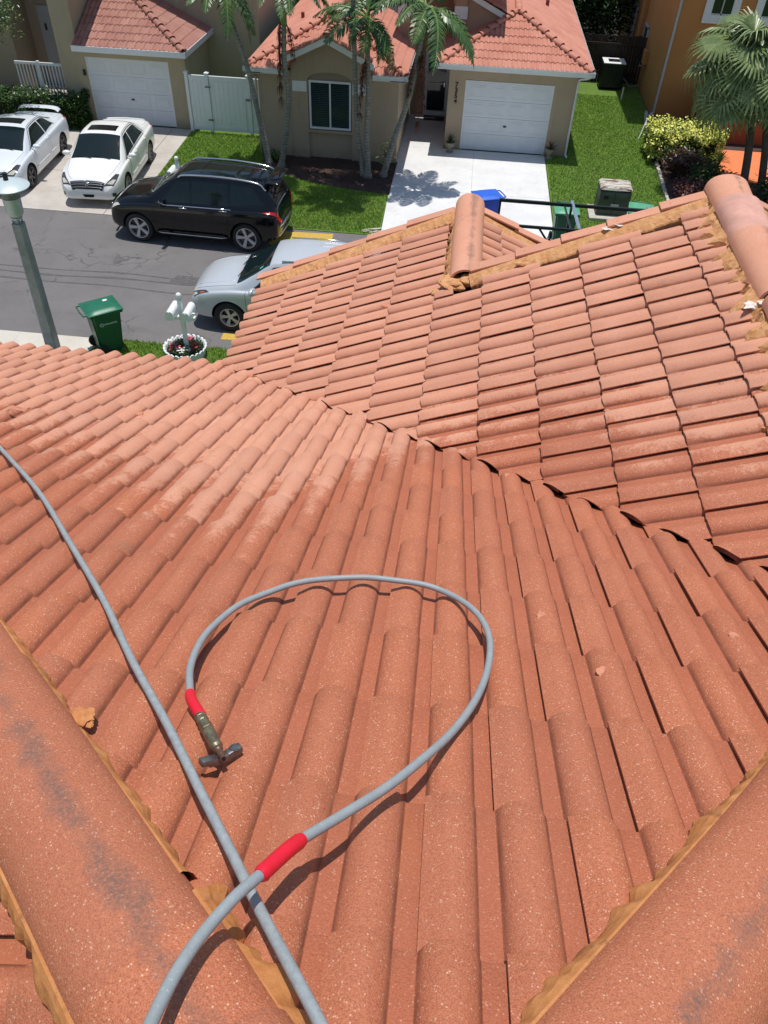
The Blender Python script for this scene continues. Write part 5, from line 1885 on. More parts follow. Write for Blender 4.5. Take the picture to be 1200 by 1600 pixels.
def mirror_part(root, car, x, z, yb, side, paint, sc=1.0):
    """door mirror"""
    m = Matrix.Translation((x, side * (yb + .10 * sc), z)) @ Matrix.Rotation(R(-12 * side), 4, 'Z')
    bm = bmesh.new()
    bmesh.ops.create_icosphere(bm, subdivisions=3, radius=1)
    for v in bm.verts:
        c = v.co
        c.x = c.x * .075 * sc if c.x > 0 else max(c.x, -.35) * .075 * sc
        c.y *= .115 * sc; c.z *= .070 * sc
    b = MB().bm(bm, m)
    b.tube([(x + .01, side * (yb - .05), z - .05 * sc), (x, side * (yb + .05), z - .03 * sc)], .022 * sc, 8)
    o = P_('door_mirror', b.vf(), paint, root, auto=60)
    g = MB().rbox(-.034 * sc, -.029 * sc, -.085 * sc, .085 * sc, -.045 * sc, .045 * sc, .002, m)
    link_mesh('mirror_glass', mesh_from('mirror_glass', *g.vf(), [MAT['chrome']]), o, W[o.name])


def handle_part(root, car, x, t, side, mat, L=.17):
    p = car.S(x, t, side); n = car.nrm(x, t, side)
    a = [p + n * .004 + Vector((L / 2, 0, 0)), p + n * .032 + Vector((L * .38, 0, 0)), p + n * .034 - Vector((L * .38, 0, 0)), p + n * .004 - Vector((L / 2, 0, 0))]
    P_('door_handle', MB().tube(a, .012, 8).vf(), mat, root, auto=60)


def sedan(label, loc, heading, coupe=False):
    # TSX-like saloon or a two-door coupe; x=0 mid wheelbase
    L0, L1 = -2.28, 2.30
    K = [  # x, zs, zb, zt, wsl, wb, wt, cr
        (-2.28, .36, .62, .66, .55, .60, .50, .02),
        (-2.22, .27, .84, .97, .70, .76, .62, .03),
        (-2.05, .24, .93, 1.05, .80, .83, .70, .04),
        (-1.70, .22, .93, 1.08, .84, .855, .70, .04),
        (-1.45, .20, .93, 1.12, .845, .865, .64, .05),
        (-1.00, .19, .92, 1.33, .85, .87, .58, .06),
        (-.60, .19, .91, 1.435, .85, .872, .575, .06),
        (.0, .19, .90, 1.455, .85, .872, .59, .06),
        (.35, .19, .89, 1.43, .85, .872, .60, .06),
        (.85, .19, .87, 1.18, .85, .87, .66, .06),
        (1.22, .19, .85, .985, .845, .862, .72, .05),
        (1.60, .20, .80, .93, .84, .85, .68, .05),
        (1.95, .21, .71, .84, .81, .81, .62, .05),
        (2.15, .22, .62, .74, .74, .73, .54, .05),
        (2.26, .24, .54, .62, .62, .62, .46, .04),
        (2.30, .30, .46, .50, .52, .54, .42, .02)]
    if coupe:
        K = [list(k) for k in K]
        for k in K:
            if -1.3 < k[0] < .5: k[3] -= .035
        K[5][3] = 1.255; K[4][3] = 1.10
        K = [tuple(k) for k in K]
    ax, rx = 1.345, -1.335
    root, body, car = make_car('parked_car', label, loc, heading, K, 'paint_pearl' if coupe else 'paint_white', [(ax, .365, .325), (rx, .365, .325)], None, L0, L1)
    pw = 'paint_pearl' if coupe else 'paint_white'
    P_('windscreen', both(car.patch([(1.18, 10.35), (.42, 10.2), (.42, 13), (1.18, 13)], 1, .004, 14, 8), car.patch([(1.18, 10.35), (.42, 10.2), (.42, 13), (1.18, 13)], -1, .004, 14, 8)), 'glass_car', root)
    P_('rear_window', both(car.patch([(-1.43, 10.5), (-.78, 10.3), (-.78, 13), (-1.43, 13)], 1, .004, 10, 8), car.patch([(-1.43, 10.5), (-.78, 10.3), (-.78, 13), (-1.43, 13)], -1, .004, 10, 8)), 'glass_car', root)
    P_('sunroof', both(car.patch([(.22, 11.55), (-.20, 11.55), (-.20, 13), (.22, 13)], 1, .004, 8, 6), car.patch([(.22, 11.55), (-.20, 11.55), (-.20, 13), (.22, 13)], -1, .004, 8, 6)), 'glass_dark', root)
    for s in (1, -1):
        if coupe:
            P_('side_window', car.patch([(.86, 7.4), (-.38, 7.4), (-.30, 9.55), (.30, 9.55)], s, .004, 16, 6), 'glass_dark', root)
            P_('side_window', car.patch([(-.44, 7.4), (-1.18, 7.9), (-.86, 9.5), (-.36, 9.55)], s, .004, 10, 6), 'glass_dark', root)
        else:
            P_('side_window', car.patch([(.86, 7.4), (.02, 7.4), (.02, 9.55), (.36, 9.55)], s, .004, 14, 6), 'glass_dark', root)
            P_('side_window', car.patch([(-.04, 7.4), (-1.12, 7.6), (-.80, 9.5), (-.04, 9.55)], s, .004, 14, 6), 'glass_dark', root)
            P_('window_trim', car.line([(.90, 7.2), (-1.16, 7.3)], s, .007, .003), 'black', root)
        P_('window_frame', car.line([(.94, 7.3), (.36, 9.85), (-.3, 9.9), (-.86, 9.75), (-1.22, 7.7)], s, .009, .001), 'black' if not coupe else 'black', root)
        seams = [[(.92, 2.3), (.95, 5.0), (.93, 6.6)], [(.0 if not coupe else -.42, 2.3), (.0 if not coupe else -.42, 6.9)]]
        if not coupe: seams.append([(-.95, 3.4), (-1.02, 5.0), (-1.10, 6.7)])
        for q in seams: P_('door_seam', car.line(q, s, .0045, -.0015), 'dark_in', root)
        handle_part(root, car, .16 if not coupe else -.25, 5.25, s, pw)
        if not coupe: handle_part(root, car, -.88, 5.25, s, pw)
        P_('side_moulding', car.line([(.9, 3.2), (-.9, 3.2)], s, .016, .0), pw, root)
        P_('headlight', car.patch([(2.17, 6.0), (1.74, 6.45), (1.80, 8.4), (2.24, 10.3)], s, .006, 12, 6), 'lamp_dark', root)
        P_('headlight_lens', car.patch([(2.14, 6.6), (1.98, 6.8), (2.02, 8.2), (2.19, 9.4)], s, .009, 6, 5), 'lamp_clear', root)
        P_('tail_light', car.patch([(-2.20, 5.6), (-1.95, 5.6), (-1.98, 6.9), (-2.21, 8.0)], s, .006, 6, 5), 'red_lamp', root)
        P_('fog_lamp_recess', car.patch([(2.245, 3.0), (2.16, 2.7), (2.16, 3.6), (2.25, 3.9)], s, .006, 5, 4), 'lamp_dark', root)
        mirror_part(root, car, .78, .97, .86, s, pw)
        P_('bonnet_seam', car.line([(1.18, 10.0), (1.75, 10.2), (2.12, 11.2)], s, .004, -.001), 'dark_in', root)
        P_('boot_seam', car.line([(-1.50, 10.2), (-2.02, 10.2), (-2.2, 10.2)], s, .004, -.001), 'dark_in', root)
        P_('roof_channel', car.line([(.36, 10.35), (-.84, 10.35)], s, .006, .0), 'black', root)
    b = MB()
    # grille: a V shaped dark opening with bars and a badge
    def fx(y): return 2.305 - .55 * y * y
    g1 = car.patch([(2.292, 10.2), (2.185, 10.9), (2.175, 13), (2.2985, 13)], 1, .006, 8, 8)
    g2 = car.patch([(2.292, 10.2), (2.185, 10.9), (2.175, 13), (2.2985, 13)], -1, .006, 8, 8)
    P_('grille', both(g1, g2), 'black', root)
    for q in (.18, .5, .82):
        x = 2.292 - .11 * q
        pts = [car.S(x, t, 1) + car.nrm(x, t, 1) * .012 for t in (10.5 + .5 * q, 11.2, 12, 13)]
        pts += [Vector((p.x, -p.y, p.z)) for p in reversed(pts[:-1])]
        P_('grille_bar', MB().tube(pts, .006, 6).vf(), 'rim', root)
    rim_ = [(2.292, 10.1), (2.18, 10.8), (2.168, 13)]
    for s in (1, -1): P_('grille_surround', car.line(rim_, s, .011, .004), 'chrome', root)
    cc = car.S(2.235, 13, 1)
    nn = car.nrm(2.235, 12.9, 1); nn.y = 0; nn.normalize()
    tt = Vector((0, 1, 0)); uu = nn.cross(tt)
    em = MB()
    def EP(a, b_): return cc + nn * .020 + tt * a + uu * b_
    em.tube([EP(.050 * math.cos(t), .045 * math.sin(t)) for t in np.linspace(0, 2 * math.pi, 21)], .006, 6, cap=False)
    em.tube([EP(-.026, -.036), EP(-.008, .040)], .006, 5).tube([EP(.026, -.036), EP(.008, .040)], .006, 5).tube([EP(-.014, -.004), EP(.014, -.004)], .005, 5)
    P_('badge', em.vf(), 'chrome', root)
    v = []; f = []
    for i in range(15):
        y = -.42 + .84 * i / 14
        x = 2.305 - .30 * y * y
        v += [(x, y, .335 - .02), (x + .004, y, .405 - .01)]
    for i in range(14): f.append((2 * i, 2 * i + 2, 2 * i + 3, 2 * i + 1))
    P_('lower_intake', (v, f), 'dark_in', root)
    P_('number_plate', MB().rbox(-2.30, -2.285, -.16, .16, .52, .67, .004).vf(), 'offwhite', root)
    # wipers
    P_('wiper', MB().tube([(1.22, .45, .985), (1.12, -.05, 1.05)], .007, 6).tube([(1.22, -.1, .995), (1.12, -.55, 1.03)], .007, 6).vf(), 'black', root)
    # spoiler
    if coupe:
        pts = [(-2.12, y, 1.075 + .105 * math.sqrt(max(0, 1 - (y / .66) ** 4))) for y in np.linspace(-.66, .66, 19)]
        v = []; f = []
        for (x, y, z) in pts:
            v += [(x + .12, y, z - .012), (x, y, z + .018), (x - .13, y, z + .010), (x - .13, y, z - .008), (x, y, z - .012)]
        for i in range(len(pts) - 1):
            for j in range(5):
                f.append((i * 5 + j, i * 5 + (j + 1) % 5, (i + 1) * 5 + (j + 1) % 5, (i + 1) * 5 + j))
        P_('rear_spoiler', (v, f), pw, root, auto=60)
    else:
        P_('boot_lip', MB().tube([(-2.16, y, 1.045 - .10 * (y / .6) ** 2 * .3) for y in np.linspace(-.60, .60, 13)], .022, 8).vf(), pw, root)
    for x in (ax, rx):
        for s in (1, -1):
            wheel(root, (x, s * .765, .325), s, .325, .215, 7 if not coupe else 5, 'rim_dark' if coupe else 'rim_mid', 'dark_in', double=False)
    return root


MAT['glass_car'] = _glass('windscreen_glass')
MAT['glass_car'].node_tree.nodes['Principled BSDF'].inputs['Alpha'].default_value = 1.0
MAT['glass_car'].node_tree.nodes['Principled BSDF'].inputs['Base Color'].default_value = (.006, .014, .015, 1)
MAT['rim_mid'] = plain('grey_alloy', (.20, .20, .21), .35, .6, var=.1)


def suv(name, label, loc, heading, paint, K, ax, rx, wr, zc, black=True):
    L0, L1 = K[0][0], K[-1][0]
    root, body, car = make_car(name, label, loc, heading, K, paint, [(ax, wr + .055, wr), (rx, wr + .055, wr)], None, L0, L1, bulge=.03)
    return root, car


def black_suv():
    K = [
        (-2.42, .50, .80, .86, .60, .66, .50, .02),
        (-2.37, .36, 1.03, 1.20, .76, .84, .66, .04),
        (-2.25, .32, 1.08, 1.42, .84, .90, .66, .05),
        (-2.00, .29, 1.10, 1.66, .90, .93, .62, .06),
        (-1.70, .28, 1.10, 1.755, .91, .945, .61, .06),
        (-1.00, .27, 1.09, 1.795, .91, .95, .615, .06),
        (-.20, .27, 1.08, 1.80, .91, .95, .62, .06),
        (.30, .27, 1.07, 1.765, .91, .95, .64, .06),
        (.80, .27, 1.06, 1.50, .91, .945, .70, .06),
        (1.22, .28, 1.045, 1.235, .905, .94, .76, .05),
        (1.60, .28, 1.01, 1.165, .90, .925, .74, .05),
        (2.00, .29, .94, 1.09, .88, .89, .70, .05),
        (2.25, .31, .83, .98, .80, .82, .62, .06),
        (2.36, .34, .68, .80, .70, .72, .52, .05),
        (2.40, .42, .58, .62, .60, .62, .44, .02)]
    ax, rx, wr = 1.455, -1.46, .375
    root, car = suv('parked_suv', 'glossy black estate style off-road car with silver roof rails parked along the far kerb', (-6.80, 19.86, 0), R(177.6), 'paint_black', [tuple([k[0] * .955] + [k[1]] + [q * .965 for q in k[2:4]] + list(k[4:])) for k in K], ax, rx, wr, 0)
    P_('windscreen', both(car.patch([(1.16, 10.35), (.42, 10.2), (.42, 13), (1.16, 13)], 1, .004, 12, 8), car.patch([(1.16, 10.35), (.42, 10.2), (.42, 13), (1.16, 13)], -1, .004, 12, 8)), 'glass_car', root)
    for a, b in ((.30, -.22), (-.28, -1.45)):
        P_('glass_roof_panel', both(car.patch([(a, 11.2), (b, 11.2), (b, 13), (a, 13)], 1, .004, 8, 6), car.patch([(a, 11.2), (b, 11.2), (b, 13), (a, 13)], -1, .004, 8, 6)), 'glass_dark', root)
    P_('rear_window', both(car.patch([(-2.32, 9.9), (-2.02, 10.3), (-2.02, 13), (-2.30, 13)], 1, .005, 8, 8), car.patch([(-2.32, 9.9), (-2.02, 10.3), (-2.02, 13), (-2.30, 13)], -1, .005, 8, 8)), 'glass_dark', root)
    # roof spoiler
    P_('rear_spoiler', MB().rbox(-2.30, -1.95, -.56, .56, 1.665, 1.70, .015, Matrix.Rotation(R(0), 4, 'Y')).vf(), 'paint_black', root, auto=50)
    for s in (1, -1):
        P_('side_window', car.patch([(.84, 7.4), (-.02, 7.4), (-.02, 9.5), (.33, 9.5)], s, .004, 12, 6), 'glass_dark', root)
        P_('side_window', car.patch([(-.08, 7.4), (-1.02, 7.4), (-1.02, 9.5), (-.08, 9.5)], s, .004, 12, 6), 'glass_dark', root)
        P_('side_window', car.patch([(-1.10, 7.5), (-1.98, 7.9), (-1.62, 9.5), (-1.08, 9.5)], s, .004, 10, 6), 'glass_dark', root)
        P_('chrome_strip', car.line([(.82, 6.95), (-1.10, 6.95)], s, .015, .006), 'chrome', root)
        for q in ([(.95, 2.4), (.98, 5), (.95, 6.8)], [(-.05, 2.4), (-.05, 6.9)], [(-.98, 3.0), (-1.04, 5), (-1.10, 6.8)]):
            P_('door_seam', car.line(q, s, .004, -.001), 'dark_in', root)
        handle_part(root, car, .16, 5.35, s, 'chrome', .19)
        handle_part(root, car, -.90, 5.35, s, 'chrome', .19)
        rp = [(.30, 10.25), (.1, 10.35), (-.9, 10.4), (-1.75, 10.4), (-1.98, 10.3)]
        pts = []
        for (x, t), hgt in zip(rp, (.008, .05, .06, .05, .008)):
            pts.append(car.S(x, t, s) + Vector((0, 0, hgt)))
        P_('roof_rail', MB().tube(bez(pts, 5), .024, 8).vf(), 'chrome', root)
        P_('headlight', car.patch([(2.29, 5.6), (1.90, 6.4), (1.98, 8.2), (2.31, 9.0)], s, .007, 10, 6), 'lamp_clear', root)
        P_('tail_light', car.patch([(-2.36, 5.5), (-1.93, 6.05), (-1.98, 7.0), (-2.36, 7.9)], s, .008, 10, 6), 'red_lamp', root)
        sb = [Vector((.95, s * .955, .335)), Vector((.80, s * 1.00, .33)), Vector((-.80, s * 1.00, .33)), Vector((-.95, s * .955, .335))]
        P_('side_step', MB().tube(sb, .032, 8).vf(), 'black', root)
        P_('step_trim', MB().tube([p + Vector((0, s * .026, .018)) for p in sb], .009, 6).vf(), 'chrome', root)
        mirror_part(root, car, .72, 1.14, .93, s, 'paint_black', 1.12)
        P_('bonnet_vent', car.patch([(1.48, 10.2), (1.30, 10.2), (1.30, 10.9), (1.48, 10.9)], s, .004, 4, 4), 'black', root)
    P_('rear_bumper_trim', MB().tube([(-2.10, -.87, .62), (-2.26, -.76, .63), (-2.335, -.3, .64), (-2.335, .3, .64), (-2.26, .76, .63), (-2.10, .87, .62)], .035, 8).vf(), 'chrome', root)
    P_('lower_bumper_trim', MB().tube([(-2.12, -.85, .40), (-2.27, -.6, .39), (-2.31, 0, .39), (-2.27, .6, .39), (-2.12, .85, .40)], .028, 8).vf(), 'chrome', root)
    v = []; f = []
    for i in range(13):
        y = -.42 + .84 * i / 12
        x = 2.41 - .25 * y * y
        v += [(x, y, .55), (x - .06, y, .80)]
    for i in range(12): f.append((2 * i, 2 * i + 2, 2 * i + 3, 2 * i + 1))
    P_('grille', (v, f), 'black', root)
    for z in (.62, .72): P_('grille_bar', MB().tube([(2.42 - .25 * y * y - (z - .55) * .2, y, z) for y in np.linspace(-.4, .4, 11)], .014, 6).vf(), 'chrome', root)
    for x in (ax, rx):
        for s in (1, -1): wheel(root, (x, s * .83, wr), s, wr, .26, 5, 'rim', 'rim_dark', rr=.72, steer=0)


def silver_suv():
    K = [
        (-2.32, .45, .75, .80, .60, .66, .50, .02),
        (-2.26, .34, 1.00, 1.15, .78, .82, .66, .04),
        (-2.05, .30, 1.05, 1.45, .84, .88, .62, .05),
        (-1.70, .27, 1.06, 1.62, .88, .90, .58, .06),
        (-1.00, .25, 1.05, 1.665, .89, .915, .59, .06),
        (-.10, .25, 1.04, 1.67, .89, .92, .60, .06),
        (.35, .25, 1.02, 1.62, .89, .92, .61, .06),
        (.85, .25, 1.00, 1.34, .89, .915, .68, .06),
        (1.25, .26, .98, 1.13, .885, .905, .74, .05),
        (1.65, .27, .93, 1.07, .87, .885, .72, .05),
        (2.00, .28, .85, .98, .84, .84, .66, .05),
        (2.22, .30, .72, .85, .76, .76, .56, .05),
        (2.31, .34, .60, .70, .66, .66, .48, .04),
        (2.34, .40, .52, .56, .56, .58, .42, .02)]
    ax, rx, wr = 1.40, -1.38, .355
    root, car = suv('parked_suv', 'silver hatchback style off-road car half hidden behind the tiled roof', (-3.42, 15.83, 0), R(180.5), 'paint_silver', K, ax, rx, wr, 0)
    P_('windscreen', both(car.patch([(1.20, 10.35), (.46, 10.2), (.46, 13), (1.20, 13)], 1, .004, 12, 8), car.patch([(1.20, 10.35), (.46, 10.2), (.46, 13), (1.20, 13)], -1, .004, 12, 8)), 'glass_car', root)
    P_('rear_window', both(car.patch([(-2.18, 10.0), (-1.85, 10.3), (-1.85, 13), (-2.16, 13)], 1, .005, 8, 8), car.patch([(-2.18, 10.0), (-1.85, 10.3), (-1.85, 13), (-2.16, 13)], -1, .005, 8, 8)), 'glass_dark', root)
    for s in (1, -1):
        P_('side_window', car.patch([(.88, 7.4), (-.02, 7.4), (-.02, 9.5), (.38, 9.5)], s, .004, 12, 6), 'glass_dark', root)
        P_('side_window', car.patch([(-.08, 7.4), (-1.00, 7.4), (-1.00, 9.5), (-.08, 9.5)], s, .004, 12, 6), 'glass_dark', root)
        P_('side_window', car.patch([(-1.08, 7.5), (-1.80, 7.9), (-1.45, 9.5), (-1.06, 9.5)], s, .004, 10, 6), 'glass_dark', root)
        for q in ([(.98, 2.4), (1.0, 5), (.98, 6.8)], [(-.05, 2.4), (-.05, 6.9)]):
            P_('door_seam', car.line(q, s, .004, -.001), 'dark_in', root)
        handle_part(root, car, .16, 5.35, s, 'paint_silver', .18)
        P_('headlight', car.patch([(2.20, 5.9), (1.82, 6.5), (1.90, 8.0), (2.25, 8.9)], s, .007, 10, 6), 'lamp_dark', root)
        P_('headlight_lens', car.patch([(2.19, 6.4), (2.10, 6.5), (2.12, 7.7), (2.21, 8.2)], s, .010, 5, 5), 'lamp_clear', root)
        P_('indicator', car.patch([(2.03, 6.55), (1.92, 6.65), (1.95, 7.4), (2.05, 7.5)], s, .010, 5, 4), 'amber', root)
        P_('fog_lamp', car.patch([(2.24, 3.2), (2.17, 3.0), (2.17, 4.0), (2.25, 4.2)], s, .006, 5, 4), 'lamp_clear', root)
        P_('tail_light', car.patch([(-2.22, 5.9), (-1.9, 6.2), (-1.95, 7.2), (-2.22, 8.2)], s, .008, 10, 6), 'red_lamp', root)
        P_('bonnet_crease', car.line([(1.25, 11.3), (1.7, 11.1), (2.1, 11.2)], s, .010, -.004), 'paint_silver', root)
        P_('bonnet_seam', car.line([(1.22, 9.9), (1.8, 9.8), (2.16, 9.9)], s, .004, -.001), 'dark_in', root)
        P_('lower_cladding', car.line([(.95, 2.35), (-.95, 2.35)], s, .03, -.008), 'black', root)
        mirror_part(root, car, .80, 1.08, .90, s, 'paint_silver', 1.08)
        P_('roof_rail', MB().tube([car.S(x, 10.3, s) + Vector((0, 0, .03)) for x in (.2, -.6, -1.5)], .014, 6).vf(), 'chrome', root)
    for s_ in (1, -1):
        for t in (11.6, 12.3):
            P_('roof_rib', car.line([(-.5, t), (-1.0, t), (-1.6, t)], s_, .010, -.004), 'paint_silver', root)
    v = []; f = []
    for i in range(13):
        y = -.50 + 1.0 * i / 12
        x = 2.35 - .22 * y * y
        v += [(x, y, .42), (x - .05, y, .68)]
    for i in range(12): f.append((2 * i, 2 * i + 2, 2 * i + 3, 2 * i + 1))
    P_('grille', (v, f), 'black', root)
    P_('wiper', MB().tube([(1.24, .45, 1.135), (1.12, -.05, 1.20)], .007, 6).tube([(1.24, -.1, 1.145), (1.12, -.55, 1.18)], .007, 6).vf(), 'black', root)
    P_('sticker', car.patch([(.70, 11.0), (.62, 11.0), (.62, 11.25), (.70, 11.25)], 1, .006, 2, 2), 'sticker', root)
    for x in (ax, rx):
        for s in (1, -1): wheel(root, (x, s * .80, wr), s, wr, .235, 5, 'rim', 'rim_dark', rr=.62, double=True)


MAT['sticker'] = plain('green_sticker', (.05, .55, .35), .5)
# the white saloon: wheels near side at (-10.03, 22.07) and (-9.97, 24.39)
sedan('cream white saloon with dark sunroof parked nose out before the white garage door', (-10.57, 23.06, 0), R(-85), False)
sedan('glossy white coupe with rear wing parked nose out beside the hedge at the picture edge', (-13.50, 23.20, 0), R(-86.0), True)
black_suv()
silver_suv()


def utility_truck():
    """work truck beyond the gable: mostly hidden, its ladder rack stands above the roof edge"""
    root = empty('work_truck', (2.9, 17.8, 0), label='work truck with black ladder rack rising behind the tiled gable roof', cat='truck')
    b = MB()
    b.rbox(.95, 6.6, 17.05, 18.6, .45, .95, .05).rbox(4.5, 6.5, 17.10, 18.55, .9, 1.65, .18)
    P0 = lambda name, vf, mat, sm=False, au=None: add(name, vf, MAT[mat], root, smooth=sm, auto=au)
    P0('body', MB().rbox(.95, 4.4, 17.05, 18.6, .45, .92, .05).vf(), 'paint_silver', True, 40)
    P0('cab', MB().rbox(4.42, 6.4, 17.08, 18.57, .45, 1.60, .20, seg=4).vf(), 'paint_silver', True, 40)
    P0('bonnet', MB().rbox(6.2, 7.3, 17.12, 18.53, .45, 1.02, .14, seg=4).vf(), 'paint_silver', True, 40)
    P0('side_window', MB().rbox(4.75, 6.0, 17.065, 17.09, 1.08, 1.48, .01).vf(), 'glass_dark')
    P0('bed_floor', MB().box(1.05, 4.3, 17.15, 18.5, .925, .94).vf(), 'black')
    for x in (1.9, 6.35):
        for y, s in ((17.12, -1), (18.53, 1)):
            m = Matrix.Translation((x, y, .36)) @ Matrix.Rotation(R(-90 * s), 4, 'X')
            P0('wheel', MB().lathe([(.2, -.11), (.33, -.11), (.36, -.07), (.36, .07), (.33, .11), (.2, .11), (.18, .06), (0, .05)], 30, m, cap=False).vf(), 'rubber', True, 40)
    z = 2.0
    r = .026
    def bar(name, a, b_, mat='black_steel', rr=r): P0(name, MB().tube([a, b_], rr * 1.41, 4).vf(), mat)
    bar('rack_rail', (1.00, 18.52, z), (4.9, 18.52, z), rr=.034)
    bar('rack_rail', (1.00, 17.12, z), (4.9, 17.12, z), rr=.028)
    for y in (17.12, 18.52):
        for x in (1.03, 2.72, 4.6):
            bar('rack_post', (x, y, .95), (x, y, z))
    bar('rack_brace', (2.55, 18.5, 1.98), (2.62, 17.15, 1.98), rr=.018)
    bar('cross_bar', (2.78, 17.05, z + .05), (2.72, 18.62, z + .05), 'alu', .028)
    bar('cross_bar', (4.5, 17.05, z + .05), (4.5, 18.62, z + .05), 'alu', .026)
    bar('rack_brace', (2.70, 17.12, .98), (1.9, 17.12, z - .02), rr=.02)
    cab = bez([(2.25, 17.1, 1.98), (2.14, 17.06, 1.9), (2.10, 17.0, 1.72), (2.22, 16.98, 1.62), (2.35, 17.05, 1.75)], 6)
    P0('loose_cable', MB().tube(cab, .008, 6).vf(), 'black', True)


utility_truck()


# ================================================================== PLANTS
def leaf_quads(cent, size, aspect=.5, up=.35, droop=0.0, rng=RNG):
    """cent (n,3) -> quad leaves as (4n,3): pointed leaf shapes with random facing"""
    n = len(cent)
    a = rng.uniform(0, 2 * np.pi, n)
    el = rng.uniform(-.7, .9, n) - droop
    d = np.stack([np.cos(a) * np.cos(el), np.sin(a) * np.cos(el), np.sin(el)], 1)
    r = rng.normal(size=(n, 3)) * .55; r[:, 2] += 1.0
    s = np.cross(d, r); s /= np.linalg.norm(s, axis=1)[:, None] + 1e-9
    nrm = np.cross(s, d)
    L = size * rng.uniform(.6, 1.35, n)[:, None]
    w = L * aspect
    v = np.zeros((n, 4, 3))
    v[:, 0] = cent
    v[:, 1] = cent + d * L * .45 + s * w * .5 + nrm * w * .12
    v[:, 2] = cent + d * L
    v[:, 3] = cent + d * L * .45 - s * w * .5 + nrm * w * .12
    return v.reshape(-1, 3)


def cloud_pts(n, c, r, shell=.55, lump=.35, seed=0, bottom=-1.0):
    """points in a lumpy ellipsoid, denser near its surface"""
    out = []
    rs = np.random.default_rng(seed + 11)
    m = n * 2
    d = rs.normal(size=(m, 3)); d /= np.linalg.norm(d, axis=1)[:, None]
    rad = rs.uniform(shell, 1, m)
    k = np.array([1 + lump * mnoise.noise(Vector(q) * 2.3 + Vector((seed, 0, 0))) + lump * .6 * mnoise.noise(Vector(q) * 5 + Vector((0, seed, 0))) for q in d])
    gap = np.array([mnoise.noise(Vector(q) * 3.7 + Vector((0, 0, seed))) for q in d])
    p = d * (rad * k)[:, None]
    keep = (p[:, 2] > bottom) & (gap > -.32)
    p = p[keep][:n]
    return p * np.array(r) + np.array(c)


def box_pts(n, x0, x1, y0, y1, z0, z1, seed=0, lump=.12):
    rs = np.random.default_rng(seed + 5)
    p = rs.uniform(0, 1, (n, 3))
    # push toward the faces
    ax = rs.integers(0, 3, n)
    side = rs.random(n)
    for i in range(n):
        if ax[i] == 2: p[i, 2] = 1 - abs(rs.normal()) * .10
        elif ax[i] == 0: p[i, 0] = (abs(rs.normal()) * .05) if side[i] < .5 else 1 - abs(rs.normal()) * .05
        else: p[i, 1] = (abs(rs.normal()) * .10) if side[i] < .75 else 1 - abs(rs.normal()) * .10
    q = p * np.array([x1 - x0, y1 - y0, z1 - z0]) + np.array([x0, y0, z0])
    nn = np.array([mnoise.noise(Vector(a) * 2.1) + .6 * mnoise.noise(Vector(a) * 6) for a in q])
    q[:, 2] += nn * lump * 1.6 * (p[:, 2])
    q[:, 1] += nn * lump
    q[:, 0] += nn * lump * .8
    return q


def hedge(name, label, cat, x0, x1, y0, y1, z0, z1, sets, seed, core=True, lump=.12):
    """sets = [(material, count, leaf size, aspect)]"""
    h = empty(name, ((x0 + x1) / 2, (y0 + y1) / 2, 0), label=label, cat=cat)
    if core:
        b = MB().rbox(x0 + .16, x1 - .16, y0 + .16, y1 - .16, 0, z1 - .16, .1)
        add('twigs', b.vf(), MAT['leaf_core'], h)
    for i, (mt, n, sz, asp) in enumerate(sets):
        p = box_pts(n, x0, x1, y0, y1, z0, z1, seed + i, lump)
        o = tri_mesh('foliage', leaf_quads(p, sz, asp), MAT[mt], h, per=4)
        o['kind'] = 'stuff'
    return h


MAT['leaf_core'] = plain('dark_twigs', (.018, .020, .008), .95, var=.4, scale=20)


def shrub(name, label, cat, c, r, sets, seed, stems=5, group=None, bottom=-.9, shell=.35):
    h = empty(name, (c[0], c[1], 0), label=label, cat=cat, group=group)
    b = MB()
    rs = random.Random(seed)
    for i in range(stems):
        a = rs.uniform(0, 6.28)
        q = (c[0] + math.cos(a) * r[0] * .5, c[1] + math.sin(a) * r[1] * .5, c[2] + r[2] * .2)
        b.tube([(c[0] + .04 * math.cos(a), c[1] + .04 * math.sin(a), 0), ((c[0] + q[0]) / 2, (c[1] + q[1]) / 2, q[2] * .6), q], [.016, .012, .006], 5)
    add('stems', b.vf(), MAT['bark'], h)['kind'] = 'stuff'
    for i, (mt, n, sz, asp) in enumerate(sets):
        p = cloud_pts(n, c, r, shell, .4, seed + i * 3, bottom)
        o = tri_mesh('foliage', leaf_quads(p, sz, asp), MAT[mt], h, per=4)
        o['kind'] = 'stuff'
    return h


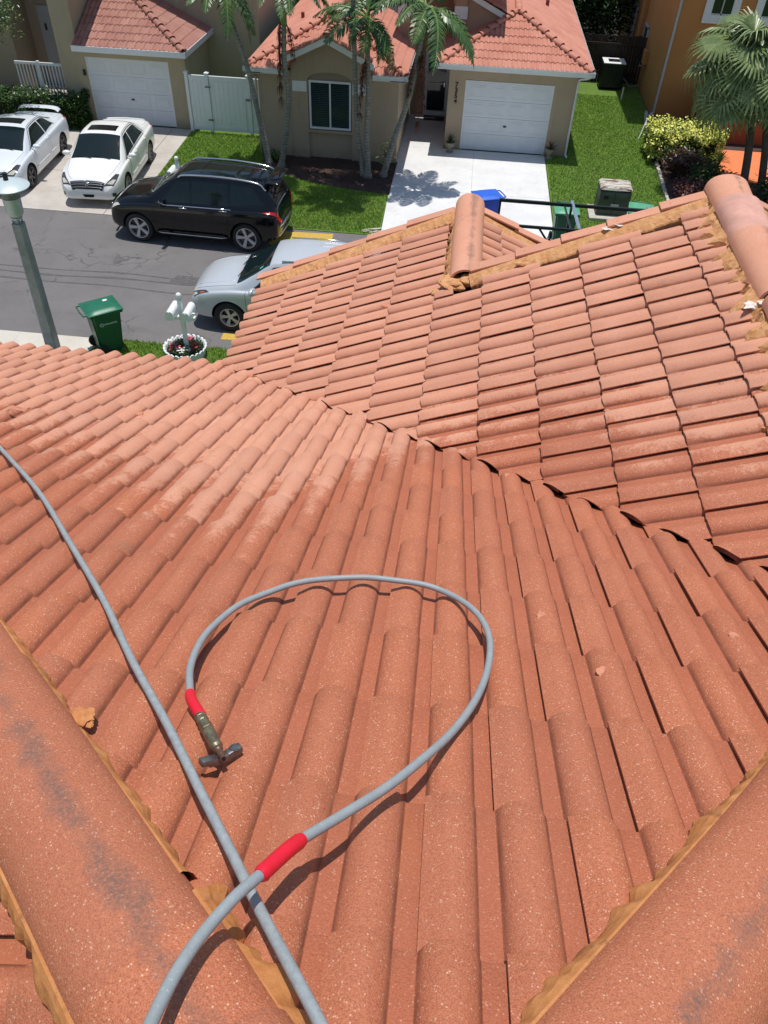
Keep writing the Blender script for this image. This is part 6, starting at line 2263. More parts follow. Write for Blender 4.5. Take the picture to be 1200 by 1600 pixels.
def tree(name, label, base, c, r, sets, seed, trunk_r=.09, group=None, limbs=7):
    h = empty(name, base, label=label, cat='tree', group=group)
    rs = random.Random(seed)
    b = Vector(base); C_ = Vector(c)
    fork = b.lerp(C_, .55)
    t = add('trunk', MB().tube(bez([b, b.lerp(fork, .5) + Vector((rs.uniform(-.1, .1), rs.uniform(-.1, .1), 0)), fork], 5), [trunk_r * (1.15 - .05 * i) for i in range(11)], 10).vf(), MAT['bark'], h, smooth=True)
    for i in range(limbs):
        a = 2 * math.pi * i / limbs + rs.uniform(-.3, .3)
        e = C_ + Vector((math.cos(a) * r[0] * .65, math.sin(a) * r[1] * .65, rs.uniform(-.1, .6) * r[2]))
        add('limb', MB().tube(bez([fork - Vector((0, 0, .1)), fork.lerp(e, .5) + Vector((0, 0, rs.uniform(-.1, .15))), e], 4), [trunk_r * (.6 - .05 * k) for k in range(9)], 7).vf(), MAT['bark'], h, smooth=True)
    for i, (mt, n, sz, asp) in enumerate(sets):
        # several clumps make an uneven crown
        pts = []
        k = 9
        for j in range(k):
            d = Vector((rs.gauss(0, 1), rs.gauss(0, 1), rs.gauss(0, .8))).normalized()
            cc = (c[0] + d.x * r[0] * .62, c[1] + d.y * r[1] * .62, c[2] + d.z * r[2] * .6)
            pts.append(cloud_pts(n // k, cc, (r[0] * .5, r[1] * .5, r[2] * .45), .3, .5, seed * 7 + j + i * 31))
        o = tri_mesh('crown', leaf_quads(np.concatenate(pts), sz, asp, droop=.15), MAT[mt], h, per=4)
        o['kind'] = 'stuff'
    return h


def feather_frond(L, seed, droop=1.0, leaf=.30, npair=36):
    """pinnate frond along +x from origin; returns (rachis vf, leaflets vf)"""
    rs = random.Random(seed)
    sp = []
    for i in range(15):
        t = i / 14
        sp.append(Vector((L * (t - .10 * t * t * droop), .03 * math.sin(3 * t + seed), L * (.42 * t - .78 * droop * t * t))))
    rach = MB().tube(sp, [.016 * (1 - .85 * i / 14) + .002 for i in range(15)], 5).vf()
    v = []; f = []
    for i in range(npair):
        t = .14 + .86 * i / (npair - 1)
        k = min(13, int(t * 14)); q = t * 14 - k
        p = sp[k].lerp(sp[k + 1], q)
        tg = (sp[k + 1] - sp[k]).normalized()
        ll = leaf * L / 1.6 * (math.sin(math.pi * min(1, .16 + t * .86)) ** .6) * rs.uniform(.85, 1.12)
        for s in (1, -1):
            side = tg.cross(Vector((0, 0, 1))).normalized() * s
            d = (side * .80 + tg * rs.uniform(.42, .68) + Vector((0, 0, rs.uniform(-.05, .28)))).normalized()
            w = .016 * rs.uniform(.8, 1.25)
            up = d.cross(tg).normalized()
            a = p
            m1 = p + d * ll * .45 + Vector((0, 0, -.03 * ll))
            m2 = p + d * ll * .8 + Vector((0, 0, -.22 * ll))
            e = p + d * ll * .98 + Vector((0, 0, -.50 * ll))
            wv = tg.cross(up).normalized()
            wv = tg * w
            n = len(v)
            v += [a - wv * .5, a + wv * .5, m1 + wv, m1 - wv, m2 + wv * .7, m2 - wv * .7, e]
            f += [(n, n + 1, n + 2, n + 3), (n + 3, n + 2, n + 4, n + 5), (n + 5, n + 4, n + 6)]
    return rach, (v, f)


FRONDS = []


def get_fronds():
    if not FRONDS:
        for i in range(7):
            r, l = feather_frond(1.0, i * 1.7, .75 + .16 * (i % 4), .34)
            v = list(r[0]) + list(l[0]); n = len(r[0])
            f = list(r[1]) + [tuple(k + n for k in q) for q in l[1]]
            me = mesh_from('frond', v, f, [MAT['leaf_palm'], MAT['shaft']])
            me.polygons.foreach_set('material_index', [1] * len(r[1]) + [0] * len(l[1]))
            FRONDS.append(me)
    return FRONDS


def palm(label, pts, r0, r1, nf, L, seed, shaft=.55, group=None, dead=(), el=None):
    """slender palm: trunk through pts, green crownshaft, feather fronds; dead = list of hanging brown fronds (height, angle, length)"""
    h = empty('palm_tree', pts[0], label=label, cat='palm tree', group=group)
    rs = random.Random(seed)
    c = bez(pts, 12)
    n = len(c)
    rad = []
    for i in range(n):
        t = i / (n - 1)
        r = r0 + (r1 - r0) * min(1, t * 1.6)
        if t < .1: r += .05 * (1 - t / .1) ** 2
        rad.append(r * (1 + .05 * math.sin(i * 2.1)))
    add('trunk', MB().tube(c, rad, 12).vf(), MAT['trunk'], h, smooth=True)
    tip = c[-1]; d = (c[-1] - c[-4]).normalized()
    top = tip + (d * .7 + Vector((0, 0, .3))).normalized() * shaft
    sh = bez([tip - d * .02, tip.lerp(top, .4), top], 5)
    m = len(sh)
    add('crownshaft', MB().tube(sh, [r1 * (1.25 - .55 * i / (m - 1)) for i in range(m)], 10).vf(), MAT['shaft'], h, smooth=True)
    fr = get_fronds()
    for i in range(nf):
        az = 2 * math.pi * (i * .382) + rs.uniform(-.2, .2)
        e = (el[0] + (el[1] - el[0]) * ((i * .618) % 1)) if el else R(-25 + 80 * ((i * .618) % 1))
        s = L * rs.uniform(.86, 1.12)
        M = Matrix.Translation(top - Vector((0, 0, .06 * rs.random()))) @ Matrix.Rotation(az, 4, 'Z') @ Matrix.Rotation(-e, 4, 'Y') @ Matrix.Rotation(rs.uniform(-.5, .5), 4, 'X') @ Matrix.Scale(s, 4)
        o = link_mesh('frond', fr[rs.randrange(len(fr))], h, M)
    for (z, az, LL) in dead:
        k = min(range(n), key=lambda q: abs(c[q].z - z))
        p0 = c[k] + Vector((math.cos(az) * r1, math.sin(az) * r1, 0))
        b = MB()
        q0 = bez([p0 + Vector((0, 0, .05)), p0 + Vector((math.cos(az) * .07, math.sin(az) * .07, -.12)), p0 + Vector((math.cos(az) * .16, math.sin(az) * .16, -LL))], 6)
        b.tube(q0, [.022 - .0013 * i for i in range(len(q0))], 6)
        for j in range(120):
            t = rs.uniform(.25, 1) ** .8
            a0 = q0[min(len(q0) - 1, int(t * (len(q0) - 1)))]
            aa = rs.uniform(0, 6.28); ll = rs.uniform(.15, .38) * LL * .6
            e_ = a0 + Vector((math.cos(aa) * .07, math.sin(aa) * .07, -ll))
            mid = a0.lerp(e_, .5) + Vector((math.cos(aa) * .05, math.sin(aa) * .05, .04))
            w = Vector((math.sin(aa), -math.cos(aa), 0)) * .008
            b.put([a0 - w, a0 + w, mid + w, mid - w, e_], [(0, 1, 2, 3), (3, 2, 4)])
        add('dead_frond', b.vf(), MAT['dead_frond'], h)
    return h


def fan_leaf(seed, rad=.62, nseg=26):
    rs = random.Random(seed)
    v = []; f = []
    b = MB()
    for i in range(nseg):
        a = R(-150 + 300 * i / (nseg - 1)) 
        a2 = R(300 / nseg * .5)
        for s in (0,):
            ll = rad * (1 - .22 * abs(a) / R(150)) * rs.uniform(.92, 1.06)
            d = Vector((math.cos(a), math.sin(a), 0)); w = Vector((-math.sin(a), math.cos(a), 0))
            fold = .018
            r1, r2, r3 = .52 * ll, .80 * ll, 1.06 * ll
            z1, z2, z3 = -.05 * rad, -.20 * rad, -.62 * rad * rs.uniform(.75, 1.15)
            hw1 = r1 * math.tan(a2) * .98
            p0 = Vector((0, 0, 0))
            L1, R1, M1 = d * r1 - w * hw1 + Vector((0, 0, z1 - fold)), d * r1 + w * hw1 + Vector((0, 0, z1 - fold)), d * r1 + Vector((0, 0, z1 + fold))
            L2, R2, M2 = d * r2 - w * .022 * rad + Vector((0, 0, z2)), d * r2 + w * .022 * rad + Vector((0, 0, z2)), d * r2 + Vector((0, 0, z2 + fold * .7))
            T = d * (r3 * .93) + Vector((0, 0, z3))
            b.put([p0, L1, M1, R1, L2, M2, R2, T], [(0, 1, 2), (0, 2, 3), (1, 4, 5, 2), (2, 5, 6, 3), (4, 7, 5), (5, 7, 6)])
    return b.vf()


def fan_palm(loc, crown, label):
    h = empty('fan_palm', loc, label=label, cat='palm tree')
    c = Vector(crown)
    t1 = bez([Vector(loc), Vector(loc).lerp(c, .5) + Vector((.1, 0, 0)), c + Vector((0, 0, -.35))], 8)
    add('trunk', MB().tube(t1, [.13 - .002 * i for i in range(len(t1))], 12).vf(), MAT['bark'], h, smooth=True)
    l2 = Vector((loc[0] + .55, loc[1] - .05, 0))
    t2 = bez([l2, l2.lerp(c, .5) + Vector((.25, 0, .1)), c + Vector((.35, .1, -.4))], 8)
    add('trunk', MB().tube(t2, [.12 - .002 * i for i in range(len(t2))], 12).vf(), MAT['bark'], h, smooth=True)
    meshes = [mesh_from('fan_leaf', *fan_leaf(i, 1.0), [MAT['leaf_fan']]) for i in range(4)]
    rs = random.Random(5)
    N = 72
    for i in range(N):
        az = 2 * math.pi * i * .382 + rs.uniform(-.15, .15)
        q = (i + .5) / N
        e = R(78 - 118 * q)                       # from upright at the heart to hanging
        st = rs.uniform(.85, 1.45) * (1.0 if q > .2 else .75)
        d = Vector((math.cos(az) * math.cos(e), math.sin(az) * math.cos(e), math.sin(e)))
        cc = c + (Vector((.4, .1, -.05)) if i % 3 == 0 else Vector((0, 0, 0)))
        p1 = cc + d * st * .6
        p2 = cc + d * st + Vector((0, 0, -.16 * st))
        lf = rs.uniform(.82, 1.12)
        x = (p2 - p1).normalized()
        x = (x + Vector((0, 0, -.45))).normalized()
        side = x.cross(Vector((0, 0, 1))).normalized()
        z = side.cross(x)
        M = Matrix(((x.x, -side.x, z.x, p2.x), (x.y, -side.y, z.y, p2.y), (x.z, -side.z, z.z, p2.z), (0, 0, 0, 1))) @ Matrix.Rotation(rs.uniform(-.4, .4), 4, 'X') @ Matrix.Scale(lf, 4)
        lo = link_mesh('fan_leaf', meshes[rs.randrange(4)], h, M)
        add('leaf_stalk', MB().tube([cc, p1, p2], [.014, .011, .008], 5).vf(), MAT['shaft'], lo)
    return h


def plants():
    g = 'slender feather palms before the tan bungalow'
    palm('leftmost slender palm leaning left over the white gate', [(-6.12, 25.0, 0), (-6.35, 25.0, 1.4), (-6.62, 25.0, 2.87), (-7.02, 25.0, 4.15)], .098, .072, 13, 1.5, 1, .75, g, el=(R(-28), R(55)))
    palm('slender palm with long hanging brown frond left of the bungalow window', [(-5.72, 24.85, 0), (-5.52, 24.85, .9), (-5.36, 24.8, 2.0), (-5.42, 24.8, 3.2), (-5.38, 24.8, 4.0)], .094, .072, 13, 1.5, 2, .95, g, dead=((3.95, 2.9, 2.2), (3.9, 3.5, 1.7), (3.95, .2, .8)), el=(R(-5), R(60)))
    palm('thin straight palm trunk rising right beside the bungalow window', [(-3.02, 24.62, 0), (-3.22, 24.6, 1.4), (-3.30, 24.5, 3.0), (-3.36, 24.40, 4.9), (-3.5, 23.6, 6.6)], .078, .066, 13, 1.45, 3, .7, g)
    palm('middle palm with dense green crown in front of the coral roof', [(-2.86, 24.50, 0), (-2.92, 24.5, 1.2), (-2.90, 24.45, 2.4), (-2.94, 24.45, 3.6)], .098, .074, 22, 1.5, 14, .78, g, dead=((3.25, 3.5, 1.5), (3.28, -2.2, .9)), el=(R(-38), R(62)))
    palm('palm leaning right over the pale driveway with spreading crown', [(-2.42, 24.72, 0), (-2.12, 24.66, 1.1), (-1.70, 24.55, 2.4), (-1.44, 24.5, 3.95)], .100, .076, 15, 1.85, 25, .78, g, dead=((3.4, -.9, 1.9), (3.5, -.2, 1.5), (3.3, -2.4, .9)), el=(R(-18), R(38)))
    fan_palm((8.85, 25.2, 0), (8.05, 25.7, 3.55), 'large fan palm with drooping silvery green leaves before the orange house')
    hedge('clipped_hedge', 'glossy dark green hedge before the porch railing behind the white cars', 'hedge', -17.2, -12.98, 26.75, 27.65, .0, 1.02,
          [('leaf_hedge', 9000, .085, .55), ('leaf_dark', 3500, .085, .55), ('leaf_lime', 500, .07, .5)], 3, lump=.13)
    hedge('variegated_hedge', 'yellow variegated shrub row glowing at the corner of the orange house', 'hedge', 6.25, 8.55, 27.5, 29.2, .15, 1.0,
          [('leaf_yellow', 6500, .085, .62), ('leaf_lime', 2200, .09, .6), ('leaf_dark', 900, .09, .5)], 8, lump=.16)
    shrub('red_leaf_shrub', 'dark burgundy leaved shrub below the yellow variegated hedge', 'shrub', (7.25, 26.55, .42), (.75, .6, .42), [('leaf_red', 1500, .13, .35), ('leaf_dark', 700, .10, .4)], 3)
    shrub('red_leaf_shrub', 'low reddish brown shrub beside the edging stones nearest the tiled roof', 'shrub', (7.15, 24.6, .32), (.6, .7, .34), [('leaf_red', 1400, .10, .4), ('leaf_orange', 120, .10, .4)], 5)
    shrub('green_shrub', 'dark green shrub with scattered yellow leaves in the planted bed', 'shrub', (7.75, 25.6, .42), (.65, .6, .45), [('leaf_dark', 1900, .10, .5), ('leaf_yellow', 160, .09, .5), ('leaf_orange', 90, .09, .5)], 9)
    shrub('green_shrub', 'low bush at the foot of the yellow hedge mixing orange and green leaves', 'shrub', (7.05, 27.35, .40), (.75, .35, .30), [('leaf_dark', 900, .10, .5), ('leaf_orange', 160, .10, .5), ('leaf_yellow', 260, .09, .5)], 12)
    shrub('green_shrub', 'bush with orange blooms at the foot of the fan palm trunks', 'shrub', (9.9, 24.9, .5), (.9, .8, .55), [('leaf_dark', 2200, .11, .45), ('leaf_orange', 260, .10, .5), ('leaf_lime', 200, .1, .4)], 15)
    # spiky dracaena
    h = empty('spiky_plant', (8.42, 27.1, 0), label='spiky pale striped plant at the corner of the orange patio', cat='plant')
    b = MB(); rs = random.Random(2)
    for i in range(46):
        a = rs.uniform(0, 6.28); e = rs.uniform(.1, 1.35); ll = rs.uniform(.34, .5)
        d = Vector((math.cos(a) * math.cos(e), math.sin(a) * math.cos(e), math.sin(e)))
        s = Vector((-math.sin(a), math.cos(a), 0)) * .022
        p = Vector((8.42, 27.1, .38))
        m_ = p + d * ll * .6; e_ = p + d * ll + Vector((0, 0, -.12 * math.cos(e)))
        b.put([p - s * .5, p + s * .5, m_ + s, m_ - s, e_], [(0, 1, 2, 3), (3, 2, 4)])
    o = add('leaves', b.vf(), MAT['leaf_lime'], h); o['kind'] = 'stuff'
    add('stem', MB().tube([(8.42, 27.1, 0), (8.42, 27.1, .4)], .03, 8).vf(), MAT['bark'], h)
    # croton beside the palm clump
    shrub('croton', 'small yellow flecked croton standing beside the palm clump', 'plant', (-2.35, 25.15, .62), (.28, .25, .55), [('leaf_lime', 90, .14, .25), ('leaf_orange', 40, .13, .25), ('leaf_yellow', 40, .12, .25)], 31, 4)
    shrub('fern', 'low green tuft at the foot of the left palm pair', 'plant', (-6.05, 25.35, .18), (.3, .22, .2), [('leaf_lime', 110, .16, .2), ('leaf_hedge', 120, .16, .2)], 33, 2)
    # trees
    tree('broadleaf_tree', 'feathery tree overhanging the picture corner above the coupe', (-15.9, 24.5, 0), (-14.75, 24.6, 3.75), (1.45, 1.3, 1.25), [('leaf_dark', 3600, .11, .28), ('leaf_hedge', 3000, .12, .26), ('leaf_lime', 600, .11, .25)], 3)
    tree('broadleaf_tree', 'dense dark tree filling the gap between the two tan houses', (-8.2, 37.5, 0), (-8.6, 36.2, 2.9), (2.2, 1.8, 2.9), [('leaf_dark', 8200, .17, .45), ('leaf_hedge', 3200, .17, .45)], 5)
    tree('broadleaf_tree', 'shadowy tree with a bare pale limb behind the dark wooden fence', (5.9, 42.5, 0), (5.4, 41.5, 3.2), (2.8, 2.4, 3.2), [('leaf_dark', 15000, .17, .45)], 8)
    tree('broadleaf_tree', 'tree crown filling the back yard beyond the wooden fence', (3.0, 45.5, 0), (3.8, 45, 2.6), (3.4, 2.0, 3.2), [('leaf_dark', 8500, .2, .45)], 13)
    shrub('green_shrub', 'bright green bush just above the white gate between the houses', 'shrub', (-7.05, 31.5, .9), (.55, .9, .8), [('leaf_hedge', 1500, .12, .4), ('leaf_lime', 500, .12, .35)], 21)


plants()


# ================================================================== STREET FURNITURE AND SMALL THINGS
def lamp_post():
    x, y = -8.40, 13.58
    h = empty('lamp_post', (x, y, 0), label='grey square lamp post with wide pale disc hood standing on the near pavement', cat='lamp post')
    lean = Matrix.Translation((x, y, 0)) @ Matrix.Rotation(R(1.4), 4, 'Y')
    def A(name, mb, mat, sm=False, au=None): return add(name, ([lean @ Vector(p) for p in mb.v], mb.f), MAT[mat], h, smooth=sm, auto=au)
    b = MB()
    w0, w1, z1 = .118, .098, 2.82
    ch = .022
    def ring(w, z): return [(-w + ch, -w, z), (w - ch, -w, z), (w, -w + ch, z), (w, w - ch, z), (w - ch, w, z), (-w + ch, w, z), (-w, w - ch, z), (-w, -w + ch, z)]
    v = ring(w0, 0) + ring(w1, z1)
    f = [(i, (i + 1) % 8, 8 + (i + 1) % 8, 8 + i) for i in range(8)] + [tuple(range(8, 16))]
    A('pole', MB().put(v, f), 'pole')
    A('neck', MB().lathe([(.055, 2.80), (.06, 2.84), (.05, 2.86), (.05, 2.90), (.105, 2.91), (.11, 2.94), (.09, 2.95)], 20), 'grey_metal', True, 35)
    for k in range(4):
        a = math.pi / 4 + k * math.pi / 2
        A('bolt', MB().lathe([(.013, 2.84), (.013, 2.93)], 8, Matrix.Translation((.085 * math.cos(a), .085 * math.sin(a), 0))), 'steel')
    A('housing', MB().lathe([(.09, 2.95), (.13, 2.98), (.155, 3.03), (.165, 3.30), (.17, 3.31)], 28), 'grey_metal', True, 35)
    A('lens', MB().lathe([(.158, 3.31), (.162, 3.52)], 28), 'lamp_glass', True, 40)
    A('reflector', MB().lathe([(.06, 3.33), (.12, 3.50)], 20), 'offwhite', True)
    A('hood', MB().lathe([(.0, 3.50), (.345, 3.505), (.385, 3.515), (.388, 3.530), (.37, 3.545), (.22, 3.60), (.10, 3.63), (.0, 3.635)], 40, cap=False), 'lamp_hood', True, 40)
    A('photocell', MB().lathe([(.045, 3.62), (.045, 3.72), (.05, 3.725), (.045, 3.76), (.0, 3.765)], 16, cap=False), 'black', True, 40)


t_ = NT('lamp_glass_smoky')
t_.b.inputs['Base Color'].default_value = (.25, .25, .22, 1)
t_.b.inputs['Roughness'].default_value = .15
t_.b.inputs['Alpha'].default_value = .55
MAT['lamp_glass'] = t_.m
MAT['lamp_hood'] = plain('pale_lamp_hood', (.52, .60, .61), .4, .1, var=.05, scale=5)
lamp_post()


def wheelie_bin(name, label, loc, rz, body, lid, logo=False, faded=False):
    h = empty(name, loc, rz, label=label, cat='rubbish bin', group=None)
    M_ = W[h.name]
    def A(n, mb, mat, sm=True, au=35, par=h):
        me = mesh_from(n, [Vector(p) for p in mb.v], mb.f, [MAT[mat]], sm)
        if sm: me.set_sharp_from_angle(angle=R(au))
        return link_mesh(n, me, par, M_)
    # tapered body: front at +x
    bm = bmesh.new()
    bmesh.ops.create_cube(bm, size=1)
    for v in bm.verts:
        up = v.co.z > 0
        v.co.x = (v.co.x) * (.62 if up else .48) + (.02 if up else .0)
        v.co.y = v.co.y * (.58 if up else .46)
        v.co.z = .96 if up else .04
    bmesh.ops.bevel(bm, geom=[e for e in bm.edges if abs(e.verts[0].co.z - e.verts[1].co.z) > .5] + [e for e in bm.edges if max(e.verts[0].co.z, e.verts[1].co.z) < .1], offset=.05, segments=3, affect='EDGES')
    A('body', MB().bm(bm), body)
    A('rim', MB().rbox(-.325, .365, -.325, .325, .93, .975, .015), body)
    # lid : domed, with raised panel
    b = MB().rbox(-.36, .385, -.335, .335, .978, 1.015, .015)
    v = []; f = []
    n = 10
    for i in range(n + 1):
        for j in range(n + 1):
            x = -.34 + .70 * i / n; y = -.31 + .62 * j / n
            q = max(0, 1 - (2 * i / n - 1) ** 4) * max(0, 1 - (2 * j / n - 1) ** 4)
            v.append((x, y, 1.012 + .055 * q ** .6))
    for i in range(n):
        for j in range(n):
            k = i * (n + 1) + j
            f.append((k, k + n + 1, k + n + 2, k + 1))
    b.put(v, f)
    l = A('lid', b, lid, True, 45)
    A('lid_handle', MB().tube([(-.34, -.24, 1.0), (-.43, -.23, 1.0), (-.44, 0, 1.0), (-.43, .23, 1.0), (-.34, .24, 1.0)], .016, 8), body, True, 60)
    for s in (1, -1):
        m = Matrix.Translation((-.22, s * .27, .13)) @ Matrix.Rotation(R(90), 4, 'X')
        A('wheel', MB().lathe([(.0, -.03), (.10, -.03), (.13, -.022), (.13, .022), (.10, .03), (.0, .03)], 24, m, cap=False), 'rubber', True, 40)
    A('axle', MB().tube([(-.22, -.27, .13), (-.22, .27, .13)], .012, 8), 'steel')
    A('front_lip', MB().rbox(.30, .395, -.12, .12, .955, .975, .008), body)
    if logo:
        ly = -.2895 + .010
        # round emblem and a line of pale lettering moulded on the long side (face at -y)
        def side_y(z): return -(.23 + (.29 - .23) * (z - .04) / .92) - .002
        z = .73
        y = side_y(z)
        ring = [Vector((-.115 + .036 * math.cos(t), side_y(z + .036 * math.sin(t)), z + .036 * math.sin(t))) for t in np.linspace(0, 2 * math.pi, 19)]
        A('emblem', MB().tube(ring, .009, 6, cap=False).rbox(-.124, -.106, side_y(z) - .003, side_y(z) + .002, z - .012, z + .012, .003), 'pale_print', True)
        # low relief strokes, as illegible in the photograph as here
        b = MB()
        rs = random.Random(8)
        x = -.065
        while x < .20:
            w = rs.uniform(.010, .018); hh = rs.choice([.03, .03, .042])
            b.box(x, x + w, side_y(z + .01) - .003, side_y(z - .02), z - .018, z - .018 + hh)
            x += w + .006
        A('print_strokes', b, 'pale_print', False)['kind'] = 'stuff'
        A('sticker', MB().rbox(.10, .19, .06, .13, 1.064, 1.069, .002), 'white', False)
    return h


MAT['pale_print'] = plain('pale_print', (.45, .55, .48), .6)


def mailbox(parent, x, y, z, L=.46, w=.165, hh=.20, flag=1):
    """rounded rural box, door at -Y; children of parent"""
    n = 10
    pr = [(-w / 2, 0)] + [(-w / 2 * math.cos(math.pi * i / n), hh * .55 + (hh * .45) * math.sin(math.pi * i / n)) for i in range(n + 1)] + [(w / 2, 0)]
    v = []; f = []
    for yy in (y - L / 2, y + L / 2):
        v += [(x + a, yy, z + b) for a, b in pr]
    m = len(pr)
    f = [(i, (i + 1) % m, m + (i + 1) % m, m + i)[::-1] for i in range(m)] + [tuple(range(m)), tuple(range(2 * m - 1, m - 1, -1))]
    b = add('mailbox_shell', (v, f), MAT['white_gloss'], parent, auto=30, smooth=True)
    v2 = [(x + a * 1.05, y - L / 2 - .012, z - .004 + b_ * 1.03) for a, b_ in pr] + [(x + a * 1.05, y - L / 2 + .01, z - .004 + b_ * 1.03) for a, b_ in pr]
    add('door', (v2, f), MAT['white_gloss'], b, auto=30, smooth=True)
    add('knob', MB().rbox(x - .015, x + .015, y - L / 2 - .03, y - L / 2 - .012, z + hh * .85, z + hh * .93, .004).vf(), MAT['white_gloss'], b)
    if flag:
        add('flag', MB().rbox(x + w / 2 + .004, x + w / 2 + .010, y - .12, y - .02, z + .07, z + .10, .002).rbox(x + w / 2 + .004, x + w / 2 + .06, y - .06, y - .02, z + .075, z + .095, .002).vf(), MAT['white_gloss'], b)


MAT['white_gloss'] = plain('white_enamel', (.78, .80, .80), .35, var=.05, scale=10)


def mail_posts():
    x, y = -5.50, 13.86
    h = empty('mailbox_post', (x, y, 0), label='pair of white mailboxes on one white post rising from the round flower planter', cat='mailbox')
    b = MB().rbox(x - .042, x + .042, y - .042, y + .042, 0, 1.30, .006)
    add('post', b.vf(), MAT['white_gloss'], h)
    add('finial', MB().lathe([(.05, 1.30), (.055, 1.32), (.03, 1.335), (.035, 1.35), (.052, 1.375), (.058, 1.40), (.052, 1.43), (.03, 1.452), (.0, 1.458)], 18, Matrix.Translation((x, y, 0)), cap=False).vf(), MAT['white_gloss'], h, smooth=True)
    add('cross_arm', MB().rbox(x - .29, x + .29, y - .05, y + .05, .86, .93, .008).vf(), MAT['white_gloss'], h)
    for s in (-1, 1):
        add('bracket', MB().box(x + s * .17 - .07, x + s * .17 + .07, y - .2, y + .2, .935, .955).vf(), MAT['white_gloss'], h)
        mailbox(h, x + s * .17, y - .02, .957, flag=(s > 0))
    # planter
    px, py = -5.52, 13.80
    h2 = empty('flower_planter', (px, py, 0), label='white scalloped ring planter of pink, red and white flowers round the mailbox post', cat='planter')
    N = 72
    v = []; f = []
    for i in range(N):
        a = 2 * math.pi * i / N
        sc = abs(math.sin(a * 12))
        top = .22 + .045 * sc
        for r, z in ((.40, 0), (.435, top - .05), (.455 + .012 * sc, top), (.425, top - .005), (.395, top - .06), (.385, .02)):
            v.append((px + r * math.cos(a), py + r * math.sin(a), z))
    k = 6
    for i in range(N):
        j = (i + 1) % N
        for q in range(k - 1):
            f.append((i * k + q, j * k + q, j * k + q + 1, i * k + q + 1))
    add('ring', (v, f), MAT['white_gloss'], h2)
    add('soil', MB().lathe([(.39, .02), (.39, .15), (0, .17)], 30, Matrix.Translation((px, py, 0)), cap=False).vf(), MAT['soil'], h2)
    def disc(n, r, z0, z1, seed):
        rs = np.random.default_rng(seed)
        a = rs.uniform(0, 6.283, n); rr = r * np.sqrt(rs.uniform(0, 1, n))
        return np.stack([px + rr * np.cos(a), py + rr * np.sin(a), rs.uniform(z0, z1, n)], 1)
    tri_mesh('foliage', leaf_quads(disc(900, .37, .15, .30, 1), .05, .5), MAT['leaf_dark'], h2, per=4)['kind'] = 'stuff'
    def flowers(mat, cl, n, seed):
        rs = random.Random(seed)
        b = MB()
        for _ in range(n):
            c = rs.choice(cl)
            q = Vector((px + c[0] + rs.gauss(0, .05), py + c[1] + rs.gauss(0, .04), .28 + rs.uniform(-.01, .05)))
            for j in range(5):
                a = 2 * math.pi * j / 5 + rs.random()
                e = q + Vector((math.cos(a), math.sin(a), .25)) * .024
                s = Vector((-math.sin(a), math.cos(a), 0)) * .012
                b.put([q, q.lerp(e, .6) + s, e, q.lerp(e, .6) - s], [(0, 1, 2, 3)])
        add('flowers', b.vf(), MAT[mat], h2)['kind'] = 'stuff'
    flowers('pink', [(-.18, -.10), (-.10, -.18), (.02, .24)], 34, 1)
    flowers('petal_red', [(.20, .02), (.24, -.10), (.12, .16), (-.2, -.2)], 40, 2)
    flowers('petal_white', [(-.05, -.28), (-.28, .05), (-.08, .22), (.14, -.24), (.02, -.3)], 44, 3)
    # second mailbox, behind the black car
    x, y = -7.82, 21.22
    h3 = empty('mailbox_post', (x, y, 0), label='white mailbox on a white post on the lawn edge behind the black car', cat='mailbox')
    add('post', MB().rbox(x - .045, x + .045, y - .045, y + .045, 0, 1.30, .006).vf(), MAT['white_gloss'], h3)
    add('finial', MB().lathe([(.05, 1.30), (.055, 1.32), (.03, 1.335), (.035, 1.35), (.055, 1.38), (.06, 1.405), (.052, 1.43), (.03, 1.452), (.0, 1.458)], 18, Matrix.Translation((x, y, 0)), cap=False).vf(), MAT['white_gloss'], h3, smooth=True)
    add('cross_arm', MB().rbox(x - .30, x + .25, y - .05, y + .05, .86, .93, .008).vf(), MAT['white_gloss'], h3)
    mailbox(h3, x - .18, y - .02, .935, L=.5, w=.18)
    mailbox(h3, x + .20, y - .02, .935, L=.5, w=.18)


mail_posts()
wheelie_bin('wheelie_bin', 'dark green wheelie bin with round pale emblem at the near kerb beside the lamp post', (-7.22, 13.80, .02), R(40), 'bin_green', 'bin_green_lid', True)
wheelie_bin('wheelie_bin', 'blue wheelie bin on the pale driveway just beyond the roof ridge', (.83, 21.30, .012), R(-158), 'bin_blue', 'bin_blue_lid')
wheelie_bin('wheelie_bin', 'faded green wheelie bin at the driveway edge behind the black ladder rack', (2.93, 20.78, .012), R(-88), 'bin_green2', 'bin_light')
wheelie_bin('wheelie_bin', 'green wheelie bin with pale lid lying low behind the electric cabinet', (4.95, 21.15, .012), R(-100), 'bin_green2', 'bin_light')


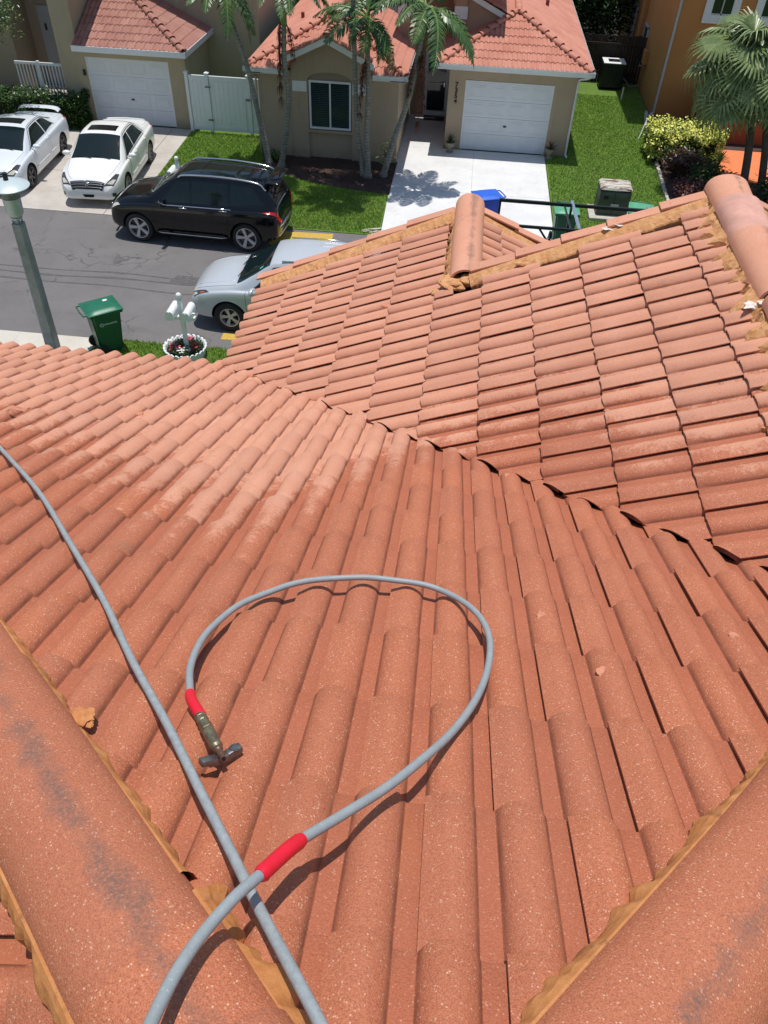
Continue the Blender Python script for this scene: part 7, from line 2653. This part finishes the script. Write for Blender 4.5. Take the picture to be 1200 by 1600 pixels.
def small_things():
    # transformer cabinet
    h = empty('electric_cabinet', (4.55, 23.1, 0), label='olive green electric cabinet with rust streaked pale top on a concrete pad', cat='cabinet')
    add('pad', MB().rbox(3.88, 5.15, 22.55, 23.55, 0, .10, .02).vf(), MAT['stone_edge'], h)
    add('body', MB().rbox(4.08, 4.98, 22.80, 23.50, .10, .78, .03).vf(), MAT['cabinet'], h, smooth=True, auto=35)
    bm = bmesh.new(); bmesh.ops.create_cube(bm, size=1)
    for v in bm.verts:
        v.co = Vector((4.53 + v.co.x * (.94 if v.co.z < 0 else .86), 23.16 + v.co.y * (.76 if v.co.z < 0 else .66), .80 + (v.co.z + .5) * .10))
    bmesh.ops.bevel(bm, geom=bm.edges[:], offset=.03, segments=3, affect='EDGES')
    add('lid', MB().bm(bm).vf(), MAT['rust_top'], h, smooth=True, auto=40)
    add('label_plate', MB().rbox(4.45, 4.68, 22.785, 22.80, .30, .44, .003).vf(), MAT['offwhite'], h)
    add('warning_plate', MB().rbox(4.2, 4.34, 22.785, 22.80, .56, .66, .003).vf(), MAT['black'], h)
    add('door_seam', MB().box(4.52, 4.53, 22.792, 22.80, .12, .76).vf(), MAT['black'], h)
    # air conditioner
    h = empty('air_conditioner', (5.85, 36.3, 0), label='black slatted air conditioning unit with white topped fan against the wooden fence', cat='air conditioner')
    add('body', MB().rbox(5.38, 6.30, 35.9, 36.7, .06, .96, .05).vf(), MAT['black'], h)
    for i in range(9):
        x = 5.50 + i * .085
        add('slat', MB().rbox(x, x + .03, 35.86, 35.9, .1, .82, .005).vf(), MAT['slat_grey'], h)
    add('top_frame', MB().lathe([(.33, .97), (.42, .972), (.62, .975), (.63, 1.0), (.50, 1.015), (.33, 1.01)], 4, Matrix.Translation((5.85, 36.3, 0)) @ Matrix.Rotation(R(45), 4, 'Z'), cap=False).vf(), MAT['white'], h)
    b = MB()
    for k in range(7):
        r = .05 + .045 * k
        b.tube([Vector((5.85 + r * math.cos(t), 36.3 + r * math.sin(t), 1.005)) for t in np.linspace(0, 6.2832, 25)], .005, 4, cap=False)
    add('fan_guard', b.vf(), MAT['black'], h)['kind'] = 'stuff'
    add('fan_hub', MB().lathe([(0, .98), (.08, .98), (.08, 1.0), (0, 1.005)], 16, Matrix.Translation((5.85, 36.3, 0)), cap=False).vf(), MAT['steel'], h)
    add('pipe', MB().tube(bez([(6.25, 36.0, .5), (6.45, 35.9, .35), (6.6, 35.8, .2), (7.05, 35.8, .3)], 5), .02, 6).vf(), MAT['steel'], h, smooth=True)
    # potted plants by the garage door
    for i, (x, y, lab, sz) in enumerate(((-.42, 27.30, 'grey stone urn with a spiky dark plant left of the bungalow garage door', 1.0), (2.93, 27.34, 'grey stone urn with a dark plant right of the bungalow garage door', 1.0))):
        h = empty('potted_plant', (x, y, 0), label=lab, cat='potted plant')
        add('urn', MB().lathe([(.11, .012), (.12, .05), (.07, .08), (.06, .13), (.13, .20), (.16, .29), (.17, .34), (.15, .345), (.14, .31), (0, .31)], 20, Matrix.Translation((x, y, 0)), cap=False).vf(), MAT['clay_pot'], h, smooth=True, auto=40)
        b = MB(); rs = random.Random(i + 3)
        for j in range(60):
            a = rs.uniform(0, 6.28); e = rs.uniform(.3, 1.45); ll = rs.uniform(.2, .42)
            d = Vector((math.cos(a) * math.cos(e), math.sin(a) * math.cos(e), math.sin(e)))
            s = Vector((-math.sin(a), math.cos(a), 0)) * .008
            p = Vector((x, y, .32)); m_ = p + d * ll * .6; e_ = p + d * ll + Vector((0, 0, -.10 * math.cos(e)))
            b.put([p - s, p + s, m_ + s, m_ - s, e_], [(0, 1, 2, 3), (3, 2, 4)])
        add('leaves', b.vf(), MAT['dead_frond' if i else 'leaf_dark'], h)['kind'] = 'stuff'
    # sprinkler stake and hose bib on the right lawn
    tag(add('garden_stake', MB().tube([(6.25, 29.9, .05), (6.62, 31.0, .42)], .015, 6).tube([(6.62, 31.0, .42), (6.66, 31.1, .40)], .02, 6).vf(), MAT['grey_white']), 'thin pale rod leaning over the shaded strip of the right lawn', 'stake')
    tag(add('white_pipe', MB().tube([(6.15, 34.5, 0), (6.15, 34.5, .5)], .03, 8).vf(), MAT['white']), 'short white pipe standing in front of the air conditioner', 'pipe')
    # palm debris by the driveway corner
    v = []; f = []
    rs = random.Random(3)
    b = MB()
    for i in range(16):
        x, y = -2.5 + rs.uniform(-.25, .35), 20.62 + rs.uniform(-.12, .16)
        a = rs.uniform(-.5, .5); ll = rs.uniform(.15, .4)
        d = Vector((math.cos(a), math.sin(a), .05)) * ll; s = Vector((-math.sin(a), math.cos(a), 0)) * .012
        p = Vector((x, y, .05))
        b.put([p, p + d * .5 + s, p + d, p + d * .5 - s], [(0, 1, 2, 3)])
    o = add('fallen_frond', b.vf(), MAT['chip_white'])
    tag(o, 'pale dried frond lying where the lawn meets driveway and street', 'frond')


MAT['slat_grey'] = plain('dark_grey_slat', (.03, .032, .036), .5)
small_things()
